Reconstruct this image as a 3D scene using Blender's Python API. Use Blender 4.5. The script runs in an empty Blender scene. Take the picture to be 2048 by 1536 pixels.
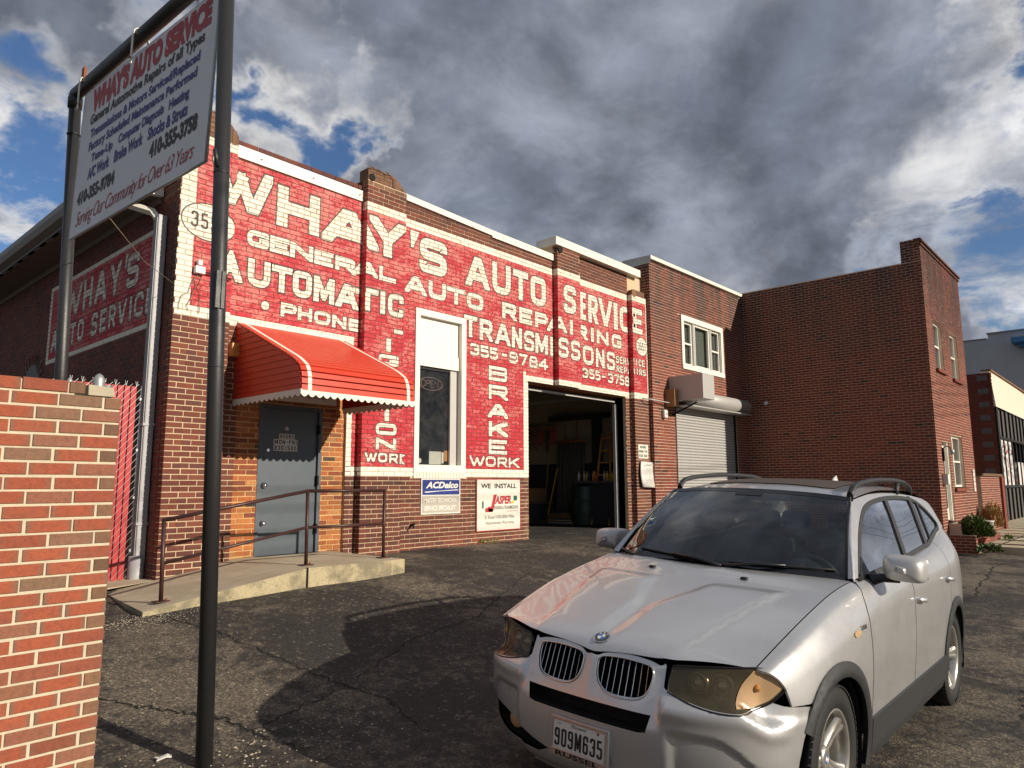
import bpy, bmesh, math, random
import numpy as np
from mathutils import Vector, Matrix
from mathutils.geometry import delaunay_2d_cdt
random.seed(7)
rnd = random.Random(11)
S = bpy.context.scene
COL = S.collection
PI = math.pi

# ---------------------------------------------------------------- camera
YAW, PITCH, ROLL = 0.836658, 0.140144, -0.003054
cy_, sy_, cp_, sp_ = math.cos(YAW), math.sin(YAW), math.cos(PITCH), math.sin(PITCH)
fwd = Vector((sy_ * cp_, cy_ * cp_, sp_)); rgt = Vector((cy_, -sy_, 0)); upv = rgt.cross(fwd)
c_, s_ = math.cos(ROLL), math.sin(ROLL)
rx, ux = c_ * rgt + s_ * upv, -s_ * rgt + c_ * upv
cam_d = bpy.data.cameras.new('camera'); cam = bpy.data.objects.new('camera', cam_d); COL.objects.link(cam)
M3 = Matrix((rx, ux, -fwd)).transposed()
cam.matrix_world = Matrix.Translation((0, 0, 1.6)) @ M3.to_4x4()
cam_d.sensor_width = 36.0; cam_d.lens = 36.0 * 1426.7 / 2048.0
cam_d.clip_start = 0.05; cam_d.clip_end = 3000
S.camera = cam

# ---------------------------------------------------------------- light
SUN_DIR = Vector((0.39, -1.55, 0.625)).normalized()          # towards the sun
EL = math.asin(SUN_DIR.z); AZ = math.atan2(SUN_DIR.x, SUN_DIR.y)
sun_d = bpy.data.lights.new('sun', 'SUN'); sun = bpy.data.objects.new('sun', sun_d); COL.objects.link(sun)
sun_d.energy = 4.9; sun_d.angle = math.radians(0.5); sun_d.color = (1.0, 0.885, 0.735)
sun.rotation_euler = SUN_DIR.to_track_quat('Z', 'Y').to_euler()
sun.location = (5, -20, 12)
S.view_settings.view_transform = 'Standard'; S.view_settings.look = 'None'
S.view_settings.exposure = 0.10; S.view_settings.gamma = 1.0
S.view_settings.use_curve_mapping = False
S.render.engine = 'CYCLES'
S.cycles.max_bounces = 8; S.cycles.transparent_max_bounces = 12; S.cycles.use_denoising = True

W = bpy.data.worlds.new("World"); S.world = W; W.use_nodes = True
nt = W.node_tree; nt.nodes.clear()
class NB:
    """tiny node builder"""
    def __init__(s, t): s.t = t
    def n(s, kind, **k):
        nd = s.t.nodes.new(kind)
        for a, v in k.items():
            if a == 'ins':
                for key, val in v.items():
                    if hasattr(val, 'is_output') or isinstance(val, bpy.types.NodeSocket): s.t.links.new(val, nd.inputs[key])
                    else: nd.inputs[key].default_value = val
            else: setattr(nd, a, v)
        return nd
    def m(s, op, a, b=None, c=None, clamp=False):
        nd = s.t.nodes.new('ShaderNodeMath'); nd.operation = op; nd.use_clamp = clamp
        for i, v in enumerate((a, b, c)):
            if v is None: continue
            if isinstance(v, bpy.types.NodeSocket): s.t.links.new(v, nd.inputs[i])
            else: nd.inputs[i].default_value = v
        return nd.outputs[0]
    def v(s, op, a, b=None, out=0):
        nd = s.t.nodes.new('ShaderNodeVectorMath'); nd.operation = op
        for i, v in enumerate((a, b)):
            if v is None: continue
            if isinstance(v, bpy.types.NodeSocket): s.t.links.new(v, nd.inputs[i])
            else: nd.inputs[i].default_value = v
        return nd.outputs[out]
    def smooth(s, x, lo, hi, a=0.0, b=1.0):
        nd = s.t.nodes.new('ShaderNodeMapRange'); nd.interpolation_type = 'SMOOTHSTEP'
        s.t.links.new(x, nd.inputs[0])
        for i, v in zip((1, 2, 3, 4), (lo, hi, a, b)): nd.inputs[i].default_value = v
        return nd.outputs[0]
    def mix(s, f, a, b, mode='MIX'):
        nd = s.t.nodes.new('ShaderNodeMix'); nd.data_type = 'RGBA'; nd.blend_type = mode
        for i, v in ((0, f), (6, a), (7, b)):
            if isinstance(v, bpy.types.NodeSocket): s.t.links.new(v, nd.inputs[i])
            elif i == 0: nd.inputs[0].default_value = v
            else: nd.inputs[i].default_value = (v[0], v[1], v[2], 1)
        return nd.outputs[2]
    def noise(s, vec, scale, detail=4, rough=.55, dist=0.0, dim='3D', out=0):
        nd = s.t.nodes.new('ShaderNodeTexNoise'); nd.noise_dimensions = dim
        if vec is not None: s.t.links.new(vec, nd.inputs['Vector'])
        nd.inputs['Scale'].default_value = scale; nd.inputs['Detail'].default_value = detail
        nd.inputs['Roughness'].default_value = rough; nd.inputs['Distortion'].default_value = dist
        return nd.outputs[out]
w = NB(nt)
sky = w.n('ShaderNodeTexSky', sky_type='NISHITA', sun_disc=False, sun_elevation=EL, sun_rotation=AZ, altitude=30, air_density=1.0, dust_density=1.2, ozone_density=2.0)
tc = w.n('ShaderNodeTexCoord').outputs['Generated']
d = w.v('NORMALIZE', tc)
sep = w.n('ShaderNodeSeparateXYZ', ins={0: d})
zc = w.m('MAXIMUM', sep.outputs[2], 0.0)
den = w.m('ADD', zc, 0.30)
px = w.m('DIVIDE', sep.outputs[0], den); py = w.m('DIVIDE', sep.outputs[1], den)
pv = w.n('ShaderNodeCombineXYZ', ins={0: px, 1: py, 2: 0.0}).outputs[0]
pv = w.v('ADD', pv, (3.1, 1.7, 0.0))
warp = w.noise(pv, 1.9, 3, .5, out=1)
pv2 = w.v('ADD', pv, w.v('MULTIPLY', w.v('SUBTRACT', warp, (.5, .5, .5)), (.22, .22, .0)))
n1 = w.noise(pv2, 1.15, 10, .55)
n2 = w.noise(pv2, 4.2, 8, .62)
# blue gaps: directions in the sky where the deck is broken
dw = w.v('NORMALIZE', w.v('ADD', d, w.v('MULTIPLY', w.v('SUBTRACT', w.noise(d, 5.5, 5, .6, out=1), (.5, .5, .5)), (.42, .42, .42))))
def gap(x, y, r0, r1):
    vx = (x - 1024) / 1426.7; vy = -(y - 768) / 1426.7
    g = (rx * vx + ux * vy + fwd).normalized()
    dt = w.v('DOT_PRODUCT', dw, (g.x, g.y, g.z), out=1)
    return w.smooth(dt, math.cos(r1), math.cos(r0))
gaps = None
for g in ((60, 300, .03, .15), (10, 480, .02, .12), (590, 245, .02, .11), (700, 240, .0, .08), (1960, 480, .05, .16), (2080, 420, .04, .16), (2000, 590, .03, .12), (2060, 120, .0, .10), (350, 0, .0, .08)):
    q = gap(*g); gaps = q if gaps is None else w.m('MAXIMUM', gaps, q)
band = w.smooth(sep.outputs[2], 0.0, 0.42, 0.10, 0.0)
dens = w.m('ADD', w.m('MULTIPLY', n1, 1.15), w.m('MULTIPLY', n2, .42))
gaps = w.m('MULTIPLY', gaps, w.smooth(w.noise(pv2, 3.4, 7, .6), .36, .60, .35, 1.0))
dens = w.m('SUBTRACT', w.m('ADD', dens, .10), w.m('MULTIPLY', gaps, .44))
mask = w.smooth(dens, .50, .66)
thick = w.smooth(dens, .60, .86)
lump = w.noise(pv2, 2.6, 9, .60)
lit = w.smooth(lump, .40, .64)
# lower, puffier clouds close to the horizon are brighter
bright = w.mix(lit, (.42, .46, .55), (.90, .89, .88))
darkc = w.mix(lit, (.205, .235, .30), (.36, .395, .475))
cloud = w.mix(thick, bright, darkc)
ra = w.noise(pv2, 2.1, 8, .56); rb = w.noise(w.v('ADD', pv2, (-.045, .075, 0)), 2.1, 8, .56)
rel = w.m('ADD', 1.0, w.m('MULTIPLY', w.m('SUBTRACT', ra, rb), 2.9))
cloud = w.v('MULTIPLY', cloud, w.n('ShaderNodeCombineXYZ', ins={0: rel, 1: rel, 2: rel}).outputs[0])
cloud = w.v('MAXIMUM', cloud, (.13, .15, .20))
cloud = w.mix(w.smooth(sep.outputs[2], .0, .22, .5, 0.0), cloud, (.62, .64, .66))
SKYK = 0.07
cl = w.v('MULTIPLY', cloud, (1 / .10 * 1.08,) * 3)
nis = w.mix(1.0, sky.outputs[0], (.86, 1.08, 1.38), 'MULTIPLY')
final = w.mix(mask, nis, cl)
bg = w.n('ShaderNodeBackground', ins={0: final, 1: SKYK})
out = w.n('ShaderNodeOutputWorld', ins={0: bg.outputs[0]})

# ---------------------------------------------------------------- materials
MATS = {}
def newmat(name):
    m = bpy.data.materials.new(name); m.use_nodes = True
    t = m.node_tree; t.nodes.clear(); b = NB(t)
    p = b.n('ShaderNodeBsdfPrincipled'); o = b.n('ShaderNodeOutputMaterial', ins={0: p.outputs[0]})
    MATS[name] = m
    return m, b, p, o
def geo_rand(b):
    g = b.n('ShaderNodeNewGeometry'); oi = b.n('ShaderNodeObjectInfo')
    return b.m('FRACT', b.m('ADD', g.outputs['Random Per Island'], oi.outputs['Random'])), g.outputs['Position']
def bump(b, p, h, strength=.3, dist=.01):
    bp = b.n('ShaderNodeBump', ins={'Height': h, 'Strength': strength, 'Distance': dist})
    b.t.links.new(bp.outputs[0], p.inputs['Normal'])
def ramp(b, f, stops):
    r = b.n('ShaderNodeValToRGB', ins={0: f}); e = r.color_ramp.elements
    while len(e) < len(stops): e.new(.5)
    for el, (pos, c) in zip(e, stops): el.position = pos; el.color = (*c, 1)
    return r.outputs[0]
def plain(name, col, rough=.6, metal=0.0, var=.12, nscale=8, bmp=.0, bscale=60, coat=0, spec=.5):
    m, b, p, o = newmat(name)
    pos = b.n('ShaderNodeTexCoord').outputs['Object']
    n = b.noise(pos, nscale, 6, .65)
    k = b.m('ADD', b.m('MULTIPLY', n, 2 * var), 1 - var)
    c = b.v('MULTIPLY', b.n('ShaderNodeCombineXYZ', ins={0: k, 1: k, 2: k}).outputs[0], tuple(col))
    b.t.links.new(c, p.inputs['Base Color'])
    p.inputs['Roughness'].default_value = rough; p.inputs['Metallic'].default_value = metal
    p.inputs['Coat Weight'].default_value = coat; p.inputs['Specular IOR Level'].default_value = spec
    b.t.links.new(b.m('ADD', b.m('MULTIPLY', b.noise(pos, nscale * 2.3, 4), .2), rough - .1), p.inputs['Roughness'])
    if bmp: bump(b, p, b.noise(pos, bscale, 5, .6), bmp, .004)
    return m
def brick_mat(name, stops, stain=(.03, .02, .017), stain_amt=.5, stscale=.9, bmp=.5, top_dirt_shade=None):
    m, b, p, o = newmat(name)
    r, pos = geo_rand(b)
    c = ramp(b, r, stops)
    n = b.noise(pos, 38, 6, .7)
    c = b.mix(b.smooth(n, .35, .75, 0, .35), c, (.03, .018, .012))
    big = b.noise(pos, stscale, 5, .6)
    c = b.mix(b.smooth(big, .46, .72, 0, stain_amt), c, stain)
    if top_dirt_shade:  # streaky dirt towards the top, strengthened to darken the shaded wing wall
        z0, z1, amt = top_dirt_shade
        sz = b.n('ShaderNodeSeparateXYZ', ins={0: pos})
        st = b.n('ShaderNodeCombineXYZ', ins={0: b.m('MULTIPLY', sz.outputs[0], 2.2), 1: b.m('MULTIPLY', sz.outputs[1], 2.2), 2: b.m('MULTIPLY', sz.outputs[2], .25)}).outputs[0]
        f = b.m('MULTIPLY', b.smooth(sz.outputs[2], z0, z1), b.smooth(b.noise(st, 1.6, 5, .6), .3, .65, .15, amt))
        c = b.mix(f, c, (.035, .022, .02))
    b.t.links.new(c, p.inputs['Base Color']); p.inputs['Roughness'].default_value = .88
    bump(b, p, b.m('ADD', b.noise(pos, 95, 5, .7), b.m('MULTIPLY', b.noise(pos, 300, 3), .5)), bmp, .004)
    return m
brick_mat('brick_garage', [(0, (.145, .042, .028)), (.3, (.19, .055, .033)), (.55, (.125, .044, .036)), (.8, (.23, .065, .035)), (1, (.11, .042, .036))])
brick_mat('brick_orange', [(0, (.42, .12, .035)), (.35, (.50, .19, .06)), (.6, (.30, .075, .03)), (.8, (.20, .06, .035)), (.93, (.55, .26, .10)), (1, (.05, .04, .035))], stain_amt=.15)
brick_mat('brick_new', [(0, (.20, .046, .026)), (.45, (.245, .058, .031)), (.75, (.17, .040, .025)), (.93, (.29, .075, .036)), (.985, (.06, .03, .022)), (1, (.05, .03, .022))], stain_amt=.3, top_dirt_shade=(3.2, 7.0, .88))
m = brick_mat('brick_pier', [(0, (.36, .088, .042)), (.45, (.42, .108, .05)), (.70, (.32, .08, .042)), (.88, (.31, .13, .08)), (.95, (.24, .145, .085)), (.975, (.40, .10, .045)), (1, (.065, .05, .042))], stain=(.18, .13, .09), stain_amt=.25, stscale=3, bmp=1.0)
# kiln flashed greyish ends and edges on each brick
b = NB(m.node_tree); pr_ = [n for n in m.node_tree.nodes if n.type == 'BSDF_PRINCIPLED'][0]
src = pr_.inputs['Base Color'].links[0].from_socket
ge = b.n('ShaderNodeSeparateXYZ', ins={0: b.n('ShaderNodeTexCoord').outputs['Generated']})
ee = b.m('ABSOLUTE', b.m('SUBTRACT', ge.outputs[0], .5)); ez = b.m('ABSOLUTE', b.m('SUBTRACT', ge.outputs[2], .5))
wp = b.m('MULTIPLY', b.m('SUBTRACT', b.noise(b.n('ShaderNodeNewGeometry').outputs['Position'], 22, 5, .7), .5), .30)
oi_ = b.n('ShaderNodeObjectInfo').outputs['Random']
fe = b.m('MULTIPLY', b.m('MAXIMUM', b.smooth(b.m('ADD', ee, wp), .33, .50), b.m('MULTIPLY', b.smooth(b.m('ADD', ez, wp), .40, .52), .55)), b.smooth(oi_, .1, .9, .25, .8))
speck = b.noise(b.n('ShaderNodeNewGeometry').outputs['Position'], 240, 3, .8)
c = b.mix(fe, src, (.17, .12, .085)); c = b.mix(b.smooth(speck, .56, .70, 0, .6), c, (.10, .03, .02))
b.t.links.new(c, pr_.inputs['Base Color'])
brick_mat('brick_brown', [(0, (.20, .10, .06)), (.5, (.25, .13, .07)), (1, (.16, .085, .05))], stain_amt=.4)
brick_mat('brick_store', [(0, (.16, .035, .02)), (.6, (.2, .045, .026)), (1, (.10, .03, .02))], stain_amt=.3)
plain('limestone', (.42, .37, .27), .9, var=.2, nscale=14, bmp=.6)
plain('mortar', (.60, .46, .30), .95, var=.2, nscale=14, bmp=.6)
plain('mortar_warm', (.62, .40, .18), .95, var=.2, nscale=14, bmp=.6)
plain('mortar_new', (.60, .46, .34), .95, var=.2, nscale=9, bmp=.5)
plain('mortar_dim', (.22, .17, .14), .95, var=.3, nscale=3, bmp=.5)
plain('mortar_pier', (.58, .51, .37), .95, var=.22, nscale=18, bmp=1.0, bscale=120)
def paint(name, base, worn, amt, cov=(.5, .7), under=(.16, .06, .045)):
    m, b, p, o = newmat(name)
    r, pos = geo_rand(b)
    sz = b.n('ShaderNodeSeparateXYZ', ins={0: pos})
    st = b.n('ShaderNodeCombineXYZ', ins={0: sz.outputs[0], 1: sz.outputs[1], 2: b.m('MULTIPLY', sz.outputs[2], 2.1)}).outputs[0]
    n = b.m('ADD', b.noise(st, 2.1, 5, .68), b.m('MULTIPLY', b.m('SUBTRACT', b.noise(st, 19, 7, .8), .5), 1.5))
    n = b.m('ADD', n, b.m('MULTIPLY', b.m('SUBTRACT', r, .5), .10))
    n = b.m('ADD', n, b.smooth(sz.outputs[2], 2.0, 5.6, -.07, .05))
    c = b.mix(b.smooth(n, cov[0], cov[1], 0, amt), base, worn)
    fl = b.noise(pos, 42, 5, .8)
    c = b.mix(b.smooth(fl, .66, .72, 0, .7), c, under)
    c = b.mix(b.smooth(b.noise(pos, 5.0, 5, .7), .5, .8, 0, .25), c, (base[0] * .6, base[1] * .5, base[2] * .45))
    b.t.links.new(c, p.inputs['Base Color']); p.inputs['Roughness'].default_value = .7
    bump(b, p, b.noise(pos, 90, 5, .7), .5, .004)
    return m
paint('paint_red', (.46, .011, .026), (.60, .20, .17), .95, (.44, .66))
paint('paint_red_joint_shade', (.22, .02, .02), (.34, .13, .10), .6, (.5, .7))  # darker copy of the red: shadow in the joints put into the colour
paint('paint_cream', (.78, .745, .63), (.62, .55, .41), .7, (.5, .75), under=(.34, .22, .15))
paint('paint_cream_joint_shade', (.52, .47, .36), (.26, .21, .15), .8, (.45, .65))  # darker copy of the cream, joint shadow included in the colour
paint('paint_black', (.045, .04, .032), (.16, .10, .07), .6, (.5, .7))
plain('mirror_silver', (.56, .56, .55), .42, .55, var=.05)
# asphalt
m, b, p, o = newmat('asphalt')
pos = b.n('ShaderNodeNewGeometry').outputs['Position']
v1 = b.n('ShaderNodeTexVoronoi', ins={'Vector': pos, 'Scale': 85.0}).outputs[0 + 1]
gr = b.n('ShaderNodeSeparateColor', ins={0: v1}).outputs[0]
agg = b.smooth(gr, .80, 1.0)
ag2 = b.smooth(b.n('ShaderNodeSeparateColor', ins={0: b.n('ShaderNodeTexVoronoi', ins={'Vector': pos, 'Scale': 38.0}).outputs[1]}).outputs[1], .93, 1.0)
wear = b.smooth(b.m('ADD', b.noise(pos, .62, 6, .66), b.m('MULTIPLY', b.m('SUBTRACT', b.noise(pos, 9, 5, .7), .5), .5)), .44, .64)
fine = b.noise(pos, 60, 5, .75)
base = b.mix(b.smooth(fine, .3, .75), (.014, .013, .0125), (.052, .046, .040))
worn = b.mix(b.smooth(fine, .35, .7), (.045, .038, .030), (.26, .215, .155))
c = b.mix(wear, base, worn)
c = b.mix(b.m('MULTIPLY', agg, b.m('ADD', b.m('MULTIPLY', wear, .6), .12)), c, (.42, .35, .25))
c = b.mix(b.m('MULTIPLY', ag2, .28), c, (.5, .43, .32))
c = b.mix(b.smooth(b.noise(pos, .8, 3, .5, 1.0), .56, .70, 0, .6), c, (.014, .012, .011))
b.t.links.new(c, p.inputs['Base Color']); p.inputs['Roughness'].default_value = .82
hgt = b.m('ADD', b.m('MULTIPLY', b.noise(pos, 90, 5, .7), 1.0), b.m('MULTIPLY', b.noise(pos, 14, 5, .65), 1.2))
bump(b, p, hgt, .9, .012)
m, b, p, o = newmat('concrete')
pos = b.n('ShaderNodeNewGeometry').outputs['Position']
n = b.noise(pos, 2.2, 7, .65)
c = b.mix(b.smooth(n, .35, .7), (.42, .35, .24), (.54, .47, .34))
c = b.mix(b.smooth(b.noise(pos, 22, 6, .8), .56, .70, 0, .55), c, (.17, .15, .10))
c = b.mix(b.smooth(b.noise(pos, 120, 4, .8), .58, .72, 0, .5), c, (.62, .56, .44))
b.t.links.new(c, p.inputs['Base Color']); p.inputs['Roughness'].default_value = .9
bump(b, p, b.m('ADD', b.noise(pos, 70, 6, .75), b.noise(pos, 8, 4)), .5, .01)
m, b, p, o = newmat('concrete_side')
pos = b.n('ShaderNodeNewGeometry').outputs['Position']
c = b.mix(b.smooth(b.noise(pos, 3.2, 7, .7), .38, .6), (.52, .44, .27), (.26, .225, .15))
c = b.mix(b.smooth(b.noise(pos, 55, 6, .8), .5, .66, 0, .6), c, (.10, .085, .05))
b.t.links.new(c, p.inputs['Base Color']); p.inputs['Roughness'].default_value = .92
bump(b, p, b.noise(pos, 60, 6, .75), .9, .012)
plain('white_metal', (.78, .74, .64), .45, var=.06, nscale=3)
plain('white_paint', (.80, .77, .68), .5, var=.05, nscale=5)
plain('white_plastic', (.72, .70, .66), .45, var=.05)
plain('grey_metal', (.46, .45, .43), .5, .2, var=.08)
plain('galvanised', (.40, .42, .42), .45, .55, var=.15, nscale=12)
plain('downspout_paint', (.38, .38, .39), .5, 0, var=.1)
plain('soffit_brown', (.20, .15, .12), .7, var=.1)
plain('fascia_grey', (.30, .29, .28), .6, var=.15)
plain('black_pipe', (.022, .022, .023), .42, .0, var=.3, nscale=30, bmp=.35, bscale=140, spec=.6)
plain('rail_brown', (.060, .026, .022), .45, .2, var=.35, nscale=18, bmp=.3)
plain('rust', (.26, .08, .03), .8, var=.3, nscale=30)
plain('door_grey', (.075, .095, .115), .45, var=.10, nscale=3, bmp=.1, bscale=30)
plain('awning_red', (.60, .050, .020), .38, var=.10, nscale=2.2, spec=.5)
plain('awning_white', (.78, .73, .62), .5, var=.08)
plain('board_white', (.74, .71, .62), .5, var=.06, nscale=4)
plain('board_sign', (.72, .73, .74), .45, var=.10, nscale=3)
plain('sign_blue', (.018, .035, .20), .4, var=.06)
plain('ink_blue', (.035, .045, .22), .5, var=.1)
plain('ink_red', (.42, .030, .035), .5, var=.12)
plain('ink_black', (.012, .012, .012), .5, var=.1)
plain('ink_grey', (.30, .29, .27), .6, var=.1)
plain('ink_white', (.80, .78, .72), .5, var=.05)
plain('ink_green', (.01, .12, .06), .5)
plain('ink_yellow', (.70, .45, .03), .5)
plain('sign_silver', (.46, .42, .35), .45, var=.05)
plain('chrome', (.75, .75, .75), .12, 1.0, var=.03)
plain('steel', (.55, .53, .50), .3, .9, var=.1)
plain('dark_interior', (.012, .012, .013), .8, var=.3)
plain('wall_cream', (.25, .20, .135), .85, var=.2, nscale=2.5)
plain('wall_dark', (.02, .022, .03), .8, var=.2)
plain('rubber', (.012, .0115, .011), .75, var=.3, nscale=25, bmp=.3)
plain('hose_grey', (.075, .065, .055), .75, var=.4, nscale=10)
plain('ladder_yellow', (.48, .23, .03), .6, var=.15)
plain('drum_green', (.008, .030, .020), .5, var=.2)
plain('cardboard', (.22, .12, .05), .85, var=.15)
plain('wood', (.32, .17, .07), .7, var=.2)
plain('amber', (.62, .27, .06), .4, var=.12)
plain('slat_red', (.42, .022, .022), .55, var=.14, nscale=10)
plain('blue_paint', (.05, .20, .42), .5)
plain('store_grey', (.11, .10, .09), .4, var=.15)
plain('poster_paper', (.62, .60, .58), .6, var=.1)
plain('terracotta', (.30, .095, .055), .75, var=.15)
plain('stucco_grey', (.44, .45, .47), .9, var=.22, nscale=.7, bmp=.4, bscale=20)
plain('stucco_cream', (.68, .60, .48), .85, var=.12, nscale=.8, bmp=.3, bscale=14)
plain('soil', (.04, .028, .018), .95)
plain('neon_tube', (.42, .26, .22), .35, var=.05)
plain('curtain', (.36, .36, .33), .9, var=.3, nscale=20)
plain('screen_grey', (.27, .25, .22), .8, var=.08)
plain('window_dark', (.02, .022, .022), .5)
plain('plastic_dark', (.026, .027, .029), .55, var=.15, nscale=12, bmp=.2, bscale=200)
plain('trim_black', (.014, .014, .015), .35, var=.1)
plain('seat_cloth', (.035, .035, .038), .85, var=.2)
plain('rim_silver', (.52, .50, .46), .32, .8, var=.08)
plain('plate_white', (.68, .67, .62), .4, var=.08, nscale=30)
plain('bmw_blue', (.03, .16, .55), .3)
plain('gloss_black', (.008, .008, .009), .12, coat=.5)
plain('sunroof', (.085, .062, .045), .45, var=.45, nscale=45)
plain('leaf_dark', (.045, .075, .012), .6, var=.5, nscale=3)
plain('leaf_bright', (.10, .17, .02), .6, var=.4, nscale=3)
plain('straw', (.34, .20, .07), .8, var=.4, nscale=20)
plain('tar_black', (.006, .006, .006), .9)
plain('pebble', (.42, .36, .27), .9, var=.4, nscale=3)
plain('lens_white', (.50, .33, .18), .25, var=.1)
m, b, p, o = newmat('foliage')
r, pos = geo_rand(b)
c = ramp(b, r, [(0, (.03, .055, .010)), (.5, (.06, .10, .018)), (.85, (.11, .16, .03)), (1, (.17, .15, .04))])
b.t.links.new(c, p.inputs['Base Color']); p.inputs['Roughness'].default_value = .55
# car paint
m, b, p, o = newmat('car_silver')
pos = b.n('ShaderNodeTexCoord').outputs['Object']
fl = b.noise(pos, 900, 2, .5)
c = b.mix(fl, (.56, .56, .56), (.76, .76, .75))
dirt = b.smooth(b.noise(pos, 3.5, 6, .7), .5, .8, 0, .25)
c = b.mix(dirt, c, (.36, .34, .29))
b.t.links.new(c, p.inputs['Base Color'])
p.inputs['Metallic'].default_value = .72
b.t.links.new(b.m('ADD', b.m('MULTIPLY', b.noise(pos, 6, 5, .7), .14), .30), p.inputs['Roughness'])
p.inputs['Coat Weight'].default_value = .75; p.inputs['Coat Roughness'].default_value = .05
def glass(name, tint, refl_boost=1.0, rough=0.0, ior=1.5, haze=0.0):
    m = bpy.data.materials.new(name); m.use_nodes = True; t = m.node_tree; t.nodes.clear(); b = NB(t); MATS[name] = m
    tr = b.n('ShaderNodeBsdfTransparent', ins={0: (*tint, 1)})
    gl = b.n('ShaderNodeBsdfGlossy', ins={0: (1, 1, 1, 1), 1: rough})
    fr = b.n('ShaderNodeFresnel', ins={0: ior}).outputs[0]
    f = b.m('MULTIPLY', fr, refl_boost, clamp=True)
    mx = b.n('ShaderNodeMixShader', ins={0: f, 1: tr.outputs[0], 2: gl.outputs[0]})
    outp = mx.outputs[0]
    if haze:
        df = b.n('ShaderNodeBsdfDiffuse', ins={0: (.35, .33, .28, 1)})
        pos = b.n('ShaderNodeTexCoord').outputs['Object']
        hz = b.m('MULTIPLY', b.smooth(b.noise(pos, 4, 6, .7), .3, .8), haze)
        outp = b.n('ShaderNodeMixShader', ins={0: hz, 1: outp, 2: df.outputs[0]}).outputs[0]
    b.n('ShaderNodeOutputMaterial', ins={0: outp})
    return m
glass('car_glass', (.52, .58, .55), 2.2)
glass('side_glass', (.34, .38, .37), 3.4)
glass('shop_glass', (.72, .74, .72), 1.6, haze=.10)
glass('house_glass', (.55, .6, .58), 1.6)
# headlight lens: yellowed, hazy plastic
m, b, p, o = newmat('lens_hazy')
pos = b.n('ShaderNodeTexCoord').outputs['Object']
c = b.mix(b.smooth(b.noise(pos, 5, 4, .6), .3, .7), (.105, .085, .05), (.17, .145, .09))
b.t.links.new(c, p.inputs['Base Color']); p.inputs['Roughness'].default_value = .28
p.inputs['Coat Weight'].default_value = .6; p.inputs['Coat Roughness'].default_value = .1
tr = b.n('ShaderNodeBsdfTransparent', ins={0: (.75, .66, .48, 1)})
mx = b.n('ShaderNodeMixShader', ins={0: .42, 1: tr.outputs[0], 2: p.outputs[0]})
b.t.links.new(mx.outputs[0], o.inputs[0])

# ---------------------------------------------------------------- mesh helpers
def mesh_obj(name, V, F, mat, parent=None, smooth=False, fmat=None, kind=None):
    me = bpy.data.meshes.new(name); me.from_pydata([tuple(v) for v in V], [], [tuple(f) for f in F])
    mats = mat if isinstance(mat, (list, tuple)) else [mat]
    for x in mats: me.materials.append(MATS[x])
    if fmat is not None: me.polygons.foreach_set('material_index', fmat)
    if smooth: me.polygons.foreach_set('use_smooth', [True] * len(me.polygons))
    me.update()
    o = bpy.data.objects.new(name, me); COL.objects.link(o)
    if parent is not None: o.parent = parent
    if kind: o['kind'] = kind
    return o
class MB:
    def __init__(s): s.V = []; s.F = []; s.K = []
    def add(s, V, F, k=0):
        n = len(s.V); s.V += [tuple(v) for v in V]; s.F += [tuple(i + n for i in f) for f in F]; s.K += [k] * len(F); return s
    def box(s, a, b, k=0, skip=()):
        (x0, y0, z0), (x1, y1, z1) = a, b
        V = [(x0, y0, z0), (x1, y0, z0), (x1, y1, z0), (x0, y1, z0), (x0, y0, z1), (x1, y0, z1), (x1, y1, z1), (x0, y1, z1)]
        F = {'b': (0, 3, 2, 1), 't': (4, 5, 6, 7), 'f': (0, 1, 5, 4), 'r': (1, 2, 6, 5), 'k': (2, 3, 7, 6), 'l': (3, 0, 4, 7)}
        return s.add(V, [F[i] for i in F if i not in skip], k)
    def tube(s, P, r, n=12, k=0, cap=True, closed=False):
        P = [Vector(p) for p in P]; R = r if isinstance(r, (list, tuple)) else [r] * len(P)
        V = []; F = []; prev = None
        for i, p in enumerate(P):
            if closed: t = P[(i + 1) % len(P)] - P[i - 1]
            else: t = P[min(i + 1, len(P) - 1)] - P[max(i - 1, 0)]
            t.normalize()
            if prev is None:
                u = t.cross(Vector((0, 0, 1)));
                if u.length < .1: u = t.cross(Vector((1, 0, 0)))
            else: u = prev - t * prev.dot(t)
            u.normalize(); prev = u; v = t.cross(u)
            for j in range(n):
                a = 2 * PI * j / n; V.append(p + (u * math.cos(a) + v * math.sin(a)) * R[i])
        m_ = len(P)
        for i in range(m_ if closed else m_ - 1):
            for j in range(n):
                a = i * n + j; b2 = i * n + (j + 1) % n; c2 = ((i + 1) % m_) * n + (j + 1) % n; d2 = ((i + 1) % m_) * n + j
                F.append((a, b2, c2, d2))
        if cap and not closed: F.append(tuple(range(n - 1, -1, -1))); F.append(tuple((m_ - 1) * n + j for j in range(n)))
        return s.add(V, F, k)
    def lathe(s, prof, origin=(0, 0, 0), axis='z', n=24, k=0):
        V = []; F = []
        for (r, h) in prof:
            for j in range(n):
                a = 2 * PI * j / n; c, q = r * math.cos(a), r * math.sin(a)
                p = {'z': (c, q, h), 'y': (c, h, q), 'x': (h, c, q)}[axis]
                V.append(tuple(p[i] + origin[i] for i in range(3)))
        for i in range(len(prof) - 1):
            for j in range(n): F.append((i * n + j, i * n + (j + 1) % n, (i + 1) * n + (j + 1) % n, (i + 1) * n + j))
        return s.add(V, F, k)
    def build(s, name, mat, parent=None, smooth=False, kind=None):
        return mesh_obj(name, s.V, s.F, mat, parent, smooth, s.K if isinstance(mat, (list, tuple)) and len(mat) > 1 else None, kind)
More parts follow.
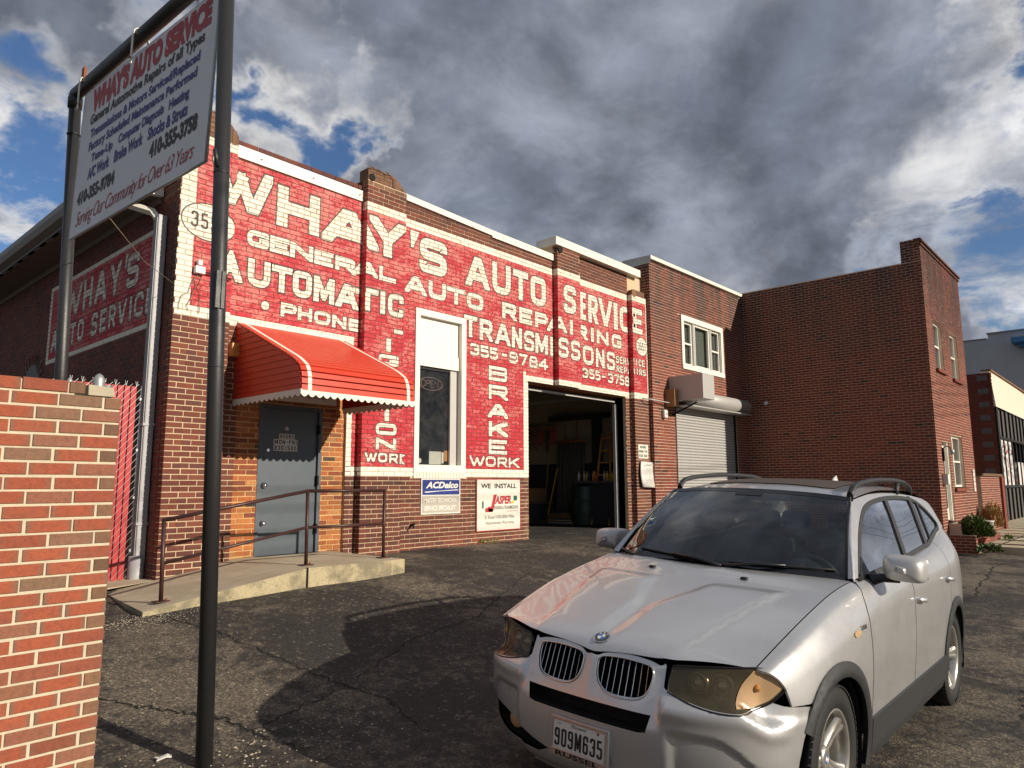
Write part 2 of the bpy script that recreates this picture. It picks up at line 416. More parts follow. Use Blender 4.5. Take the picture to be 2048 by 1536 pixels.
def box(name, a, b, mat, parent=None, bevel=0):
    o = MB().box(a, b).build(name, mat, parent)
    if bevel:
        md = o.modifiers.new('bevel', 'BEVEL'); md.width = bevel; md.segments = 2; md.limit_method = 'NONE'
    return o
def tube(name, P, r, mat, parent=None, n=12): return MB().tube(P, r, n).build(name, mat, parent, smooth=True)
def thing(name, label, cat, loc=(0, 0, 0), group=None):
    o = bpy.data.objects.new(name, None); COL.objects.link(o); o.empty_display_size = .2; o.location = loc
    o['label'] = label; o['category'] = cat
    if group: o['group'] = group
    return o
def tag(o, label, cat, group=None):
    o['label'] = label; o['category'] = cat
    if group: o['group'] = group
    return o
def copy_tree(o, M, parent=None):
    c = o.copy(); COL.objects.link(c)
    if parent is None: c.matrix_world = M @ o.matrix_world
    else: c.parent = parent
    for ch in [x for x in bpy.data.objects if x.parent is o]: copy_tree(ch, None, c)
    return c
def rbox(name, a, b, r, mat, parent=None, seg=3):
    o = box(name, a, b, mat, parent)
    md = o.modifiers.new('bevel', 'BEVEL'); md.width = r; md.segments = seg; md.limit_method = 'NONE'
    o.data.polygons.foreach_set('use_smooth', [True] * len(o.data.polygons))
    return o
# text -> mesh fitted into a box.  org = lower left corner, R and U unit vectors, w, h size
TXT = {}
def text_geo(s, bold=0.0, shear=0.0, spacing=1.0):
    key = (s, bold, shear, spacing)
    if key not in TXT:
        cu = bpy.data.curves.new('t', 'FONT'); cu.body = s; cu.size = 1; cu.offset = bold; cu.shear = shear; cu.space_character = spacing
        cu.resolution_u = 3; cu.fill_mode = 'BOTH'
        ob = bpy.data.objects.new('t', cu); me = bpy.data.meshes.new_from_object(ob)
        V = np.array([v.co[:2] for v in me.vertices]); F = [tuple(p.vertices) for p in me.polygons]
        bpy.data.objects.remove(ob); bpy.data.meshes.remove(me); bpy.data.curves.remove(cu)
        TXT[key] = (V, F)
    return TXT[key]
def text(name, s, org, R, U, w_, h_, mat, parent=None, bold=0.0, shear=0.0, spacing=1.0, lift=0.0, mb=None, k=0):
    V, F = text_geo(s, bold, shear, spacing)
    lo = V.min(0); sz = V.max(0) - lo; org = Vector(org); R = Vector(R).normalized(); U = Vector(U).normalized(); N = R.cross(U)
    P = [org + R * ((v[0] - lo[0]) / sz[0] * w_) + U * ((v[1] - lo[1]) / sz[1] * h_) + N * lift for v in V]
    if mb is not None: mb.add(P, F, k); return None
    return mesh_obj(name, P, F, mat, parent)
# ================================================================= ground
def sstep(x, a, b):
    t = max(0.0, min(1.0, (x - a) / (b - a))); return t * t * (3 - 2 * t)
def gh(x, y):
    yy = max(-4.0, min(y, 9.5))
    h = -0.035 + .042 * (yy - 2.18) + .34 * sstep(y, 3.7, 7.3)
    h += .036 * (max(-1.0, min(x, 6.0)) - 5.0) * sstep(y, 3.5, 7.0)
    h -= .26 * sstep(x, 17.0, 19.5) * sstep(y, 3.0, 6.0)
    h -= .055 * (1 - sstep(x, 2.5, 3.7)) * sstep(y, 6.6, 7.6)
    return h
def gline(a, b, n): return list(np.linspace(a, b, n, endpoint=False))
xs = gline(-700, -30, 8) + gline(-30, -4, 14) + gline(-4, 16, 100) + gline(16, 60, 50) + gline(60, 900, 8) + [900]
ys = gline(-700, -30, 8) + gline(-30, -3, 20) + gline(-3, 9.6, 84) + gline(9.6, 40, 10) + gline(40, 900, 8) + [900]
V = []; F = []
for j, y in enumerate(ys):
    for i, x in enumerate(xs):
        und = 0.010 * math.sin(x * 1.7 + y * .9) * math.sin(y * 1.3 - x * .6) + .006 * math.sin(4.1 * x + 2) * math.sin(3.7 * y)
        V.append((x, y, gh(x, y) + (und if -5 < x < 30 and -5 < y < 8.4 else 0)))
nx = len(xs)
for j in range(len(ys) - 1):
    for i in range(nx - 1): F.append((j * nx + i, j * nx + i + 1, (j + 1) * nx + i + 1, (j + 1) * nx + i))
mesh_obj('ground', V, F, 'asphalt', smooth=True, kind='structure')

# cracks in the asphalt: thin ragged dark joints
def crack(mb, P, w0=.012, seed=1, n=14, amp=.035):
    r = random.Random(seed); pts = []
    for (a, b) in zip(P[:-1], P[1:]):
        for i in range(n):
            t = i / n; pts.append((a[0] + (b[0] - a[0]) * t + r.uniform(-amp, amp), a[1] + (b[1] - a[1]) * t + r.uniform(-amp, amp)))
    V = []; F = []
    for i, (x, y) in enumerate(pts):
        x2, y2 = pts[min(i + 1, len(pts) - 1)]; x1, y1 = pts[max(i - 1, 0)]
        dx, dy = x2 - x1, y2 - y1; l = math.hypot(dx, dy) or 1; nx_, ny_ = -dy / l, dx / l
        w_ = w0 * r.uniform(.35, 1.5)
        und = lambda x, y: gh(x, y) + 0.010 * math.sin(x * 1.7 + y * .9) * math.sin(y * 1.3 - x * .6) + .006 * math.sin(4.1 * x + 2) * math.sin(3.7 * y)
        V += [(x + nx_ * w_, y + ny_ * w_, und(x + nx_ * w_, y + ny_ * w_) + .004), (x - nx_ * w_, y - ny_ * w_, und(x - nx_ * w_, y - ny_ * w_) + .004)]
        if i: F.append((2 * i - 2, 2 * i - 1, 2 * i + 1, 2 * i))
    mb.add(V, F)
mb = MB()
crack(mb, [(2.85, 7.05), (3.05, 6.2), (3.2, 5.2), (3.4, 4.3), (3.2, 3.6)], .006, 3, 26)
crack(mb, [(1.5, 6.2), (2.0, 5.2), (2.35, 4.7), (2.5, 4.0)], .011, 5, 30, .03)
crack(mb, [(2.4, 4.4), (3.4, 4.7), (4.4, 5.2), (5.5, 5.4), (7.5, 6.4)], .005, 9, 34, .025)
crack(mb, [(4.4, 7.0), (5.1, 5.9), (6.6, 5.0), (7.5, 4.3)], .004, 12, 34, .025)
crack(mb, [(6.5, .9), (7.4, 1.0), (8.8, .5), (11, .8), (15, .2)], .010, 21, 24)
crack(mb, [(6.2, .4), (7.0, .75), (8.0, .3)], .014, 22, 26, .03)
crack(mb, [(9.5, 2.6), (12.5, 2.2), (17, 2.6), (24, 1.7)], .012, 23, 26)
crack(mb, [(6, 7.9), (9, 7.5), (13, 7.6)], .010, 25, 26)
mb.build('cracks', 'tar_black', kind='stuff')
# loose gravel
mb = MB(); r = random.Random(5)
def stone(x, y, s, z=None):
    z = gh(x, y) if z is None else z
    V = []
    for (a, b_, c) in ((1, 0, 0), (0, 1, 0), (-1, 0, 0), (0, -1, 0), (0, 0, .7), (0, 0, -.5)):
        V.append((x + a * s * r.uniform(.6, 1.3), y + b_ * s * r.uniform(.6, 1.3), z + .3 * s + c * s * r.uniform(.6, 1.1)))
    mb.add(V, [(0, 1, 4), (1, 2, 4), (2, 3, 4), (3, 0, 4), (1, 0, 5), (2, 1, 5), (3, 2, 5), (0, 3, 5)])
for i in range(4200):
    x = r.uniform(1.2, 9); y = r.uniform(.5, 8.2)
    if r.random() > .35 + .65 * math.exp(-((x - 3.6) ** 2 + (y - 5.6) ** 2) / 4): continue
    stone(x, y, r.uniform(.0025, .0075))
for i in range(500): stone(2.7 + r.gauss(0, .25), 6.95 + r.gauss(0, .16), r.uniform(.003, .008))
for i in range(260): stone(r.uniform(1.4, 3.2), 4.0 + r.gauss(0, .25), r.uniform(.004, .012))
mb.build('gravel', 'pebble', kind='stuff')
r = random.Random(77); mb = MB(); x, y = 1.86, 4.35
V = [(x + math.cos(a) * .05 * k, y + math.sin(a) * .032 * k, gh(x, y) + .012 + .006 * math.sin(3 * a)) for a, k in zip(np.linspace(0, 2 * PI, 11)[:-1], [1, .7, 1.1, .8, 1, .6, 1.05, .9, .75, 1])]
mb.add(V + [(v[0], v[1], v[2] - .006) for v in V], [tuple(range(10)), tuple(range(19, 9, -1))] + [(i, i + 10, (i + 1) % 10 + 10, (i + 1) % 10) for i in range(10)])
tag(mb.build('litter', 'white_plastic'), 'crumpled scrap of white litter lying on asphalt by the brick pier', 'litter')

# sidewalk beyond the tower with curb and joints
sw = mesh_obj('sidewalk', *(lambda: (
    [(x, y, z) for x in (20.0, 70.0) for (y, z) in ((3.82, .15), (2.35 - (x - 20) * .012, .13), (2.35 - (x - 20) * .012, -.05))],
    [(0, 3, 4, 1), (1, 4, 5, 2)]))(), 'concrete', kind='structure')
mb = MB(); mb.box((19.97, 2.3, -.1), (20.0, 4.5, .15)); mb.build('curb', 'concrete', kind='structure')
mesh_obj('sidewalk', [(20, 3.82, .154), (70, 3.82, .154), (70, 6.2, .16), (20, 6.2, .16)], [(0, 1, 2, 3)], 'concrete', kind='structure')
mb = MB()
for i in range(26): mb.box((20.9 + i * 1.5, 2.0, .1), (20.92 + i * 1.5, 5.9, .158))
mb.box((20.0, 3.0, .1), (60, 3.015, .152))
mb.build('sidewalk_joints', 'tar_black', kind='stuff')

# ================================================================= brick walls
CAMP = Vector((0, 0, 1.6))
def seen_size(c):
    v = Vector(c) - CAMP; zc_ = v.dot(fwd)
    if zc_ < .3: return 0
    x = v.dot(rx) / zc_ * 1426.7 + 1024; y = 768 - v.dot(ux) / zc_ * 1426.7
    if x < -20 or x > 2068 or y < -20 or y > 1556: return 0
    return 1.0 / zc_
class Bricks:
    """collects bricks of one building; the 300 that show largest become parts, the others one joined part"""
    def __init__(s): s.B = []; s.rows = {}
    def cell(s, wall, org, U, N, u0, u1, z0, z1, mat, proud=.006, jit=.0012, depth=.014, key=None, bev=0):
        j = rnd.uniform(-jit, jit)
        s.B.append((wall, org, U, N, u0, u1, z0, z1, mat, proud + j, depth))
        return proud + j
    def wall(s, wall, org, U, N, u0, u1, z0, z1, matf, holes=(), splits=(), course=.0676, pitch=.2031, joint=.0118, zb=1.73, ub=0.0, cells=None, proud=.006, jit=.0012, rough=0):
        k0 = math.floor((z0 - zb) / course); k1 = math.ceil((z1 - zb) / course)
        for k in range(k0, k1):
            a = max(z0, zb + k * course + joint / 2); b2 = min(z1, zb + (k + 1) * course - joint / 2)
            if b2 - a < .018: continue
            off = ub + (.5 * pitch if k % 2 else 0) + (rnd.uniform(-.008, .008))
            i0 = math.floor((u0 - off) / pitch) - 1; i1 = math.ceil((u1 - off) / pitch) + 1
            for i in range(i0, i1):
                ja = rnd.uniform(-.0015, .0015) * (1 + rough); a_ = max(u0, off + i * pitch + joint / 2 + ja); b_ = min(u1, off + (i + 1) * pitch - joint / 2 + ja)
                if b_ - a_ < .02: continue
                segs = [(a_, b_)]
                zz0, zz1 = a, b2
                for (h0, h1, g0, g1) in holes:
                    if zz1 <= g0 or zz0 >= g1: continue
                    zc2 = (zz0 + zz1) / 2
                    if zc2 < g0:
                        if any(min(q[1], h1) - max(q[0], h0) > .002 for q in segs): zz1 = min(zz1, g0)
                        continue
                    if zc2 > g1:
                        if any(min(q[1], h1) - max(q[0], h0) > .002 for q in segs): zz0 = max(zz0, g1)
                        continue
                    ns = []
                    for (p, q) in segs:
                        if q <= h0 or p >= h1: ns.append((p, q)); continue
                        if p < h0: ns.append((p, h0))
                        if q > h1: ns.append((h1, q))
                    segs = ns
                for sp in splits:
                    segs = [t_ for (p, q) in segs for t_ in (((p, sp), (sp, q)) if p + .002 < sp < q - .002 else ((p, q),))]
                for (p, q) in segs:
                    if q - p < .004 or zz1 - zz0 < .015: continue
                    m_ = matf((p + q) / 2, (zz0 + zz1) / 2)
                    rz = rnd.uniform(-.001, .001) * (1 + rough)
                    pr = s.cell(wall, org, U, N, p, q, zz0 + rz, zz1 + rz, m_, proud, jit)
                    if cells is not None: cells.append((p, q, zz0 + rz, zz1 + rz, pr))
    def soldiers(s, wall, org, U, N, u0, u1, z0, z1, mat, w_=.0676, joint=.008, cells=None, proud=.006):
        n = max(1, round((u1 - u0) / w_)); w_ = (u1 - u0) / n
        for i in range(n):
            a, b2 = u0 + i * w_ + joint / 2, u0 + (i + 1) * w_ - joint / 2
            pr = s.cell(wall, org, U, N, a, b2, z0 + .004, z1 - .004, mat if isinstance(mat, str) else mat((a + b2) / 2, (z0 + z1) / 2), proud)
            if cells is not None: cells.append((a, b2, z0 + .004, z1 - .004, pr))
    def finish(s, owner, nmax=300, singles=True):
        def ctr(q): return q[1] + q[2] * ((q[4] + q[5]) / 2) + Vector((0, 0, (q[6] + q[7]) / 2))
        sc = [(seen_size(ctr(q)), i) for i, q in enumerate(s.B)]
        sc.sort(reverse=True); top = set(i for v, i in sc[:nmax] if v > 0) if singles else set()
        cache = {}; mb = MB(); mats = []
        for i, (wall, org, U, N, u0, u1, z0, z1, mat, pr, dep) in enumerate(s.B):
            if i in top:
                w_, h_ = round(u1 - u0, 3), round(z1 - z0, 3)
                key = (w_, h_, mat)
                if key not in cache:
                    e = .0025; W2, H2 = (u1 - u0) / 2, (z1 - z0) / 2
                    V = [(-W2, -dep, -H2), (W2, -dep, -H2), (W2, -dep, H2), (-W2, -dep, H2), (-W2, -e, -H2), (W2, -e, -H2), (W2, -e, H2), (-W2, -e, H2), (-W2 + e, 0, -H2 + e), (W2 - e, 0, -H2 + e), (W2 - e, 0, H2 - e), (-W2 + e, 0, H2 - e)]
                    F = [(8, 9, 10, 11)]
                    for a, b2 in ((0, 4), (4, 8)):
                        for j in range(4): F.append((a + j, a + (j + 1) % 4, b2 + (j + 1) % 4, b2 + j))
                    me = bpy.data.meshes.new('brick'); me.from_pydata(V, [], [f[::-1] for f in F]); me.materials.append(MATS[mat]); cache[key] = me
                o = bpy.data.objects.new('brick', cache[key]); COL.objects.link(o); o.parent = wall
                # local axes: x=U, y=N (outward), z up ; keep it right handed
                c = org + U * ((u0 + u1) / 2) + Vector((0, 0, (z0 + z1) / 2)) + N * pr
                Mx = Matrix((U, N, Vector((0, 0, 1)))).transposed().to_4x4(); Mx.translation = c
                if Mx.to_3x3().determinant() < 0:
                    Mx = Matrix((-U, N, Vector((0, 0, 1)))).transposed().to_4x4(); Mx.translation = c
                o.matrix_basis = Mx
            else:
                if mat not in mats: mats.append(mat)
                e = 0.0
                P = lambda u, dd, z: org + U * u + N * dd + Vector((0, 0, z))
                V = [P(u0, pr - dep, z0), P(u1, pr - dep, z0), P(u1, pr - dep, z1), P(u0, pr - dep, z1), P(u0, pr, z0), P(u1, pr, z0), P(u1, pr, z1), P(u0, pr, z1)]
                FB = [(4, 5, 6, 7), (0, 1, 5, 4), (1, 2, 6, 5), (2, 3, 7, 6), (3, 0, 4, 7)]
                mb.add(V, FB if U.cross(Vector((0, 0, 1))).dot(N) > 0 else [f[::-1] for f in FB], mats.index(mat))
        if mb.V:
            o = mb.build('brick_courses', mats if len(mats) > 1 else mats[0], owner, kind='stuff')
UX = Vector((1, 0, 0)); UY = Vector((0, 1, 0)); NF = Vector((0, -1, 0)); NL = Vector((-1, 0, 0)); ZZ = Vector((0, 0, 1))
def core(name, a, b, mat, parent): return box(name, a, b, mat, parent)

# ---------------------------------------------------------------- foreground pier
pier = thing('brick_wall', 'near orange red brick garden wall with beige end bricks at the left edge', 'wall', (1.3, 4.1, -.1))
core('mortar', (-1.6 - 1.3, 4.006 - 4.1, -.6 + .1), (1.378 - 1.3, 4.30 - 4.1, 2.050 + .1), 'mortar_pier', pier)
core('mortar', (-1.6 - 1.3, 4.008 - 4.1, 2.040 + .1), (1.165 - 1.3, 4.29 - 4.1, 2.112 + .1), 'mortar_pier', pier)
BR = Bricks(); po = Vector((-1.3, -.1, .1))      # local frame of the pier
def pmat(u, z):
    return 'brick_pier'
BR.wall(pier, Vector((-1.3, 4.006 - 4.1, .1)), UX, NF, -1.6, 1.382, -.3, 2.056, pmat, course=.0680, pitch=.2035, joint=.0118, zb=2.056 - 40 * .0680, ub=1.382 + .02, proud=.005, jit=.0022, rough=1.2)
BR.wall(pier, Vector((-1.3, 4.006 - 4.1, .1)), UX, NF, -1.6, 1.135, 2.056, 2.124, pmat, course=.0680, pitch=.2035, joint=.0105, zb=2.056, ub=1.135 + .0, proud=.005, jit=.0022, rough=1.2)
BR.wall(pier, Vector((-1.3, 4.006 - 4.1, .1)), UX, NF, 1.14, 1.21, 2.056, 2.124, lambda u, z: 'brick_brown', course=.0680, pitch=.3, zb=2.056, ub=1.1)
# seen_size() expects world coordinates
for i, q in enumerate(BR.B): pass
_old = seen_size
def seen_size(c): return _old(Vector(c) + Vector((1.3, 4.1, -.1)))
# beige cut brick at the free end of every second course
BR.B = [(q[:8] + ('limestone_brick' if False else q[8],) + q[9:]) for q in BR.B]
BR.finish(pier, 300)
seen_size = _old
for ch in [o for o in bpy.data.objects if o.parent is pier and o.name.startswith('brick')]:
    if ch.location.x + 1.3 > 1.28 and (ch.dimensions.x < .12):
        ch.data = ch.data.copy(); ch.data.materials[0] = MATS['brick_brown']
pier.location = (1.3, 4.1, -.1)
st = MB(); st.add([(1.225, 4.0, 2.056), (1.352, 4.0, 2.056), (1.352, 4.28, 2.056), (1.225, 4.28, 2.056), (1.225, 4.004, 2.112), (1.345, 4.006, 2.106), (1.345, 4.27, 2.106), (1.225, 4.27, 2.112)],
    [(0, 3, 2, 1), (4, 5, 6, 7), (0, 1, 5, 4), (1, 2, 6, 5), (2, 3, 7, 6), (3, 0, 4, 7)])
o = st.build('coping_stone', 'limestone', pier); o.location = (-1.3, -4.1, .1)
md = o.modifiers.new('bevel', 'BEVEL'); md.width = .004; md.segments = 2

# ---------------------------------------------------------------- garage building
gar = thing('garage_building', 'low auto repair garage with a hand painted red and white brick front', 'building', (0, 0, 0))
G = Bricks()
def fm(x, z, pil=False):
    if z > 5.853 + (.1 if x < 4.14 else 0): return 'brick_garage' if x > 7 or x < 6.15 else 'brick_brown' if z > 6.1 else 'brick_garage'
    if x < 4.14 and z > 5.853: return 'paint_cream'
    if z > 5.718 and (x > 6.15 or x < 4.14): return 'paint_cream' if x > 6.15 else 'paint_red'
    if x < 3.62 and z > 3.62: return 'paint_cream'
    if x < 6.09:
        if z > 3.758: return 'paint_red'
        if z > 3.623: return 'paint_cream'
        if x > 6.0 and z > 1.73: return 'paint_cream'
        return 'brick_garage'
    if x < 9.87: return 'paint_red' if z > 1.865 else 'paint_cream' if z > 1.73 else 'brick_garage'
    if x < 10.0: return 'paint_red' if z > 3.68 else 'paint_cream' if z > 1.73 else ('brick_garage' if rnd.random() < .4 else 'brick_brown')
    if x > 14.03 and z > 3.52: return 'paint_cream'
    return 'paint_red' if z > 3.655 else 'paint_cream' if z > 3.52 else 'brick_garage'
MAIN = Vector((0, 8.626, 0)); PILP = Vector((0, 8.506, 0))
PILS = [(3.43, 4.13, .2, 5.96), (6.18, 6.93, .2, 6.20), (10.78, 11.52, 3.515, 6.33), (13.47, 14.10, .2, 5.88)]
front = core('front_wall', (3.45, 8.626, .0), (4.34, 8.95, 5.95), 'mortar', gar)
mwall = front
core('front_wall', (6.0, 8.626, 0), (7.25, 8.95, 5.95), 'mortar', gar)
core('front_wall', (7.25, 8.627, 0), (8.37, 8.95, 1.79), 'mortar', gar); core('front_wall', (7.25, 8.627, 4.42), (8.37, 8.95, 5.95), 'mortar', gar)
core('front_wall', (8.37, 8.626, 0), (9.998, 8.95, 5.95), 'mortar', gar)
core('front_wall', (9.998, 8.627, 3.52), (13.302, 8.95, 5.95), 'mortar', gar); core('front_wall', (13.302, 8.626, 0), (14.09, 8.95, 5.95), 'mortar', gar)
core('front_wall', (4.34, 8.626, 3.62), (6.0, 8.95, 5.95), 'mortar', gar)
core('parapet', (4.14, 8.628, 5.94), (10.78, 8.92, 6.05), 'mortar', gar)
core('parapet', (10.78, 8.628, 5.94), (14.09, 8.92, 6.34), 'mortar', gar)
core('parapet', (6.93, 8.630, 6.04), (9.2, 8.90, 6.13), 'mortar', gar)
cells = {}
mc = cells['main'] = []
holes_main = [(7.25, 8.37, 1.70, 4.42), (10.0, 13.30, -1, 3.52), (4.34, 6.0, -1, 3.62), (4.34, 6.0, 3.623, 3.758), (11.52, 13.47, 5.718, 5.853),
              (3.43, 4.13, -1, 7), (6.18, 6.93, -1, 7), (10.78, 11.52, 3.5, 7), (13.47, 14.10, -1, 7)]
G.wall(mwall, MAIN, UX, NF, 3.43, 10.78, .0, 6.12, fm, holes_main, splits=(6.0, 6.09, 9.87), cells=mc)
G.wall(mwall, MAIN, UX, NF, 10.78, 14.10, .0, 6.33, fm, holes_main, cells=mc)
G.soldiers(mwall, MAIN, UX, NF, 4.34, 6.0, 3.623, 3.758, 'paint_cream', cells=mc)
G.soldiers(mwall, MAIN, UX, NF, 11.52, 13.47, 5.718, 5.853, 'paint_cream', cells=mc)
G.soldiers(mwall, MAIN, UX, NF, 7.25, 8.37, 1.70, 1.80, 'paint_cream', cells=mc, proud=.02)
pcells = []
for i, (a, b_, z0, z1) in enumerate(PILS):
    pc = core('pilaster', (a + .006, 8.506, 0 if i != 2 else 3.52), (b_ - .006, 8.64, z1), 'mortar', gar)
    G.wall(pc, PILP, UX, NF, a, b_, z0, z1, fm, splits=(3.62, 14.03), cells=pcells, ub=a)
    if i: # left cheek of the pilaster
        G.wall(pc, Vector((a + .006, 8.5, 0)), UY, NL, 0.0, .12, z0, z1, lambda u, z, a=a: fm(a + .02, z), ub=.1, pitch=.2)
# curved, stepped caps of the pilasters
def cap(x0, x1, z0, z1, curl=True):
    mb = MB(); n = 9; wdt = (x1 - x0)
    pr = []
    # front profile (x,z), right shoulder swept down
    pts = [(x0, z0), (x0, z1 - .02), (x0 + .02, z1)]
    for k in range(6): pts.append((x0 + wdt * (.62 + .0 * k) if k == 0 else x0 + wdt * (.62 + .38 * k / 5), z1 - (0 if k == 0 else .22 * (k / 5) ** 1.6)))
    pts.append((x1, z0))
    for (ya, yb, dz) in ((8.5075, 8.72, 0), (8.722, 8.95, -.17)):
        V = [(x, ya, max(z0, z + dz if z > z0 else z)) for x, z in pts] + [(x, yb, max(z0, z + dz if z > z0 else z)) for x, z in pts]
        m_ = len(pts); F = [tuple(range(m_ - 1, -1, -1)), tuple(range(m_, 2 * m_))] + [(i, (i + 1) % m_, (i + 1) % m_ + m_, i + m_) for i in range(m_)]
        mb.add(V, F)
    return mb.build('pilaster_cap', 'brick_brown', gar)
cap(3.43, 4.13, 5.96, 6.32); cap(6.18, 6.93, 6.20, 6.40)
for (xa, xb, za, zb_) in ((3.43, 3.86, 5.965, 6.30), (6.18, 6.64, 6.205, 6.385)):
    G.wall(gar, PILP, UX, NF, xa, xb, za, zb_, lambda u, z: 'brick_brown' if rnd.random() < .75 else 'brick_garage', ub=xa, course=.066, zb=za, rough=2)
    for k in range(4): G.cell(gar, PILP, UX, NF, xb + .008 + k * .058, xb + .058 + k * .058, za + .004, zb_ - .035 - .033 * k, 'brick_brown', .006, .012)
    for k in range(6): G.cell(gar, PILP, UX, NF, xa + .006 + k * .07, xa + .07 + k * .07, zb_ - .0, zb_ + .015, 'brick_brown', .02, .06)
# rowlock bricks on the caps
for (x0, z0, z1, n, w_) in ((6.29, 6.07, 6.20, 9, .068), (3.5, 6.0, 6.13, 8, .07)):
    for i in range(0): G.cell(gar, Vector((0, 8.5, 0)), UX, NF, x0 + i * w_, x0 + i * w_ + w_ - .01, z0 + .13, z1 + .12 - .01 * i, 'brick_brown', .008, .004)
mb = MB(); mb.lathe([(0, 8.49), (.055, 8.49), (.06, 8.51), (.06, 8.6)], (0, 0, 0), 'y', 14)
for x, z in ((6.25, 6.25),): 
    o = mb.build('cap_roll', 'tar_black', gar); o.location = (x, 0, z)
# round topped pilaster 4 and dark roll on pilaster 3
mb = MB(); mb.lathe([(0, 8.48), (.075, 8.48), (.075, 8.62)], (10.86, 0, 6.26), 'y', 16); mb.build('cap_roll', 'tar_black', gar)
mb = MB(); mb.lathe([(0, 8.495), (.09, 8.495), (.09, 8.64)], (13.56, 0, 5.90), 'y', 16); mb.box((13.56, 8.5, 5.86), (14.0, 8.64, 5.985)); mb.build('pilaster_cap', 'brick_brown', gar)
# copings
def coping(name, a, b_, za, zb, y0, y1, hgt=.165, mat='white_metal', par=None):
    mb = MB(); V = []
    for x, z in ((a, za), (b_, zb)):
        V += [(x, y0, z - hgt), (x, y0, z), (x, y1, z + .0), (x, y1, z - hgt)]
    mb.add(V, [(0, 4, 5, 1), (1, 5, 6, 2), (2, 6, 7, 3), (3, 7, 4, 0), (0, 1, 2, 3), (7, 6, 5, 4)])
    return mb.build(name, mat, par or gar)
coping('coping', 4.135, 6.175, 6.045, 6.03, 8.60, 8.98)
coping('coping', 6.935, 9.0, 6.245, 6.175, 8.585, 8.98, .10); coping('coping', 9.002, 10.775, 6.175, 6.15, 8.585, 8.98, .13)
coping('coping', 10.72, 13.83, 6.50, 6.485, 8.48, 9.0, .165)
for k in range(12):
    x = 4.5 + k * .8
    if x < 13.7 and not 6.1 < x < 7: MB().lathe([(0, 0), (.009, 0), (.009, .01)], (x, (8.47 if x > 10.72 else 8.578), 5.95 if x < 6.2 else 6.10 if x < 10.7 else 6.42), 'y', 8).build('screw', 'rust', gar)
# painted joints (paint runs over the mortar too, darkened for joint shadow)
mb = MB()
def jq(x0, x1, z0, z1, k, y): mb.add([(x0, y, z0), (x1, y, z0), (x1, y, z1), (x0, y, z1)], [(0, 1, 2, 3)], k)
ym, yp = 8.6245, 8.5045
jq(4.13, 6.18, 3.758, 5.86, 0, ym); jq(4.13, 6.18, 3.623, 3.758, 1, ym)
jq(6.0, 6.09, 1.73, 3.623, 1, ym); jq(6.09, 6.18, 1.865, 3.758, 0, ym); jq(6.0, 6.18, 1.73, 1.865, 1, ym)
jq(6.93, 7.25, 1.865, 5.718, 0, ym); jq(8.37, 9.87, 1.865, 5.718, 0, ym); jq(7.25, 8.37, 4.42, 5.718, 0, ym); jq(6.93, 7.25, 1.73, 1.865, 1, ym); jq(8.37, 9.87, 1.73, 1.865, 1, ym)
jq(9.87, 9.998, 1.73, 3.68, 1, ym); jq(9.87, 14.09, 3.68, 5.718, 0, ym); jq(9.998, 14.09, 3.52, 3.66, 1, ym); jq(6.93, 14.09, 5.718, 5.853, 1, ym)
for (a, b_, z0, z1, red0, red1, w0, w1) in ((3.43, 4.13, 0, 0, 3.758, 5.853, 3.623, 3.758), (6.18, 6.93, 0, 0, 1.865, 5.718, 1.73, 1.865), (10.78, 11.52, 0, 0, 3.655, 5.718, 3.52, 3.655), (13.47, 14.10, 0, 0, 3.655, 5.718, 3.52, 3.655)):
    a += .006; b_ -= .006
    xr0 = 3.62 if a < 3.5 else a; xr1 = 14.03 if b_ > 14 else b_
    jq(xr0, xr1, red0, red1, 0, yp); jq(a, b_, w0, w1, 1, yp); jq(a, b_, red1, red1 + .13, 1, yp)
    if a < 3.5: jq(a, 3.62, w1, red1, 1, yp)
    if b_ > 14: jq(14.03, b_, w1, red1, 1, yp)
    if a > 3.5: mb.add([(a - .002, 8.5, w0), (a - .002, 8.62, w0), (a - .002, 8.62, red1), (a - .002, 8.5, red1)], [(0, 1, 2, 3)], 0)
mb.build('painted_ground', ['paint_red_joint_shade', 'paint_cream_joint_shade'], gar, kind='stuff')

# orange infill with the entrance door
inf = core('infill_wall', (4.335, 8.672, .3), (4.683, 8.9, 3.62), 'mortar_warm', gar); core('infill_wall', (5.628, 8.672, .3), (6.005, 8.9, 3.62), 'mortar_warm', gar)
core('infill_wall', (4.683, 8.673, 2.665), (5.628, 8.9, 3.62), 'mortar_warm', gar)
G.wall(inf, Vector((0, 8.672, 0)), UX, NF, 4.345, 6.0, .5, 3.62, lambda u, z: 'brick_orange', [(4.683, 5.628, -1, 2.665)], ub=.07, rough=2.5, joint=.013)
# left side wall  (faces -x)
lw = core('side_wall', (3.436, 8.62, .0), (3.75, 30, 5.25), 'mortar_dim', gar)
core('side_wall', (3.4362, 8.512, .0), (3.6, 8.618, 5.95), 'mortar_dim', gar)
lcells = []
LORG = Vector((3.436, 0, 0))
def lm(y, z):
    if 9.0 < y < 13.38 and 3.53 < z < 4.87:
        if z > 4.76 or z < 3.64 or y > 13.27: return 'paint_cream'
        return 'paint_red'
    return 'brick_garage'
G.wall(lw, LORG, UY, NL, 8.5, 17.0, .2, 5.2, lm, [(13.6, 14.6, 2.4, 3.66)], splits=(9.0, 13.27, 13.38), cells=lcells, ub=.1)
G.wall(lw, LORG, UY, NL, 8.5, 9.05, 5.2, 5.96, lambda u, z: 'brick_garage', ub=.1)
mb = MB()
for k, (a, b_, c, d_) in enumerate(((9.0, 13.27, 3.64, 4.76),)): mb.add([(3.4345, a, c), (3.4345, b_, c), (3.4345, b_, d_), (3.4345, a, d_)], [(0, 3, 2, 1)], 0)
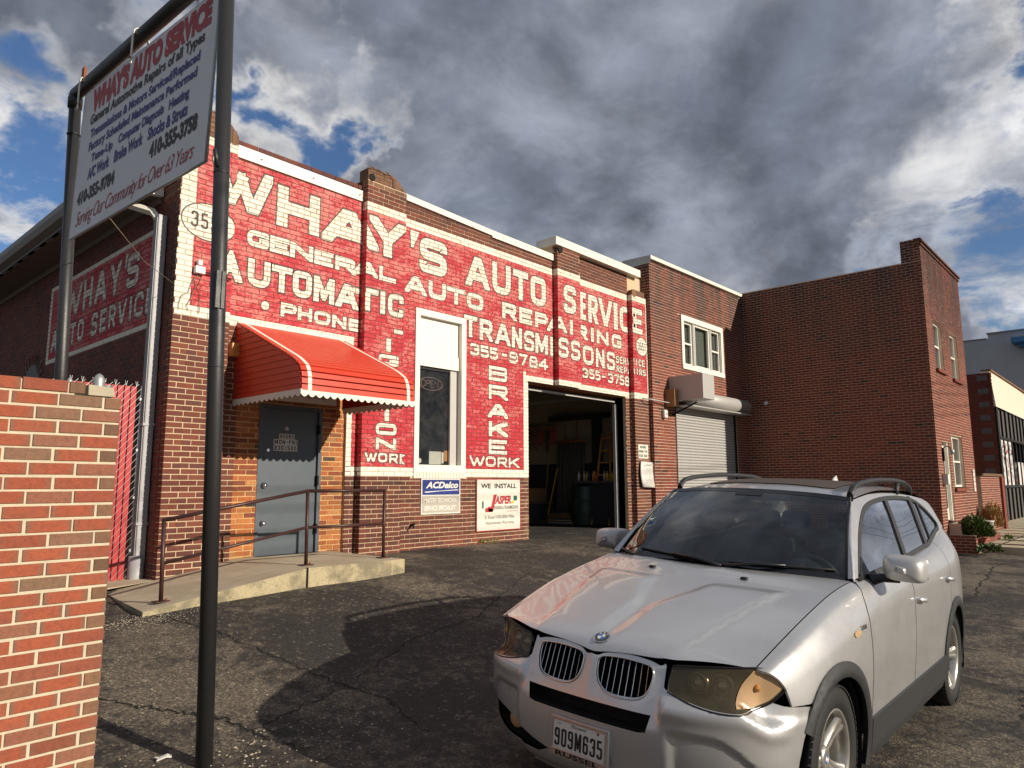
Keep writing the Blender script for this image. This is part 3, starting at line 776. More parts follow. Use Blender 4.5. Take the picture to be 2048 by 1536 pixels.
for a, b_, c, d_ in ((9.0, 13.38, 3.53, 3.64), (9.0, 13.38, 4.76, 4.87), (13.27, 13.38, 3.64, 4.76)): mb.add([(3.4345, a, c), (3.4345, b_, c), (3.4345, b_, d_), (3.4345, a, d_)], [(0, 3, 2, 1)], 1)
mb.build('painted_ground', ['paint_red_joint_shade', 'paint_cream_joint_shade'], gar, kind='stuff')
# arched window in the side wall
mb = MB(); pts = [(13.62, 2.4)] + [(14.1 + .48 * math.cos(a), 3.2 + .42 * math.sin(a)) for a in np.linspace(PI, 0, 12)] + [(14.58, 2.4)]
mb.add([(3.425, y, z) for y, z in pts], [tuple(range(len(pts)))]); o = mb.build('arched_window', 'window_dark', gar)
mb = MB()
for k in range(14):
    a = PI * k / 13; c0 = Vector((3.42, 14.1, 3.2)); dr = Vector((0, math.cos(a), math.sin(a) * .9)); tg = Vector((0, -math.sin(a), math.cos(a) * .9))
    P = [c0 + dr * rr_ + tg * s2 * .03 for rr_ in (.50, .70) for s2 in (-1, 1)]
    mb.add(P, [(0, 1, 3, 2)])
mb.build('arch_ring', 'brick_garage', gar, kind='stuff')
# eaves, soffit slats and gutter along the side wall
mb = MB()
mb.box((2.86, 9.05, 5.44), (3.95, 30, 5.48)); mb.build('roof_edge', 'fascia_grey', gar)
for k in range(60):
    y = 9.06 + k * .30; box('soffit_panel', (2.95, y, 5.21 + .004 * (k % 2)), (3.43, y + .29, 5.235), 'soffit_brown', gar)
box('frieze_board', (3.39, 9.05, 5.12), (3.43, 30, 5.21), 'soffit_brown', gar)
mb = MB(); P = [(2.80, 5.44), (2.80, 5.36), (2.84, 5.29), (2.95, 5.27), (2.95, 5.21), (2.98, 5.21), (2.98, 5.44)]
V = [(x, 9.06, z) for x, z in P] + [(x, 30, z) for x, z in P]; m_ = len(P)
mb.add(V, [(i, i + m_, (i + 1) % m_ + m_, (i + 1) % m_) for i in range(m_ - 1)] + [tuple(range(m_ - 1, -1, -1))]); mb.build('gutter', 'fascia_grey', gar)
box('eave_return', (2.95, 8.98, 5.2), (3.42, 9.05, 5.55), 'white_metal', gar)
dsp = MB()
dsp.tube([(2.92, 9.75, 5.30), (2.98, 9.60, 5.22), (3.33, 9.05, 4.99), (3.36, 8.93, 4.86)], [.05] * 4, 4)
dso = dsp.build('downspout', 'white_metal', gar)
box('downspout', (3.31, 8.80, .72), (3.42, 8.93, 4.9), 'downspout_paint', gar, .012)
for k in range(4): box('downspout_rib', (3.302, 8.822 + k * .027, .75), (3.312, 8.834 + k * .027, 4.86), 'downspout_paint', gar)
tube('downspout_boot', [(3.35, 8.865, .3), (3.35, 8.865, .80)], .085, 'downspout_paint', gar, 20)
box('strap', (3.29, 8.79, 2.3), (3.425, 8.94, 2.33), 'downspout_paint', gar); box('strap', (3.29, 8.79, 1.15), (3.425, 8.94, 1.18), 'downspout_paint', gar)
# roof
box('roof', (3.5, 8.9, 5.42), (14.0, 30, 5.46), 'tar_black', gar)
box('rear_wall', (3.5, 15.9, 0), (14.05, 16.2, 5.4), 'mortar_dim', gar)

# garage bay
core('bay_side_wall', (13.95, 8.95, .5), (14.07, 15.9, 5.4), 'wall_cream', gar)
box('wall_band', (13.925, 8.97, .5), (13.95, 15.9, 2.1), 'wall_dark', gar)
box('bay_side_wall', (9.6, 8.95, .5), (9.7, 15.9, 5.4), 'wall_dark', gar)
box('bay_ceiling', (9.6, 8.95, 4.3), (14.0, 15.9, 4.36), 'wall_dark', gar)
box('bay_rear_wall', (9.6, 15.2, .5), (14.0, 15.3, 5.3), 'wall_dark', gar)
mb = MB(); mb.add([(9.7, 8.3, .59), (13.6, 8.3, .57), (14, 15.5, .70), (9.7, 15.5, .70), (9.7, 8.3, .4), (13.6, 8.3, .4)], [(0, 1, 2, 3), (4, 5, 1, 0)])
mb.build('floor', 'concrete', kind='structure')
box('lintel', (9.98, 8.70, 3.50), (13.32, 8.95, 3.53), 'rust', gar)
box('door_track', (13.22, 8.86, .66), (13.30, 8.93, 3.36), 'grey_metal', gar); box('jamb', (13.302, 8.70, .6), (13.36, 8.98, 3.5), 'screen_grey', gar)
box('door_track', (10.0, 8.86, 3.40), (13.22, 8.93, 3.44), 'grey_metal', gar)
for x in (13.10, 10.2):
    box('ceiling_track', (x, 8.95, 3.52), (x + .06, 13.5, 3.58), 'fascia_grey', gar)

# shop window
wf = box('window_frame', (7.25, 8.60, 1.795), (7.345, 8.76, 4.42), 'white_paint', gar)
box('window_frame', (8.265, 8.60, 1.795), (8.37, 8.76, 4.42), 'white_paint', gar)
box('window_frame', (7.345, 8.60, 4.315), (8.265, 8.76, 4.42), 'white_paint', gar)
box('window_frame', (7.345, 8.60, 1.795), (8.265, 8.76, 1.915), 'white_paint', gar)
up = box('upper_panel', (7.345, 8.685, 3.515), (8.265, 8.74, 4.315), 'white_paint', gar)
box('panel_rail', (7.345, 8.660, 3.505), (8.265, 8.685, 3.735), 'white_paint', gar)
mb = MB(); mb.add([(7.36, 8.682, 4.30), (8.25, 8.682, 3.75), (7.80, 8.672, 4.02), (7.36, 8.682, 3.75), (8.25, 8.682, 4.30)], [(3, 1, 2), (0, 3, 2), (1, 4, 2), (4, 0, 2)]); mb.build('panel_fold', 'white_paint', gar)
box('sash', (7.345, 8.70, 1.915), (7.375, 8.745, 3.505), 'trim_black', gar); box('sash', (8.10, 8.70, 1.915), (8.265, 8.75, 3.505), 'grey_metal', gar)
box('sash', (7.375, 8.70, 3.46), (8.10, 8.745, 3.505), 'trim_black', gar)
MB().add([(7.375, 8.735, 1.915), (8.10, 8.735, 1.915), (8.10, 8.735, 3.46), (7.375, 8.735, 3.46)], [(0, 1, 2, 3)]).build('pane', 'shop_glass', gar)
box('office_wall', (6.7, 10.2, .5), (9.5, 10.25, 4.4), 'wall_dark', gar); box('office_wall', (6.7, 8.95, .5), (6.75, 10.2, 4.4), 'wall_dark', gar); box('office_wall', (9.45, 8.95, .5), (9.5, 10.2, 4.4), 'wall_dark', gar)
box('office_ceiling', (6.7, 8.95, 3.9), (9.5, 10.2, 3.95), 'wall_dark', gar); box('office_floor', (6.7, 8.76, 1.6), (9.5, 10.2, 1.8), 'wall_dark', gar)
# window items
def flat(name, a, b_, mat, label, cat, th=.006, group=None):
    o = box(name, a, b_, mat); tag(o, label, cat, group); return o
flat('paper_notice', (7.70, 8.76, 1.93), (7.96, 8.766, 2.14), 'plate_white', 'clear plastic sleeve with papers leaning inside the shop window', 'notice')
flat('orange_card', (8.02, 8.752, 1.985), (8.095, 8.758, 2.16), 'amber', 'small orange card standing in the corner of the shop window', 'card')
flat('sticker', (7.965, 8.752, 1.95), (8.01, 8.756, 2.13), 'ink_white', 'thin white sticker strip beside the orange card in the shop window', 'sticker')
flat('sticker', (7.385, 8.752, 1.93), (7.43, 8.756, 2.11), 'ink_white', 'tall white sticker at the lower left of the shop window', 'sticker')
mb = MB(); mb.lathe([(0, 8.752), (.042, 8.752), (.042, 8.757)], (7.49, 0, 1.985), 'y', 16); tag(mb.build('sticker', 'ink_white'), 'small round blue and white sticker low in the shop window', 'sticker')
neon = thing('neon_sign', 'unlit oval open sign of neon tubes hanging inside the shop window', 'sign', (7.75, 8.80, 3.25))
el = [(.255 * math.cos(a), 0, .105 * math.sin(a)) for a in np.linspace(0, 2 * PI, 36)[:-1]]
o = MB().tube(el, .006, 6, closed=True).build('tube_ring', 'neon_tube', neon, True)
lx = -.2
def ntube(P): MB().tube([(p[0], 0, p[1]) for p in P], .0055, 6).build('tube_letter', 'neon_tube', neon, True)
ntube([(-.16 + .045 * math.cos(a), .055 * math.sin(a)) for a in np.linspace(0, 2 * PI, 16)])
ntube([(-.09, -.055), (-.09, .055), (-.04, .055), (-.02, .03), (-.04, .0), (-.09, .0)])
ntube([(.06, -.055), (.0, -.055), (.0, .055), (.06, .055)]); ntube([(.0, 0), (.05, 0)])
ntube([(.09, -.055), (.09, .055), (.16, -.055), (.16, .055)])
# ================================================================= painted lettering
# sign writer's block alphabet: centre lines in a unit box, thickened and clipped to the bricks
def arcc(P, rad):
    """round the corners flagged with True"""
    out = []
    n = len(P)
    for i, p in enumerate(P):
        if len(p) == 3 and p[2] and 0 < i < n - 1:
            a = Vector(P[i - 1][:2]); b_ = Vector(p[:2]); c = Vector(P[i + 1][:2])
            d1 = (a - b_); d2 = (c - b_); r_ = min(rad, d1.length * .49, d2.length * .49)
            s0 = b_ + d1.normalized() * r_; s1 = b_ + d2.normalized() * r_
            for t in (0, .25, .5, .75, 1): out.append(tuple((s0 * (1 - t) ** 2 + b_ * 2 * t * (1 - t) + s1 * t * t)))
        else: out.append((p[0], p[1]))
    return out
GL = {
 'A': [[(0, -.12), (.44, 1.06)], [(.56, 1.06), (1, -.12)], [(.22, .30), (.78, .30)]],
 'B': [[(0, 0), (0, 1)], [(0, 1), (1, 1, 1), (1, .52, 1), (0, .52)], [(0, .52), (1, .52, 1), (1, 0, 1), (0, 0)]],
 'C': [[(1, .68), (1, 1, 1), (0, 1, 1), (0, 0, 1), (1, 0, 1), (1, .32)]],
 'E': [[(0, 0), (0, 1)], [(0, 1), (1, 1)], [(0, .5), (.85, .5)], [(0, 0), (1, 0)]],
 'G': [[(1, .72), (1, 1, 1), (0, 1, 1), (0, 0, 1), (1, 0, 1), (1, .42), (.55, .42)]],
 'H': [[(0, 0), (0, 1)], [(1, 0), (1, 1)], [(0, .5), (1, .5)]],
 'I': [[(.5, 0), (.5, 1)]],
 'K': [[(0, 0), (0, 1)], [(1.0, 1.12), (.0, .36)], [(.36, .58), (1.02, -.14)]],
 'L': [[(0, 1), (0, 0)], [(0, 0), (1, 0)]],
 'M': [[(0, 0), (0, 1)], [(1, 0), (1, 1)], [(.02, 1.1), (.5, .15)], [(.5, .15), (.98, 1.1)]],
 'N': [[(0, 0), (0, 1)], [(1, 0), (1, 1)], [(0, 1.05), (1, -.05)]],
 'O': [[(.5, 1), (0, 1, 1), (0, 0, 1), (1, 0, 1), (1, 1, 1), (.5, 1)]],
 'P': [[(0, 0), (0, 1)], [(0, 1), (1, 1, 1), (1, .42, 1), (0, .42)]],
 'R': [[(0, 0), (0, 1)], [(0, 1), (1, 1, 1), (1, .46, 1), (0, .46)], [(.52, .46), (1.05, -.1)]],
 'S': [[(1, .76), (1, 1, 1), (0, 1, 1), (0, .52, 1), (1, .50, 1), (1, 0, 1), (0, 0, 1), (0, .26)]],
 'T': [[(0, 1), (1, 1)], [(.5, 1), (.5, 0)]],
 'U': [[(0, 1), (0, 0, 1), (1, 0, 1), (1, 1)]],
 'V': [[(-.02, 1.08), (.46, -.06)], [(1.02, 1.08), (.54, -.06)]],
 'W': [[(-.03, 1.1), (.24, -.06)], [(.28, -.06), (.5, .78)], [(.5, .78), (.72, -.06)], [(.76, -.06), (1.03, 1.1)]],
 'Y': [[(-.02, 1.1), (.5, .42)], [(1.02, 1.1), (.5, .42)], [(.5, .46), (.5, 0)]],
 'D': [[(0, 0), (0, 1)], [(0, 1), (1, 1, 1), (1, 0, 1), (0, 0)]],
 '0': [[(.5, 1), (0, 1, 1), (0, 0, 1), (1, 0, 1), (1, 1, 1), (.5, 1)]],
 '1': [[(.5, 0), (.5, 1)]],
 '3': [[(0, .76), (0, 1, 1), (1, 1, 1), (1, 0, 1), (0, 0, 1), (0, .24)], [(.4, .52), (1, .52)]],
 '4': [[(.74, 0), (.74, 1)], [(.74, 1.02), (0, .28)], [(0, .28), (1, .28)]],
 '5': [[(1, 1), (0, 1), (0, .58), (1, .58, 1), (1, 0, 1), (0, 0, 1), (0, .2)]],
 '7': [[(0, 1), (1, 1), (.4, 0)]],
 '8': [[(.5, 1), (.06, 1, 1), (.06, .53, 1), (.94, .53, 1), (.94, 1, 1), (.5, 1)], [(0, .4), (0, .53, 1), (1, .53, 1), (1, 0, 1), (0, 0, 1), (0, .4)]],
 '9': [[(1, .5), (0, .5, 1), (0, 1, 1), (1, 1, 1), (1, 0, 1), (0, 0, 1), (0, .2)]],
 '-': [[(0, .5), (1, .5)]],
 '6': [[(1, .8), (1, 1, 1), (0, 1, 1), (0, 0, 1), (1, 0, 1), (1, .55, 1), (0, .55)]],
 'F': [[(0, 0), (0, 1)], [(0, 1), (1, 1)], [(0, .5), (.85, .5)]],
}
def strip(P, t, ext):
    P = [Vector(p) for p in P]
    Q = [P[0]]
    for p in P[1:]:
        if (p - Q[-1]).length > 1e-5: Q.append(p)
    P = Q; n = len(P)
    closed = (P[0] - P[-1]).length < 1e-4
    if not closed:
        P[0] = P[0] + (P[0] - P[1]).normalized() * ext; P[-1] = P[-1] + (P[-1] - P[-2]).normalized() * ext
    Lf = []; Rt = []
    for i in range(n):
        a = P[i - 1] if i else (P[-2] if closed else None); c = P[i + 1] if i < n - 1 else (P[1] if closed else None)
        d1 = (P[i] - a).normalized() if a is not None else (c - P[i]).normalized(); d2 = (c - P[i]).normalized() if c is not None else d1
        n1_ = Vector((-d1.y, d1.x)); n2_ = Vector((-d2.y, d2.x)); m_ = (n1_ + n2_)
        if m_.length < .3: m_ = n1_
        m_.normalize(); k = t / 2 / max(.4, m_.dot(n1_))
        Lf.append(P[i] + m_ * k); Rt.append(P[i] - m_ * k)
    return [[tuple(Rt[i]), tuple(Rt[i + 1]), tuple(Lf[i + 1]), tuple(Lf[i])] for i in range(n - 1)]
def gtext(s, org, R, U, w_, h_, t, mat, parent, gap=.35, lift=0.0):
    org = Vector(org); R = Vector(R).normalized(); U = Vector(U).normalized(); N = R.cross(U); mb = MB()
    wd = [.35 if c == 'I' or c == '1' else .7 if c == '-' else .45 if c == ' ' else 1.25 if c in 'MW' else 1.0 for c in s]; tot = sum(wd) + gap * (len(s) - 1); k = w_ / tot; x = 0
    for c, ww in zip(s, wd):
        if c != ' ':
            for q, l in glyph(c, x, x + ww * k, 0, h_, t): mb.add([org + R * a + U * b_ + N * (lift + l * .0001) for a, b_ in q], [tuple(range(len(q)))])
        x += (ww + gap) * k
    return mb.build('lettering', mat, parent)
def clip(poly, x0, x1, z0, z1):
    for ax, val, sg in ((0, x0, 1), (0, x1, -1), (1, z0, 1), (1, z1, -1)):
        out = []; n = len(poly)
        for i in range(n):
            a, b_ = poly[i], poly[(i + 1) % n]; da, db = sg * (a[ax] - val), sg * (b_[ax] - val)
            if da >= 0: out.append(a)
            if (da >= 0) != (db >= 0): t = da / (da - db); out.append((a[0] + (b_[0] - a[0]) * t, a[1] + (b_[1] - a[1]) * t))
        poly = out
        if len(poly) < 3: return None
    return poly
def glyph(ch, x0, x1, z0, z1, t, o=0.0):
    """list of (polygon, layer)"""
    out = []; W_ = (x1 - x0) - t; H_ = (z1 - z0) - t
    if ch == '*':
        cx, cz, r_ = (x0 + x1) / 2, (z0 + z1) / 2, (x1 - x0) / 2 + o
        return [([(cx + r_ * math.cos(a), cz + r_ * math.sin(a)) for a in np.linspace(0, 2 * PI, 17)[:-1]], 0)]
    if ch == 'q':
        return [([(x0 - o, z1 + o), (x1 + o, z1 + o), (x0 + (x1 - x0) * .35 + o, z0 - o), (x0 + (x1 - x0) * .1 - o, z0 - o)], 0)]
    for li, st_ in enumerate(GL[ch]):
        pts = arcc([((x0 + t / 2 + p[0] * W_), (z0 + t / 2 + p[1] * H_)) + tuple(p[2:]) for p in st_], min(W_, H_) * .42)
        e = t / 2 if not (ch in 'OS0CG8935' and False) else 0
        free = o
        if ch in 'EFHT LPBRDI-17U4N M'.replace(' ', ''): pass
        ext = (t / 2 if ch not in 'CGSUO0' else 0) + o
        if ch in 'U': ext = t / 2 + o
        if ch in 'H' and li == 2: ext = 0
        if ch in '35' : ext = o
        if ch == '9': ext = o
        if ch == 'A' and li == 2: ext = 0
        if ch in 'N' and li < 2 or ch == 'M' and li < 2: ext = t / 2 + o
        for q in strip(pts, t + 2 * o, ext):
            c = clip(q, x0 - o - (.0 if ch not in 'KR' else t * .15), x1 + o + (.0 if ch not in 'KR' else t * .15), z0 - o, z1 + o)
            if c: out.append((c, li))
    return out
LET = [('A','W',3.805,4.693,5.166,5.770,.15),('A','H',4.770,5.437,5.12,5.694,.165),('A','A',5.478,6.404,5.10,5.66,.19),('A','Y',6.222,6.929,5.07,5.657,.165),('A','q',7.115,7.309,5.40,5.68,0),('A','S',7.315,7.922,5.045,5.631,.155),
('A','A',8.357,8.969,5.034,5.590,.14),('A','U',9.029,9.524,5.032,5.612,.13),('A','T',9.595,10.020,5.03,5.602,.13),('A','O',10.093,10.551,5.02,5.595,.13),
('A','S',10.959,11.374,5.003,5.572,.125),('A','E',11.643,11.874,4.994,5.585,.125),('A','R',11.955,12.306,4.975,5.580,.12),('A','V',12.337,12.848,4.988,5.590,.13),('A','I',12.899,13.061,4.98,5.585,.15),('A','C',13.139,13.587,4.98,5.56,.125),('A','E',13.511,13.884,4.975,5.551,.125),
('B','G',4.365,4.678,4.730,4.950,.07),('B','E',4.690,4.983,4.725,4.948,.065),('B','N',4.993,5.356,4.722,4.940,.075),('B','E',5.375,5.695,4.715,4.925,.065),('B','R',5.725,6.070,4.705,4.921,.07),('B','A',6.010,6.403,4.686,4.905,.08),('B','L',6.426,6.745,4.678,4.90,.07),
('B','A',7.016,7.480,4.640,4.930,.09),('B','U',7.514,7.908,4.635,4.93,.09),('B','T',7.924,8.355,4.63,4.922,.085),('B','O',8.396,8.800,4.625,4.918,.09),
('B','R',9.293,9.680,4.605,4.910,.085),('B','E',9.762,10.133,4.60,4.898,.085),('B','P',10.22,10.60,4.595,4.890,.085),('B','A',10.573,11.060,4.570,4.875,.09),('B','I',11.143,11.264,4.57,4.87,.10),('B','R',11.56,11.904,4.568,4.872,.085),('B','I',12.031,12.143,4.567,4.87,.10),('B','N',12.247,12.680,4.565,4.865,.09),('B','G',12.800,13.179,4.562,4.868,.085),
('C','A',3.954,4.330,4.20,4.56,.10),('C','U',4.397,4.716,4.195,4.560,.09),('C','T',4.735,5.043,4.190,4.552,.085),('C','O',5.055,5.353,4.180,4.550,.09),('C','M',5.384,5.725,4.172,4.540,.085),('C','A',5.745,6.150,4.165,4.525,.10),('C','T',6.035,6.418,4.158,4.51,.09),('C','I',6.453,6.555,4.158,4.515,.09),('C','C',6.602,6.908,4.155,4.515,.085),
('D','*',4.605,4.72,3.91,4.02,0),('D','P',4.890,5.133,3.865,4.055,.055),('D','H',5.150,5.376,3.860,4.048,.055),('D','O',5.408,5.673,3.853,4.043,.055),('D','N',5.703,5.946,3.846,4.034,.058),('D','E',5.982,6.170,3.843,4.028,.055),
('E','-',6.731,6.900,3.90,3.965,.062),('E','I',6.581,6.686,3.600,3.797,.09),('E','G',6.449,6.829,3.383,3.545,.052),('E','N',6.44,6.82,3.16,3.33,.055),('E','I',6.577,6.68,2.965,3.125,.09),('E','T',6.44,6.82,2.76,2.92,.06),('E','I',6.577,6.673,2.547,2.716,.085),('E','O',6.430,6.816,2.335,2.507,.055),('E','N',6.436,6.813,2.120,2.290,.058),
('E','W',6.244,6.46,1.935,2.075,.034),('E','O',6.485,6.65,1.928,2.07,.036),('E','R',6.69,6.85,1.92,2.065,.034),('E','K',6.885,7.08,1.915,2.062,.034),
('F','T',8.327,8.650,4.125,4.504,.085),('F','R',8.710,9.039,4.118,4.498,.085),('F','A',9.102,9.520,4.105,4.490,.09),('F','N',9.551,9.833,4.098,4.485,.085),('F','S',9.895,10.188,4.090,4.478,.08),('F','M',10.222,10.598,4.085,4.472,.085),('F','I',10.666,10.770,4.080,4.468,.09),('F','S',10.785,11.103,4.072,4.466,.08),('F','S',11.177,11.490,4.068,4.463,.08),('F','O',11.740,12.117,4.060,4.458,.085),('F','N',12.200,12.516,4.056,4.455,.085),('F','S',12.602,12.916,4.052,4.450,.08),
('G','3',8.485,8.704,3.812,4.028,.05),('G','5',8.737,8.951,3.809,4.025,.05),('G','5',8.975,9.181,3.806,4.022,.05),('G','-',9.281,9.409,3.892,3.950,.055),('G','9',9.483,9.716,3.800,4.014,.05),('G','7',9.756,9.986,3.797,4.010,.052),('G','8',10.037,10.285,3.790,4.005,.05),('G','4',10.317,10.590,3.787,4.003,.05),
('H','3',11.716,11.91,3.775,3.981,.045),('H','5',11.954,12.135,3.773,3.981,.045),('H','5',12.170,12.35,3.770,3.980,.045),('H','-',12.404,12.534,3.85,3.895,.042),('H','3',12.63,12.83,3.765,3.980,.045),('H','7',12.87,13.055,3.762,3.980,.045),('H','5',13.085,13.26,3.758,3.979,.045),('H','8',13.289,13.466,3.755,3.979,.045),
('J','B',8.944,9.420,3.429,3.690,.062),('J','R',8.945,9.430,3.097,3.350,.066),('J','A',8.921,9.442,2.768,3.021,.085),('J','K',8.946,9.431,2.441,2.699,.085),('J','E',8.947,9.410,2.126,2.378,.062),
('J','W',8.483,8.84,1.915,2.090,.045),('J','O',8.87,9.12,1.910,2.086,.042),('J','R',9.17,9.41,1.905,2.082,.040),('J','K',9.46,9.75,1.90,2.078,.042)]
for k, ch in enumerate('SERVICE'): LET.append(('I', ch, 12.95 + k * .146, 13.065 + k * .146, 4.235, 4.39, .03))
for k, ch in enumerate('REPAIRS'): LET.append(('I', ch, 12.97 + k * .146, 13.085 + k * .146, 4.03, 4.18, .03))
LWL = [('H',11.381,11.760,4.205,4.665,.10),('A',10.795,11.277,4.205,4.665,.11),('Y',10.269,10.687,4.205,4.665,.10),('q',10.040,10.149,4.50,4.72,0),('S',9.642,10.060,4.205,4.66,.10),('W',11.845,12.62,4.205,4.665,.10),
('A',12.85,13.166,3.737,4.075,.08),('U',12.44,12.74,3.737,4.075,.07),('T',12.0,12.25,3.737,4.07,.07),('O',11.64,11.90,3.737,4.07,.07),('S',11.06,11.315,3.737,4.07,.065),('E',10.717,10.957,3.74,4.07,.065),('R',10.365,10.615,3.742,4.07,.065),('V',9.983,10.283,3.742,4.07,.075),('I',9.803,9.885,3.742,4.07,.075),('C',9.421,9.72,3.745,4.075,.065),('E',9.10,9.341,3.745,4.08,.065)]
# oval plates with the street number
def oval(cx, cz, a, b_, o=0): return [(cx + (a + o) * math.cos(t), cz + (b_ + o) * math.sin(t)) for t in np.linspace(0, 2 * PI, 33)[:-1]]
def flatset(letters, flip=False):
    """returns [(poly, colour, layer)] colour 0 black outline, 1 cream, 2 black"""
    out = []
    for q in letters:
        ch, x0, x1, z0, z1, t = q[-6:]
        if flip: pass
        o = .018 if (z1 - z0) > .3 else .012
        if flip: g0 = glyph(ch, -x1, -x0, z0, z1, t, o); g1 = glyph(ch, -x1, -x0, z0, z1, t, 0)
        else: g0 = glyph(ch, x0, x1, z0, z1, t, o); g1 = glyph(ch, x0, x1, z0, z1, t, 0)
        out += [(p, 0, l) for p, l in g0] + [(p, 1, 5 + l) for p, l in g1]
    return out
FACE = flatset([l[1:] for l in LET])
for (cx, cz, a, b_) in ((3.80, 4.84, .335, .23), (13.835, 4.695, .225, .205)):
    FACE.append((oval(cx, cz, a, b_, .016), 0, 0)); FACE.append((oval(cx, cz, a, b_), 1, 5))
for k, ch in enumerate('3551'):
    for p, l in glyph(ch, 3.575 + k * .125, 3.665 + k * .125, 4.745, 4.945, .026): FACE.append((p, 2, 10 + l))
    for p, l in glyph(ch, 13.665 + k * .09, 13.735 + k * .09, 4.605, 4.79, .02): FACE.append((p, 2, 10 + l))
SIDE = flatset(LWL, True)
def lay(polys, cells, back_rects, P, name, flip=False):
    """P(u, depth_out, z) -> point;  cells: bricks, back_rects: areas of joint plane"""
    mb = MB(); dl = .00010
    rows = {}
    for c in cells: rows.setdefault(round(c[2] / .05), []).append(c)
    for poly, col, l in polys:
        us = [p[0] for p in poly]; zs = [p[1] for p in poly]; a, b_, c0, c1 = min(us), max(us), min(zs), max(zs)
        for rk in range(int(round((c0 - .2) / .05)) - 1, int(round(c1 / .05)) + 2):
            for (u0, u1, z0, z1, pr) in rows.get(rk, ()):
                if u1 < a or u0 > b_ or z1 < c0 or z0 > c1: continue
                q = clip(poly, u0 + .001, u1 - .001, z0 + .001, z1 - .001)
                if q: mb.add([P(u, pr + .0008 + l * dl, z) for u, z in q], [tuple(range(len(q)))], col)
        for (u0, u1, z0, z1) in back_rects:
            q = clip(poly, u0, u1, z0, z1)
            if q: mb.add([P(u, .0022 + l * dl, z) for u, z in q], [tuple(range(len(q)))], 3 if col == 1 else 0)
    return mb.build(name, ['paint_black', 'paint_cream', 'paint_black', 'paint_cream_joint_shade'], gar, kind='stuff')
lay(FACE, mc, [(4.13, 6.174, 3.6, 6), (6.936, 7.24, 1.8, 6), (7.24, 8.38, 4.43, 6), (8.38, 9.99, 1.8, 6), (9.99, 10.774, 3.53, 6), (11.526, 13.464, 3.53, 6)], lambda u, o, z: (u, 8.626 - o, z), 'painted_lettering')
lay(FACE, pcells, [(p[0] + .006, p[1] - .006, 1.8, 6) for p in PILS], lambda u, o, z: (u, 8.506 - o, z), 'painted_lettering')
lay(SIDE, [(-c[1], -c[0], c[2], c[3], c[4]) for c in lcells if c[0] < 13.6], [(-13.4, -8.6, 3.5, 5)], lambda u, o, z: (3.436 - o, -u, z), 'painted_lettering')
G.finish(gar, 300)
# ================================================================= entrance door (part of the garage)
box('door_frame', (4.683, 8.66, .66), (4.733, 8.80, 2.665), 'door_grey', gar); box('door_frame', (5.578, 8.66, .66), (5.628, 8.80, 2.665), 'door_grey', gar)
box('door_frame', (4.733, 8.66, 2.615), (5.578, 8.80, 2.665), 'door_grey', gar)
door = box('door', (4.737, 8.70, .70), (5.574, 8.745, 2.611), 'door_grey', gar)
box('threshold', (4.69, 8.60, .68), (5.62, 8.80, .70), 'grey_metal', gar)
def knob(z, r_, name='knob'):
    mb = MB(); mb.lathe([(0, -.055), (r_ * .8, -.052), (r_, -.035), (r_ * .55, -.02), (r_ * .5, -.01), (r_ * 1.25, -.006), (r_ * 1.25, 0)], (4.80, 8.70, z), 'y', 18)
    mb.build(name, 'chrome', door, True)
knob(1.60, .034); knob(1.115, .028); 
mb = MB(); mb.lathe([(0, -.008), (.02, -.008), (.022, 0)], (4.84, 8.70, 2.06), 'y', 14); mb.build('deadbolt', 'chrome', door)
for z in (.95, 1.6, 2.3): box('hinge', (5.566, 8.645, z), (5.590, 8.70, z + .13), 'tar_black', gar)
hd = MB()
def lab(z0, z1, x0, x1): box('lettering_strip', (x0, 8.692, z0), (x1, 8.699, z1), 'plate_white', door)
lab(2.215, 2.285, 4.99, 5.22); lab(2.135, 2.210, 4.915, 5.265); lab(2.055, 2.130, 4.915, 5.265)
gtext('HOURS', (5.0, 8.6905, 2.223), UX, ZZ, .21, .055, .011, 'ink_black', door)
gtext('MON-FRI', (4.925, 8.6905, 2.145), UX, ZZ, .33, .056, .011, 'ink_black', door)
gtext('830', (4.925, 8.6905, 2.065), UX, ZZ, .13, .056, .011, 'ink_black', door); gtext('500', (5.12, 8.6905, 2.065), UX, ZZ, .13, .056, .011, 'ink_black', door)
box('sticker', (5.062, 8.6905, 2.045), (5.112, 8.6925, 2.135), 'grey_metal', door)
mb = MB(); mb.lathe([(0, 8.69), (.028, 8.69), (.028, 8.70)], (5.10, 0, 2.355), 'y', 12); mb.build('sticker', 'grey_metal', door)
wb = box('warranty_board', (4.50, 8.47, 2.70), (5.72, 8.49, 3.25), 'board_white'); tag(wb, 'white warranty board mounted above the grey door in the awning shade', 'sign')
text('lettering', 'Nationwide Warranty', (4.62, 8.468, 2.745), UX, ZZ, .95, .085, 'ink_grey', wb, .01, lift=.001)
tag(MB().box((7.9, 8.0, 0), (7.9, 8.0, 0)).build('x', 'rust'), 'x', 'x') if False else None

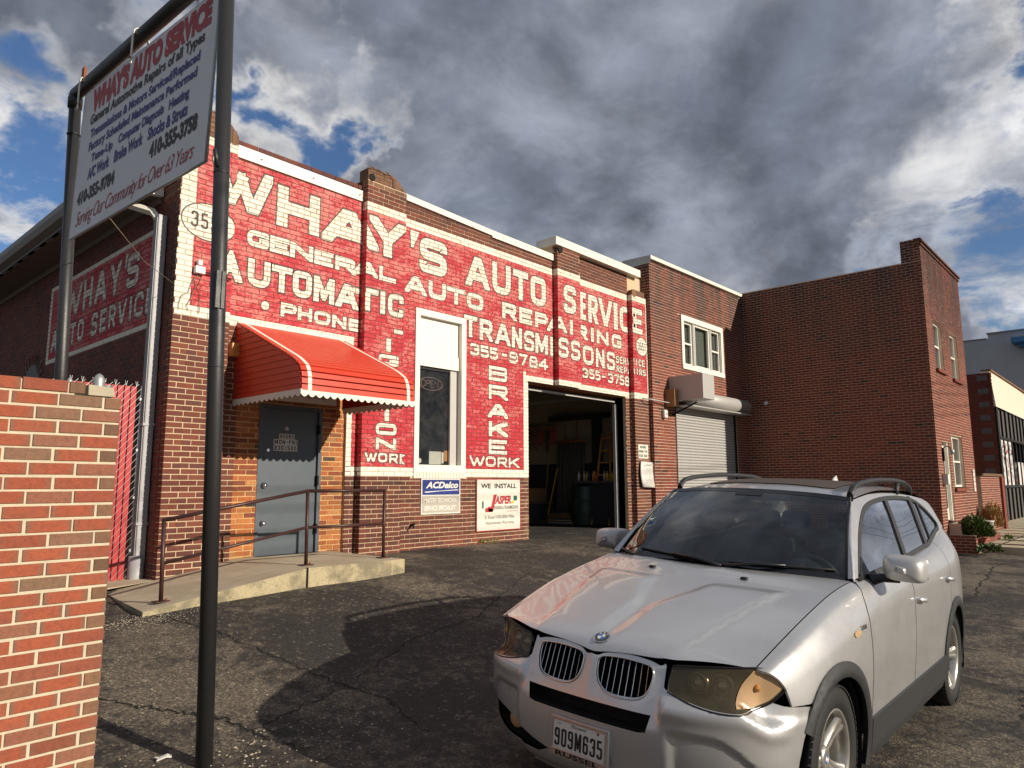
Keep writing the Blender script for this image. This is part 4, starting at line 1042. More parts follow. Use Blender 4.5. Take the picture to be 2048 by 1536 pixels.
# wall fittings on the garage front
lamp = thing('wall_lamp', 'square yellowed wall light between the black sign post and the awning', 'lamp', (4.28, 8.62, 3.30))
o = rbox('housing', (-.09, -.10, -.085), (.09, .0, .085), .008, 'amber', lamp); 
mb = MB(); mb.lathe([(.062, -.108), (.066, -.112), (.052, -.115), (.048, -.108), (0, -.106)], (0.01, 0, 0), 'y', 20); mb.build('lens_ring', 'amber', lamp, True)
eb = thing('junction_box', 'small white conduit box with loose wires on the painted wall left of post', 'electrical box', (3.70, 8.5, 4.20))
rbox('box_body', (-.06, -.07, -.045), (.06, 0, .045), .006, 'white_plastic', eb); rbox('sensor_head', (-.035, -.075, .055), (.02, -.01, .12), .008, 'white_plastic', eb)
tube('conduit', [(.06, -.04, -.01), (.40, -.04, -.03)], .011, 'rail_brown', eb, 8)
for s_, sx in ((1, -.1), (2, .02), (3, -.2)):
    r = random.Random(s_); P = [(.0, -.02, -.04)]
    for k in range(6): P.append((sx * (k + 1) / 5 + r.uniform(-.03, .03), -.02, -.04 - .08 * (k + 1) + r.uniform(-.02, .02)))
    tube('wire', P, .004, 'wall_cream' if s_ != 2 else 'cardboard', eb, 5)
sb = thing('stain_mark', 'x', 'x') if False else None
pipe = thing('wall_pipe', 'stubby dark faucet poking from the lower brick wall left of the blue sign', 'faucet', (7.22, 8.62, .985))
tube('spout', [(0, 0, 0), (0, -.07, 0), (-.03, -.12, -.03)], .014, 'tar_black', pipe, 8); tube('valve', [(.0, -.05, .0), (.03, -.06, .035)], .02, 'tar_black', pipe, 8)

# ================================================================= metal awning
aw = thing('door_awning', 'red metal slat awning with white stripes and scalloped white edge over the door', 'awning', (5.1, 8.5, 2.63))
AX0, AX1, AZ0, AY0, AY1, AZK, AZT = 4.29, 5.92, 2.66, 7.05, 8.62, 2.90, 3.66
def prof(t):      # 0 wall top .. 1 front bottom, returns y,z
    P = [(AY1, AZT), (7.28, 3.055), (7.12, 2.955), (7.06, 2.85), (AY0, AZ0)]
    L_ = [math.dist(a, b_) for a, b_ in zip(P[:-1], P[1:])]; T = sum(L_); s = t * T
    for (a, b_), l in zip(zip(P[:-1], P[1:]), L_):
        if s <= l + 1e-9: k = s / l; return a[0] + (b_[0] - a[0]) * k, a[1] + (b_[1] - a[1]) * k
        s -= l
    return P[-1]
NS = 26
def slat(x0, x1, mat, lift, nm):
    for i in range(NS):
        (ya, za), (yb, zb) = prof((i + (.13 if lift == 0 else 0)) / NS), prof((i + 1) / NS)
        d_ = Vector((0, yb - ya, zb - za)).normalized(); n_ = Vector((0, d_.z, -d_.y)); n_ = n_ if n_.z > 0 or n_.y < 0 else -n_
        a = Vector((0, ya, za)); b_ = Vector((0, yb, zb)) ; o1 = n_ * (.019 + lift); o2 = n_ * (.0 + lift)
        V = []
        for x in (x0, x1): V += [a + o2 + Vector((x, 0, 0)), a + o1 + Vector((x, 0, 0)) + d_ * .006, b_ + o1 * 1.0 + Vector((x, 0, 0)), b_ + o2 + Vector((x, 0, 0)), a - n_ * .004 + Vector((x, 0, 0))]
        m_ = mesh_obj(nm, V, [(0, 5, 6, 1), (1, 6, 7, 2), (2, 7, 8, 3), (3, 8, 9, 4), (4, 9, 5, 0), (0, 1, 2, 3, 4), (9, 8, 7, 6, 5)], mat, aw); m_.location = (-5.1, -8.5, -2.63)
lv = []; lf = []
for i in range(41):
    y, z = prof(i / 40); lv += [(AX0 + .01 - 5.1, y + .012 - 8.5, z - .012 - 2.63), (AX1 - .01 - 5.1, y + .012 - 8.5, z - .012 - 2.63)]
    if i: lf.append((2 * i - 2, 2 * i - 1, 2 * i + 1, 2 * i))
mesh_obj('slat_shade_liner', lv, lf, 'slat_red', aw)  # added darker red sheet, seen through the slat gaps as shadow lines
slat(AX0, AX1, 'awning_red', 0, 'slat'); slat(AX0 + .075, AX0 + .125, 'awning_white', .004, 'stripe_slat'); slat(AX1 - .125, AX1 - .075, 'awning_white', .004, 'stripe_slat')
# side wings: horizontal overlapping slats
nsl = 13
for side, x in (('l', AX0), ('r', AX1)):
    for k in range(nsl):
        z0 = AZ0 + (AZT - AZ0) * k / nsl; z1 = AZ0 + (AZT - AZ0) * (k + 1) / nsl + .008
        def yat(z):
            best = AY1
            for i in range(121):
                y, zz = prof(i / 120)
                if zz >= z: best = y
            return best
        yb = yat(min(z0, AZT - .01)) if z0 > AZ0 else AY0; yt = yat(min(z1, AZT - .005))
        sx = -1 if side == 'l' else 1
        V = [(x + sx * .010, yb + .006, z0), (x + sx * .010, AY1, z0), (x, AY1, z1), (x, yt + .006, z1), (x - sx * .004, yb + .006, z0), (x - sx * .004, AY1, z0), (x - sx * .004, AY1, z1), (x - sx * .004, yt + .006, z1)]
        m_ = mesh_obj('side_slat', V, [(0, 1, 2, 3), (7, 6, 5, 4), (0, 4, 5, 1), (3, 2, 6, 7), (0, 3, 7, 4)], 'awning_red', aw); m_.location = (-5.1, -8.5, -2.63)
# scalloped valance on three sides
def valance(P0, P1, n, nm):
    P0 = Vector(P0); P1 = Vector(P1); N_ = n * 10; V = []; F = []
    for i in range(N_ + 1):
        t = i / N_; p = P0 + (P1 - P0) * t; dz = .052 + .034 * abs(math.sin(PI * n * t))
        V += [p, p - Vector((0, 0, dz))]
        if i: F.append((2 * i - 2, 2 * i, 2 * i + 1, 2 * i - 1))
    o = mesh_obj(nm, V, F, 'awning_white', aw); o.location = (-5.1, -8.5, -2.63)
    md = o.modifiers.new('solid', 'SOLIDIFY'); md.thickness = .004
valance((AX0 - .012, AY0 - .012, AZ0 + .012), (AX1 + .012, AY0 - .012, AZ0 + .012), 17, 'valance')
valance((AX0 - .012, AY0 - .012, AZ0 + .012), (AX0 - .012, AY1, AZ0 + .012), 14, 'valance'); valance((AX1 + .012, AY0 - .012, AZ0 + .012), (AX1 + .012, AY1, AZ0 + .012), 14, 'valance')
for x in (AX0 + .01, AX1 - .01): 
    o = box('arm', (x - .006 - 5.1, AY0 + .02 - 8.5, AZ0 - 2.63), (x + .006 - 5.1, AY1 - .01 - 8.5, AZ0 + .02 - 2.63), 'white_metal', aw)
o = box('front_rail', (AX0 - 5.1, AY0 - 8.5, AZ0 - 2.63), (AX1 - 5.1, AY0 + .02 - 8.5, AZ0 + .02 - 2.63), 'white_metal', aw)
o = box('wall_flashing', (AX0 - 5.1, AY1 - .02 - 8.5, AZT - .02 - 2.63), (AX1 - 5.1, AY1 - 8.5, AZT + .03 - 2.63), 'awning_white', aw)

# ================================================================= ramp, landing, railing
V = [(2.77, 7.10, .445), (4.45, 7.05, .70), (5.78, 7.0, .70), (5.78, 8.70, .70), (4.45, 8.70, .70), (3.42, 8.66, .55), (2.95, 8.66, .455),
     (2.77, 7.10, .2), (4.45, 7.05, .2), (5.78, 7.0, .2), (5.78, 8.70, .2), (2.95, 8.66, .2)]
o = mesh_obj('ramp', V, [(0, 1, 4, 5, 6), (1, 2, 3, 4), (7, 8, 1, 0), (8, 9, 2, 1), (9, 10, 3, 2), (11, 7, 0, 6)], ['concrete', 'concrete_side'], fmat=[0, 0, 1, 1, 1, 1], kind='structure')
box('joint', (4.445, 7.035, .3), (4.46, 7.06, .705), 'tar_black'); bpy.data.objects['joint']['kind'] = 'structure'; bpy.data.objects['joint'].name = 'ramp_joint'
mesh_obj('apron', [(2.5, 8.5, .46), (3.43, 8.5, .545), (3.43, 10.5, .55), (1.8, 10.5, .5), (1.8, 8.5, .44)], [(0, 1, 2, 3, 4)], 'concrete', kind='structure')
rl = thing('handrail', 'brown pipe handrail along the concrete ramp in front of the door', 'railing', (3.0, 7.3, .48))
def loc0(P, o): return [tuple(Vector(p) - Vector(o)) for p in P]
RO = (3.0, 7.3, .48)
A, B_, C_ = (2.99, 7.3, 1.262), (4.58, 7.3, 1.535), (5.68, 7.3, 1.532)
A2_, B2_, C2_ = (3.0, 7.3, .85), (4.585, 7.3, 1.122), (5.68, 7.3, 1.12)
tube('post', loc0([(3.01, 7.3, .47), A], RO), .020, 'rail_brown', rl); tube('post', loc0([(4.59, 7.3, .69), B_], RO), .020, 'rail_brown', rl); tube('post', loc0([(5.68, 7.3, .69), C_], RO), .020, 'rail_brown', rl)
tube('top_rail', loc0([(2.975, 7.3, 1.262), B_], RO), .0195, 'rail_brown', rl); tube('top_rail', loc0([B_, (5.70, 7.3, 1.532)], RO), .0195, 'rail_brown', rl)
tube('mid_rail', loc0([A2_, B2_], RO), .017, 'rail_brown', rl); tube('mid_rail', loc0([B2_, C2_], RO), .017, 'rail_brown', rl)
for x, z in ((3.01, .487), (4.59, .702), (5.68, .702)):
    b2 = box('base_plate', tuple(Vector((x - .07, 7.245, z)) - Vector(RO)), tuple(Vector((x + .07, 7.355, z + .01)) - Vector(RO)), 'rail_brown', rl)
    MB().lathe([(0, .018), (.012, .018), (.012, 0)], tuple(Vector((x + .05, 7.3, z + .01)) - Vector(RO)), 'z', 6).build('bolt', 'rust', b2)

# ================================================================= big shop sign on black posts
sg = thing('shop_sign', 'large white shop sign hung from tall black pipe posts at the left', 'sign', (2.3, 6.5, .1))
SO = Vector((2.3, 6.5, .1)); sg.location = (1.886, 5.33, .37); sg.scale = (.82, .82, .82)
PR0, PR1 = Vector((2.443, 5.05, -.42)), Vector((2.283, 5.05, 5.655)); PL0, PL1 = Vector((2.268, 8.0, .05)), Vector((2.108, 8.0, 5.60))
def T_(P): return [tuple(Vector(p) - SO) for p in P]
tube('post', T_([PR0, PR1 + Vector((0, 0, .02))]), .057, 'black_pipe', sg, 24); tube('post', T_([PL0, PL1]), .056, 'black_pipe', sg, 24)
tube('crossbar', T_([PL1 + Vector((0, 0, .03)), PR1 + Vector((0, 0, .03))]), .060, 'black_pipe', sg, 24)
for P in (PL1, PR1):
    MB().tube(T_([P - Vector((0, 0, .12)), P - Vector((0, 0, .02)), P + Vector((0, 0, .035))]), [.066, .068, .058], 24).build('elbow', 'black_pipe', sg, True)
for t in (.075,): 
    P = PL0 + (PL1 - PL0) * (1 - t); MB().tube(T_([P, P + Vector((0, 0, .012))]), .064, 24).build('collar', 'black_pipe', sg, True)
for z, y_ in ((4.02, 0), (2.62, 0)):
    P = PR0 + (PR1 - PR0) * ((z + .1) / 5.755); MB().tube(T_([P, P + Vector((0, 0, .01))]), .0585, 24).build('weld', 'black_pipe', sg, True)
P = PR0 + (PR1 - PR0) * ((3.2 + .1) / 5.755)
box('hinge_plate', tuple(P - SO + Vector((-.045, -.068, -.18))), tuple(P - SO + Vector((-.012, -.05, .10))), 'black_pipe', sg)
box('hinge_plate', tuple(P - SO + Vector((-.005, -.07, -.18))), tuple(P - SO + Vector((.02, -.052, .10))), 'black_pipe', sg)
P = PR0 + (PR1 - PR0) * ((4.1 + .1) / 5.755); tube('bracket', [tuple(P - SO + Vector((-.05, -.04, -.05))), tuple(P - SO + Vector((-.08, -.05, .07)))], .016, 'black_pipe', sg, 8)
# panel
pTL, pBL, pBR, pTR = Vector((2.123, 7.73, 5.528)), Vector((2.113, 7.85, 4.025)), Vector((2.283, 5.25, 4.085)), Vector((2.287, 5.17, 5.51))
th = Vector((.02, 0, 0))
V = [pBL, pBR, pTR, pTL, pBL + th, pBR + th, pTR + th, pTL + th]
pan = mesh_obj('sign_panel', T_(V), [(0, 1, 2, 3), (7, 6, 5, 4), (0, 4, 5, 1), (1, 5, 6, 2), (2, 6, 7, 3), (3, 7, 4, 0)], 'board_sign', sg)
for a, b_ in ((pBL, pBR), (pTL, pTR), (pBL, pTL), (pBR, pTR)): tube('edge_trim', T_([a + th / 2, b_ + th / 2]), .013, 'galvanised', sg, 6)
def stext(s, u0, u1, v0, v1, mat, bold=.02, shear=0.0, sp=1.0):
    bold = bold * 1.5
    """bilinear placement on the (slightly racked) panel, u left->right, v down->up"""
    Vt, F = text_geo(s, bold, shear, sp); lo = Vt.min(0); sz = Vt.max(0) - lo; P = []
    for v in Vt:
        u = u0 + (v[0] - lo[0]) / sz[0] * (u1 - u0); w_ = v0 + (v[1] - lo[1]) / sz[1] * (v1 - v0)
        p = (pBL * (1 - u) + pBR * u) * (1 - w_) + (pTL * (1 - u) + pTR * u) * w_
        P.append(p + Vector((-.0035, 0, 0)))
    mesh_obj('lettering', T_(P), F, mat, sg)
stext("WHAY'S AUTO SERVICE", .085, .965, .815, .985, 'ink_red', .045)
stext('General Automotive Repairs of all Types', .085, .935, .715, .805, 'ink_black', .02)
stext('Transmissions & Motors Serviced/Replaced', .10, .915, .620, .700, 'ink_blue', .025)
stext('Factory Scheduled Maintenance Performed', .10, .905, .530, .610, 'ink_blue', .025)
stext('Tune-Up', .135, .32, .440, .515, 'ink_blue', .025); stext('Computer Diagnosis', .365, .70, .440, .520, 'ink_blue', .025); stext('Heating', .735, .865, .435, .515, 'ink_blue', .025)
stext('A/C Work', .12, .305, .345, .425, 'ink_blue', .025); stext('Brake Work', .345, .565, .345, .425, 'ink_blue', .025); stext('Shocks & Struts', .60, .865, .345, .425, 'ink_blue', .025)
stext('410-355-9784', .045, .365, .20, .295, 'ink_black', .035); stext('410-355-3758', .625, .935, .215, .32, 'ink_black', .035)
stext('Serving Our Community for Over 63 Years', .055, .93, .03, .155, 'ink_red', -.004, .45, .85)
for t in (.10, .5, .9):
    c = PL1 + (PR1 - PL1) * t + Vector((0, 0, .03)); dx = (PR1 - PL1).normalized()
    top = pTL + (pTR - pTL) * min(1, max(0, (t - .09) / .86))
    q = [c + Vector((-.075, 0, -.30)), c + Vector((-.074, 0, -.03))] + [c + Vector((-.075 * math.cos(a), 0, .075 * math.sin(a))) for a in (.4, .9, 1.57, 2.3)] + [c + Vector((.07, 0, -.05))]
    V = []; F = []
    for i, p in enumerate(q):
        V += [p - dx * .016, p + dx * .016]
        if i: F.append((2 * i - 2, 2 * i - 1, 2 * i + 1, 2 * i))
    o = mesh_obj('strap', T_(V), F, 'white_metal', sg); md = o.modifiers.new('s', 'SOLIDIFY'); md.thickness = .006
    MB().lathe([(0, -.012), (.01, -.012), (.01, 0)], tuple(c + Vector((-.078, 0, -.24)) - SO), 'x', 6).build('bolt', 'rust', sg)
box('rust_tab', tuple(PL1 - SO + Vector((-.03, -.32, .03))), tuple(PL1 - SO + Vector((-.005, -.25, .20))), 'rust', sg)
tag(tube('guy_wire', [(1.80, 5.74, 3.62), (2.6, 7.2, 3.78), (3.42, 8.50, 3.98)], .0035, 'wall_cream', None, 5), 'thin frayed wire running from the hanging sign to the building corner', 'wire')

# ================================================================= plates on the wall
def plate(name, x0, x1, z0, z1, mat, label, y=8.605, th=.012, edge=None):
    o = box(name, (x0, y, z0), (x1, y + th, z1), mat); tag(o, label, 'sign'); return o
ac = plate('parts_sign', 7.41, 8.255, 1.140, 1.700, 'plate_white', 'blue and silver auto parts sign on brick below the shop window')
box('blue_field', (7.435, 8.601, 1.445), (8.23, 8.6045, 1.680), 'sign_blue', ac); box('silver_field', (7.435, 8.601, 1.165), (8.23, 8.6045, 1.425), 'sign_silver', ac)
text('lettering', 'ACDelco', (7.50, 8.600, 1.545), UX, ZZ, .70, .105, 'ink_white', ac, .04, .3, lift=.001)
mesh_obj('swoosh', [(7.47, 8.5995, 1.493), (8.20, 8.5995, 1.525), (8.20, 8.5995, 1.512), (7.80, 8.5995, 1.500), (7.50, 8.5995, 1.478)], [(0, 4, 3, 2, 1)], 'ink_white', ac)
text('lettering', 'MASTER TECHNICIAN-', (7.47, 8.600, 1.318), UX, ZZ, .71, .075, 'ink_white', ac, .02, .25, lift=.001); text('lettering', 'SERVICE SPECIALIST', (7.47, 8.600, 1.198), UX, ZZ, .68, .075, 'ink_white', ac, .02, .25, lift=.001)
ja = plate('warranty_sign', 8.63, 9.745, .815, 1.700, 'board_white', 'cream warranty sign with red and black print beside the garage door opening', 8.60)
for a, b_ in (((8.63, .815), (9.745, .828)), ((8.63, 1.687), (9.745, 1.70)), ((8.63, .828), (8.642, 1.687)), ((9.733, .828), (9.745, 1.687))): box('border', (a[0], 8.597, a[1]), (b_[0], 8.600, b_[1]), 'slat_red', ja)
JY = 8.599
text('lettering', 'WE  INSTALL', (8.735, JY, 1.535), UX, ZZ, .905, .085, 'ink_black', ja, .03, lift=.0005)
mesh_obj('emblem', [(8.93, JY, 1.14), (9.03, JY, 1.14), (9.13, JY, 1.43), (9.05, JY, 1.43), (8.985, JY, 1.225), (8.90, JY, 1.225)], [(0, 1, 2, 3, 4, 5)], 'ink_red', ja)
mesh_obj('emblem', [(8.85, JY, 1.135), (9.02, JY, 1.135), (9.045, JY, 1.18), (8.86, JY, 1.21), (8.83, JY, 1.17)], [(0, 1, 2, 3, 4)], 'ink_red', ja)
text('lettering', 'ASPER', (9.075, JY, 1.265), UX, ZZ, .42, .145, 'ink_red', ja, .05, .25, lift=.0005)
text('lettering', 'ENGINES & TRANSMISSIONS', (9.055, JY, 1.175), UX, ZZ, .625, .062, 'ink_black', ja, .01, lift=.0005)
text('lettering', 'Be remade in the U.S.A.', (9.40, JY, 1.135), UX, ZZ, .28, .02, 'ink_red', ja, .0, lift=.0005)
text('lettering', '3 Year/100,000 Mile', (8.83, JY, 1.010), UX, ZZ, .75, .068, 'ink_black', ja, .0, lift=.0005); text('lettering', 'Nationwide Warranty', (8.855, JY, .910), UX, ZZ, .715, .068, 'ink_black', ja, .0, lift=.0005)
box('emblem', (9.56, JY - .001, 1.32), (9.655, JY + .0005, 1.405), 'ink_green', ja); box('emblem', (9.50, JY - .001, 1.27), (9.575, JY + .0005, 1.315), 'ink_yellow', ja)
box('emblem', (8.76, JY - .001, 1.20), (8.80, JY + .0005, 1.32), 'ink_green', ja); 
for x in (8.66, 9.19, 9.715):
    for z in (.85, 1.665): MB().lathe([(0, -.004), (.007, -.004), (.007, 0)], (x, 8.60, z), 'y', 8).build('screw', 'steel', ja)
ho = box('hours_sign', (13.56, 8.492, 2.165), (13.96, 8.498, 2.47), 'board_white'); tag(ho, 'small cream hours sign above the curled paper notice on brick', 'sign')
gtext('HOURS', (13.63, 8.4905, 2.385), UX, ZZ, .25, .06, .014, 'ink_black', ho); gtext('MON-FR', (13.59, 8.4905, 2.29), UX, ZZ, .33, .06, .014, 'ink_black', ho); gtext('830 500', (13.59, 8.4905, 2.195), UX, ZZ, .33, .06, .014, 'ink_black', ho)
# curled paper notice
n = 10; V = []; F = []
for i in range(n + 1):
    t = i / n; x = 13.60 + .50 * t + .03 * math.sin(t * 3)
    for j in range(7):
        s = j / 6; V.append((x - .05 * math.sin(s * PI) + (.05 * s if t > .7 else 0) * (t - .7) * 3, 8.46 - .05 * math.sin(t * PI) * (.3 + .7 * s) - .03 * s, 2.10 - .56 * s - .02 * t))
for i in range(n):
    for j in range(6): F.append((i * 7 + j, (i + 1) * 7 + j, (i + 1) * 7 + j + 1, i * 7 + j + 1))
nt_ = mesh_obj('paper_notice', V, F, 'plate_white', None, True); tag(nt_, 'curled white paper notice pasted on the brick below the hours sign', 'notice')
md = nt_.modifiers.new('s', 'SOLIDIFY'); md.thickness = .002
text('lettering', 'PROPERTY', (13.70, 8.385, 2.01), UX, ZZ, .33, .035, 'ink_grey', nt_, .02)
for k in range(12): text('lettering', 'no trespassing on these premises', (13.66 + .01 * (k % 3), 8.372 - .003 * k, 1.955 - .032 * k), UX, ZZ, .36 - .03 * (k % 4), .014, 'ink_grey', nt_, 0)

# ================================================================= brick office building and tower
off = thing('brick_building', 'two storey red brick building with roll up shutter and projecting wing', 'building', (0, 0, 0))
O_ = Bricks()
bn = lambda u, z: 'brick_new'
fw = core('front_wall', (14.086, 8.406, 0), (15.06, 8.8, 6.80), 'mortar_new', off); core('front_wall', (18.43, 8.406, 0), (19.006, 8.8, 6.80), 'mortar_new', off); core('front_wall', (15.06, 8.406, 3.44), (15.50, 8.8, 6.80), 'mortar_new', off); core('front_wall', (17.70, 8.406, 3.44), (18.43, 8.8, 6.80), 'mortar_new', off)
core('front_wall', (15.50, 8.407, 5.74), (17.70, 8.8, 6.80), 'mortar_new', off); core('front_wall', (15.50, 8.407, 3.43), (17.70, 8.8, 4.38), 'mortar_new', off)
O_.wall(fw, Vector((0, 8.406, 0)), UX, NF, 14.08, 19.0, .2, 6.80, bn, [(15.48, 17.72, 4.38, 5.74), (15.07, 18.42, -1, 3.43)])
O_.wall(fw, Vector((14.086, 8.4, 0)), UY, NL, 0, .1, .2, 6.80, bn, pitch=.11)
O_.wall(fw, Vector((14.086, 8.4, 0)), UY, NL, .1, 2.5, 5.4, 6.8, bn)
sw_ = core('side_wall', (19.006, 3.83, -.2), (19.3, 8.42, 6.96), 'mortar_new', off)
core('side_wall', (19.006, 3.83, 6.96), (19.3, 4.246, 7.48), 'mortar_new', off)
O_.wall(sw_, Vector((19.006, 0, 0)), UY, NL, 3.82, 8.40, -.1, 6.95, bn, joint=.011); O_.wall(sw_, Vector((19.006, 0, 0)), UY, NL, 3.82, 4.25, 6.952, 7.50, bn)
tw = core('tower_front', (19.01, 3.826, -.2), (19.55, 4.1, 7.40), 'mortar_new', off)
for a, b_, c, d_ in ((19.55, 20.60, 2.60, 4.36), (19.69, 20.60, 5.60, 7.4), (19.55, 19.69, 4.36, 7.4), (20.35, 20.60, -.2, 2.60), (20.60, 21.53, 2.80, 7.4), (20.60, 21.95, -.2, 1.47), (21.95, 23.4, -.2, 2.80), (21.53, 23.4, 2.80, 4.31), (22.45, 23.4, 4.31, 7.4), (21.53, 22.45, 5.58, 7.4)):
    core('tower_front', (a, 3.827, c), (b_, 4.1, d_), 'mortar_new', off)
O_.wall(tw, Vector((0, 3.826, 0)), UX, NF, 19.0, 23.4, -.1, 7.40, bn, [(19.69, 20.60, 4.36, 5.60), (21.53, 22.45, 4.31, 5.58), (19.55, 20.35, -1, 2.60), (20.60, 21.95, 1.47, 2.80)], joint=.012)
O_.finish(off, 300)
box('rear_wall', (14.1, 12, 0), (23.4, 12.3, 6.9), 'mortar_dim', off); box('side_wall', (23.1, 3.9, -.2), (23.396, 12, 7.4), 'brick_store', off); box('roof', (14.1, 8.8, 6.3), (23.3, 12, 6.34), 'tar_black', off); box('roof', (19.3, 4.1, 6.3), (23.1, 8.8, 6.34), 'tar_black', off)
for k, (dz, dy) in enumerate(((7.34, .03), (7.42, .06), (7.48, .035))): box('cornice', (18.99, 3.82 - dy, dz), (23.43, 3.95, dz + (.05 if k < 2 else .03)), 'brick_new', off)
coping('coping', 14.06, 18.99, 6.885, 6.925, 8.33, 8.9, .085, par=off)
mesh_obj('coping_end', [(14.05, 8.33, 6.70), (14.05, 8.33, 6.885), (14.05, 9.1, 6.90), (14.05, 9.1, 6.68)], [(0, 1, 2, 3)], 'grey_metal', off)
box('parapet', (14.09, 8.8, 5.4), (14.3, 12, 6.8), 'brick_new', off)
# triple window
def hwin(x0, x1, z0, z1, y, par, split=None, fw_=.05, blinds=True, name='window'):
    f = box(name, (x0, y, z0), (x0 + fw_, y + .06, z1), 'white_paint', par)
    box('frame', (x1 - fw_, y, z0), (x1, y + .06, z1), 'white_paint', f); box('frame', (x0 + fw_, y, z1 - fw_), (x1 - fw_, y + .06, z1), 'white_paint', f); box('frame', (x0 + fw_, y, z0), (x1 - fw_, y + .06, z0 + fw_), 'white_paint', f)
    if split: box('sash_rail', (x0 + fw_, y - .005, split - .02), (x1 - fw_, y + .055, split + .02), 'white_paint', f)
    mesh_obj('pane', [(x0 + fw_, y + .04, z0 + fw_), (x1 - fw_, y + .04, z0 + fw_), (x1 - fw_, y + .04, z1 - fw_), (x0 + fw_, y + .04, z1 - fw_)], [(0, 1, 2, 3)], 'house_glass', f)
    if blinds:
        nb = int((z1 - z0 - 2 * fw_) / .05); mb = MB()
        for k in range(nb): z = z0 + fw_ + .05 * k; mb.add([(x0 + fw_, y + .10, z), (x1 - fw_, y + .10, z), (x1 - fw_, y + .075, z + .042), (x0 + fw_, y + .075, z + .042)], [(0, 1, 2, 3)])
        mb.build('blind', 'curtain', f)
    box('room_back', (x0, y + .30, z0), (x1, y + .32, z1), 'dark_interior', f)
    return f
box('window_surround', (15.48, 8.37, 5.60), (17.72, 8.43, 5.735), 'white_paint', off); box('window_surround', (15.48, 8.36, 4.385), (17.72, 8.43, 4.50), 'white_paint', off)
box('window_surround', (15.48, 8.37, 4.50), (15.60, 8.43, 5.60), 'white_paint', off); box('window_surround', (17.60, 8.37, 4.50), (17.72, 8.43, 5.60), 'white_paint', off)
hwin(15.60, 16.10, 4.50, 5.60, 8.44, off, 5.05, blinds=True); hwin(16.20, 17.00, 4.50, 5.60, 8.42, off, None, blinds=False); hwin(17.10, 17.60, 4.50, 5.60, 8.44, off, 5.05)
mb = MB()
for k in range(26):
    x = 16.26 + k * .028; mb.add([(x, 8.53 + .012 * (k % 2), 4.55), (x + .028, 8.53 + .012 * ((k + 1) % 2), 4.55), (x + .028, 8.53 + .012 * ((k + 1) % 2), 5.55), (x, 8.53 + .012 * (k % 2), 5.55)], [(0, 1, 2, 3)])
mb.build('curtain', 'curtain', off)
box('mullion', (16.10, 8.40, 4.50), (16.20, 8.50, 5.60), 'grey_metal', off); box('mullion', (17.00, 8.40, 4.50), (17.10, 8.50, 5.60), 'grey_metal', off)
hwin(19.69, 20.60, 4.40, 5.60, 3.90, off, 5.0); hwin(21.53, 22.45, 4.35, 5.58, 3.90, off, 4.95)
q = hwin(20.60, 21.95, 1.51, 2.80, 3.90, off, 2.15); box('mullion', (21.02, 3.885, 1.51), (21.09, 3.96, 2.80), 'white_paint', off)
for x0, x1, z in ((19.62, 20.68, 4.30), (21.46, 22.52, 4.25), (20.54, 22.02, 1.40)): box('sill', (x0, 3.76, z), (x1, 3.9, z + .075), 'brick_new', off)
box('house_door', (19.62, 3.93, .72), (20.32, 3.97, 2.52), 'white_paint', off); box('door_frame', (19.55, 3.86, .70), (19.62, 4.0, 2.60), 'white_paint', off); box('door_frame', (20.28, 3.86, .70), (20.35, 4.0, 2.60), 'white_paint', off); box('door_glass', (19.72, 3.925, 1.0), (20.20, 3.93, 2.35), 'dark_interior', off)
ds = box('doorstep', (19.5, 3.556, .42), (20.5, 3.81, .66), 'mortar_new', off); ds2 = box('doorstep', (19.26, 3.256, -.05), (20.5, 3.81, .42), 'mortar_new', off)
DB = Bricks(); DB.wall(ds2, Vector((0, 3.256, 0)), UX, NF, 19.25, 20.51, -.05, .42, bn, zb=.42); DB.wall(ds2, Vector((19.26, 0, 0)), UY, NL, 3.25, 3.82, -.05, .42, bn, zb=.42); DB.wall(ds, Vector((0, 3.556, 0)), UX, NF, 19.5, 20.5, .42, .66, bn, zb=.42); DB.finish(off, 0, singles=False)
# roll-up shutter, its drum and the motor box
sh = box('shutter_frame', (15.07, 8.44, .3), (15.19, 8.6, 3.43), 'tar_black', off); box('shutter_frame', (18.36, 8.44, .3), (18.42, 8.6, 3.43), 'tar_black', off)
ns = 44
me0 = None
for k in range(ns):
    z = .35 + k * .07
    P = [(8.50, 0), (8.478, .012), (8.470, .03), (8.478, .052), (8.50, .064), (8.505, .068)]
    V = [(15.19, y, zz) for y, zz in P] + [(18.36, y, zz) for y, zz in P]; m_ = len(P)
    if me0 is None: o = mesh_obj('shutter_slat', V, [(i, i + m_, i + 1 + m_, i + 1) for i in range(m_ - 1)], 'galv_slat' if 'galv_slat' in MATS else 'grey_metal', off, True); me0 = o.data
    else: o = bpy.data.objects.new('shutter_slat', me0); COL.objects.link(o); o.parent = off
    o.location = (0, 0, z)
box('shutter_back', (15.1, 8.52, .2), (18.4, 8.6, 3.45), 'tar_black', off)
MB().tube([(15.35, 8.22, 3.66), (18.55, 8.22, 3.66)], .185, 28).build('shutter_drum', 'grey_metal', off, True)
box('drum_shelf', (15.1, 8.06, 3.43), (18.6, 8.40, 3.455), 'grey_metal', off)
mb_ = box('motor_box', (14.80, 7.52, 3.53), (15.36, 8.395, 4.10), 'grey_metal', off, .006)
box('motor_bracket', (14.62, 8.15, 3.38), (14.80, 8.40, 3.78), 'wood', off); tube('bracket_arm', [(14.85, 8.35, 3.2), (15.2, 7.9, 3.5)], .02, 'tar_black', off, 8)
tube('conduit', [(13.72, 8.47, 3.50), (13.9, 8.30, 3.48), (14.62, 8.28, 3.46)], .014, 'grey_metal', off, 8)
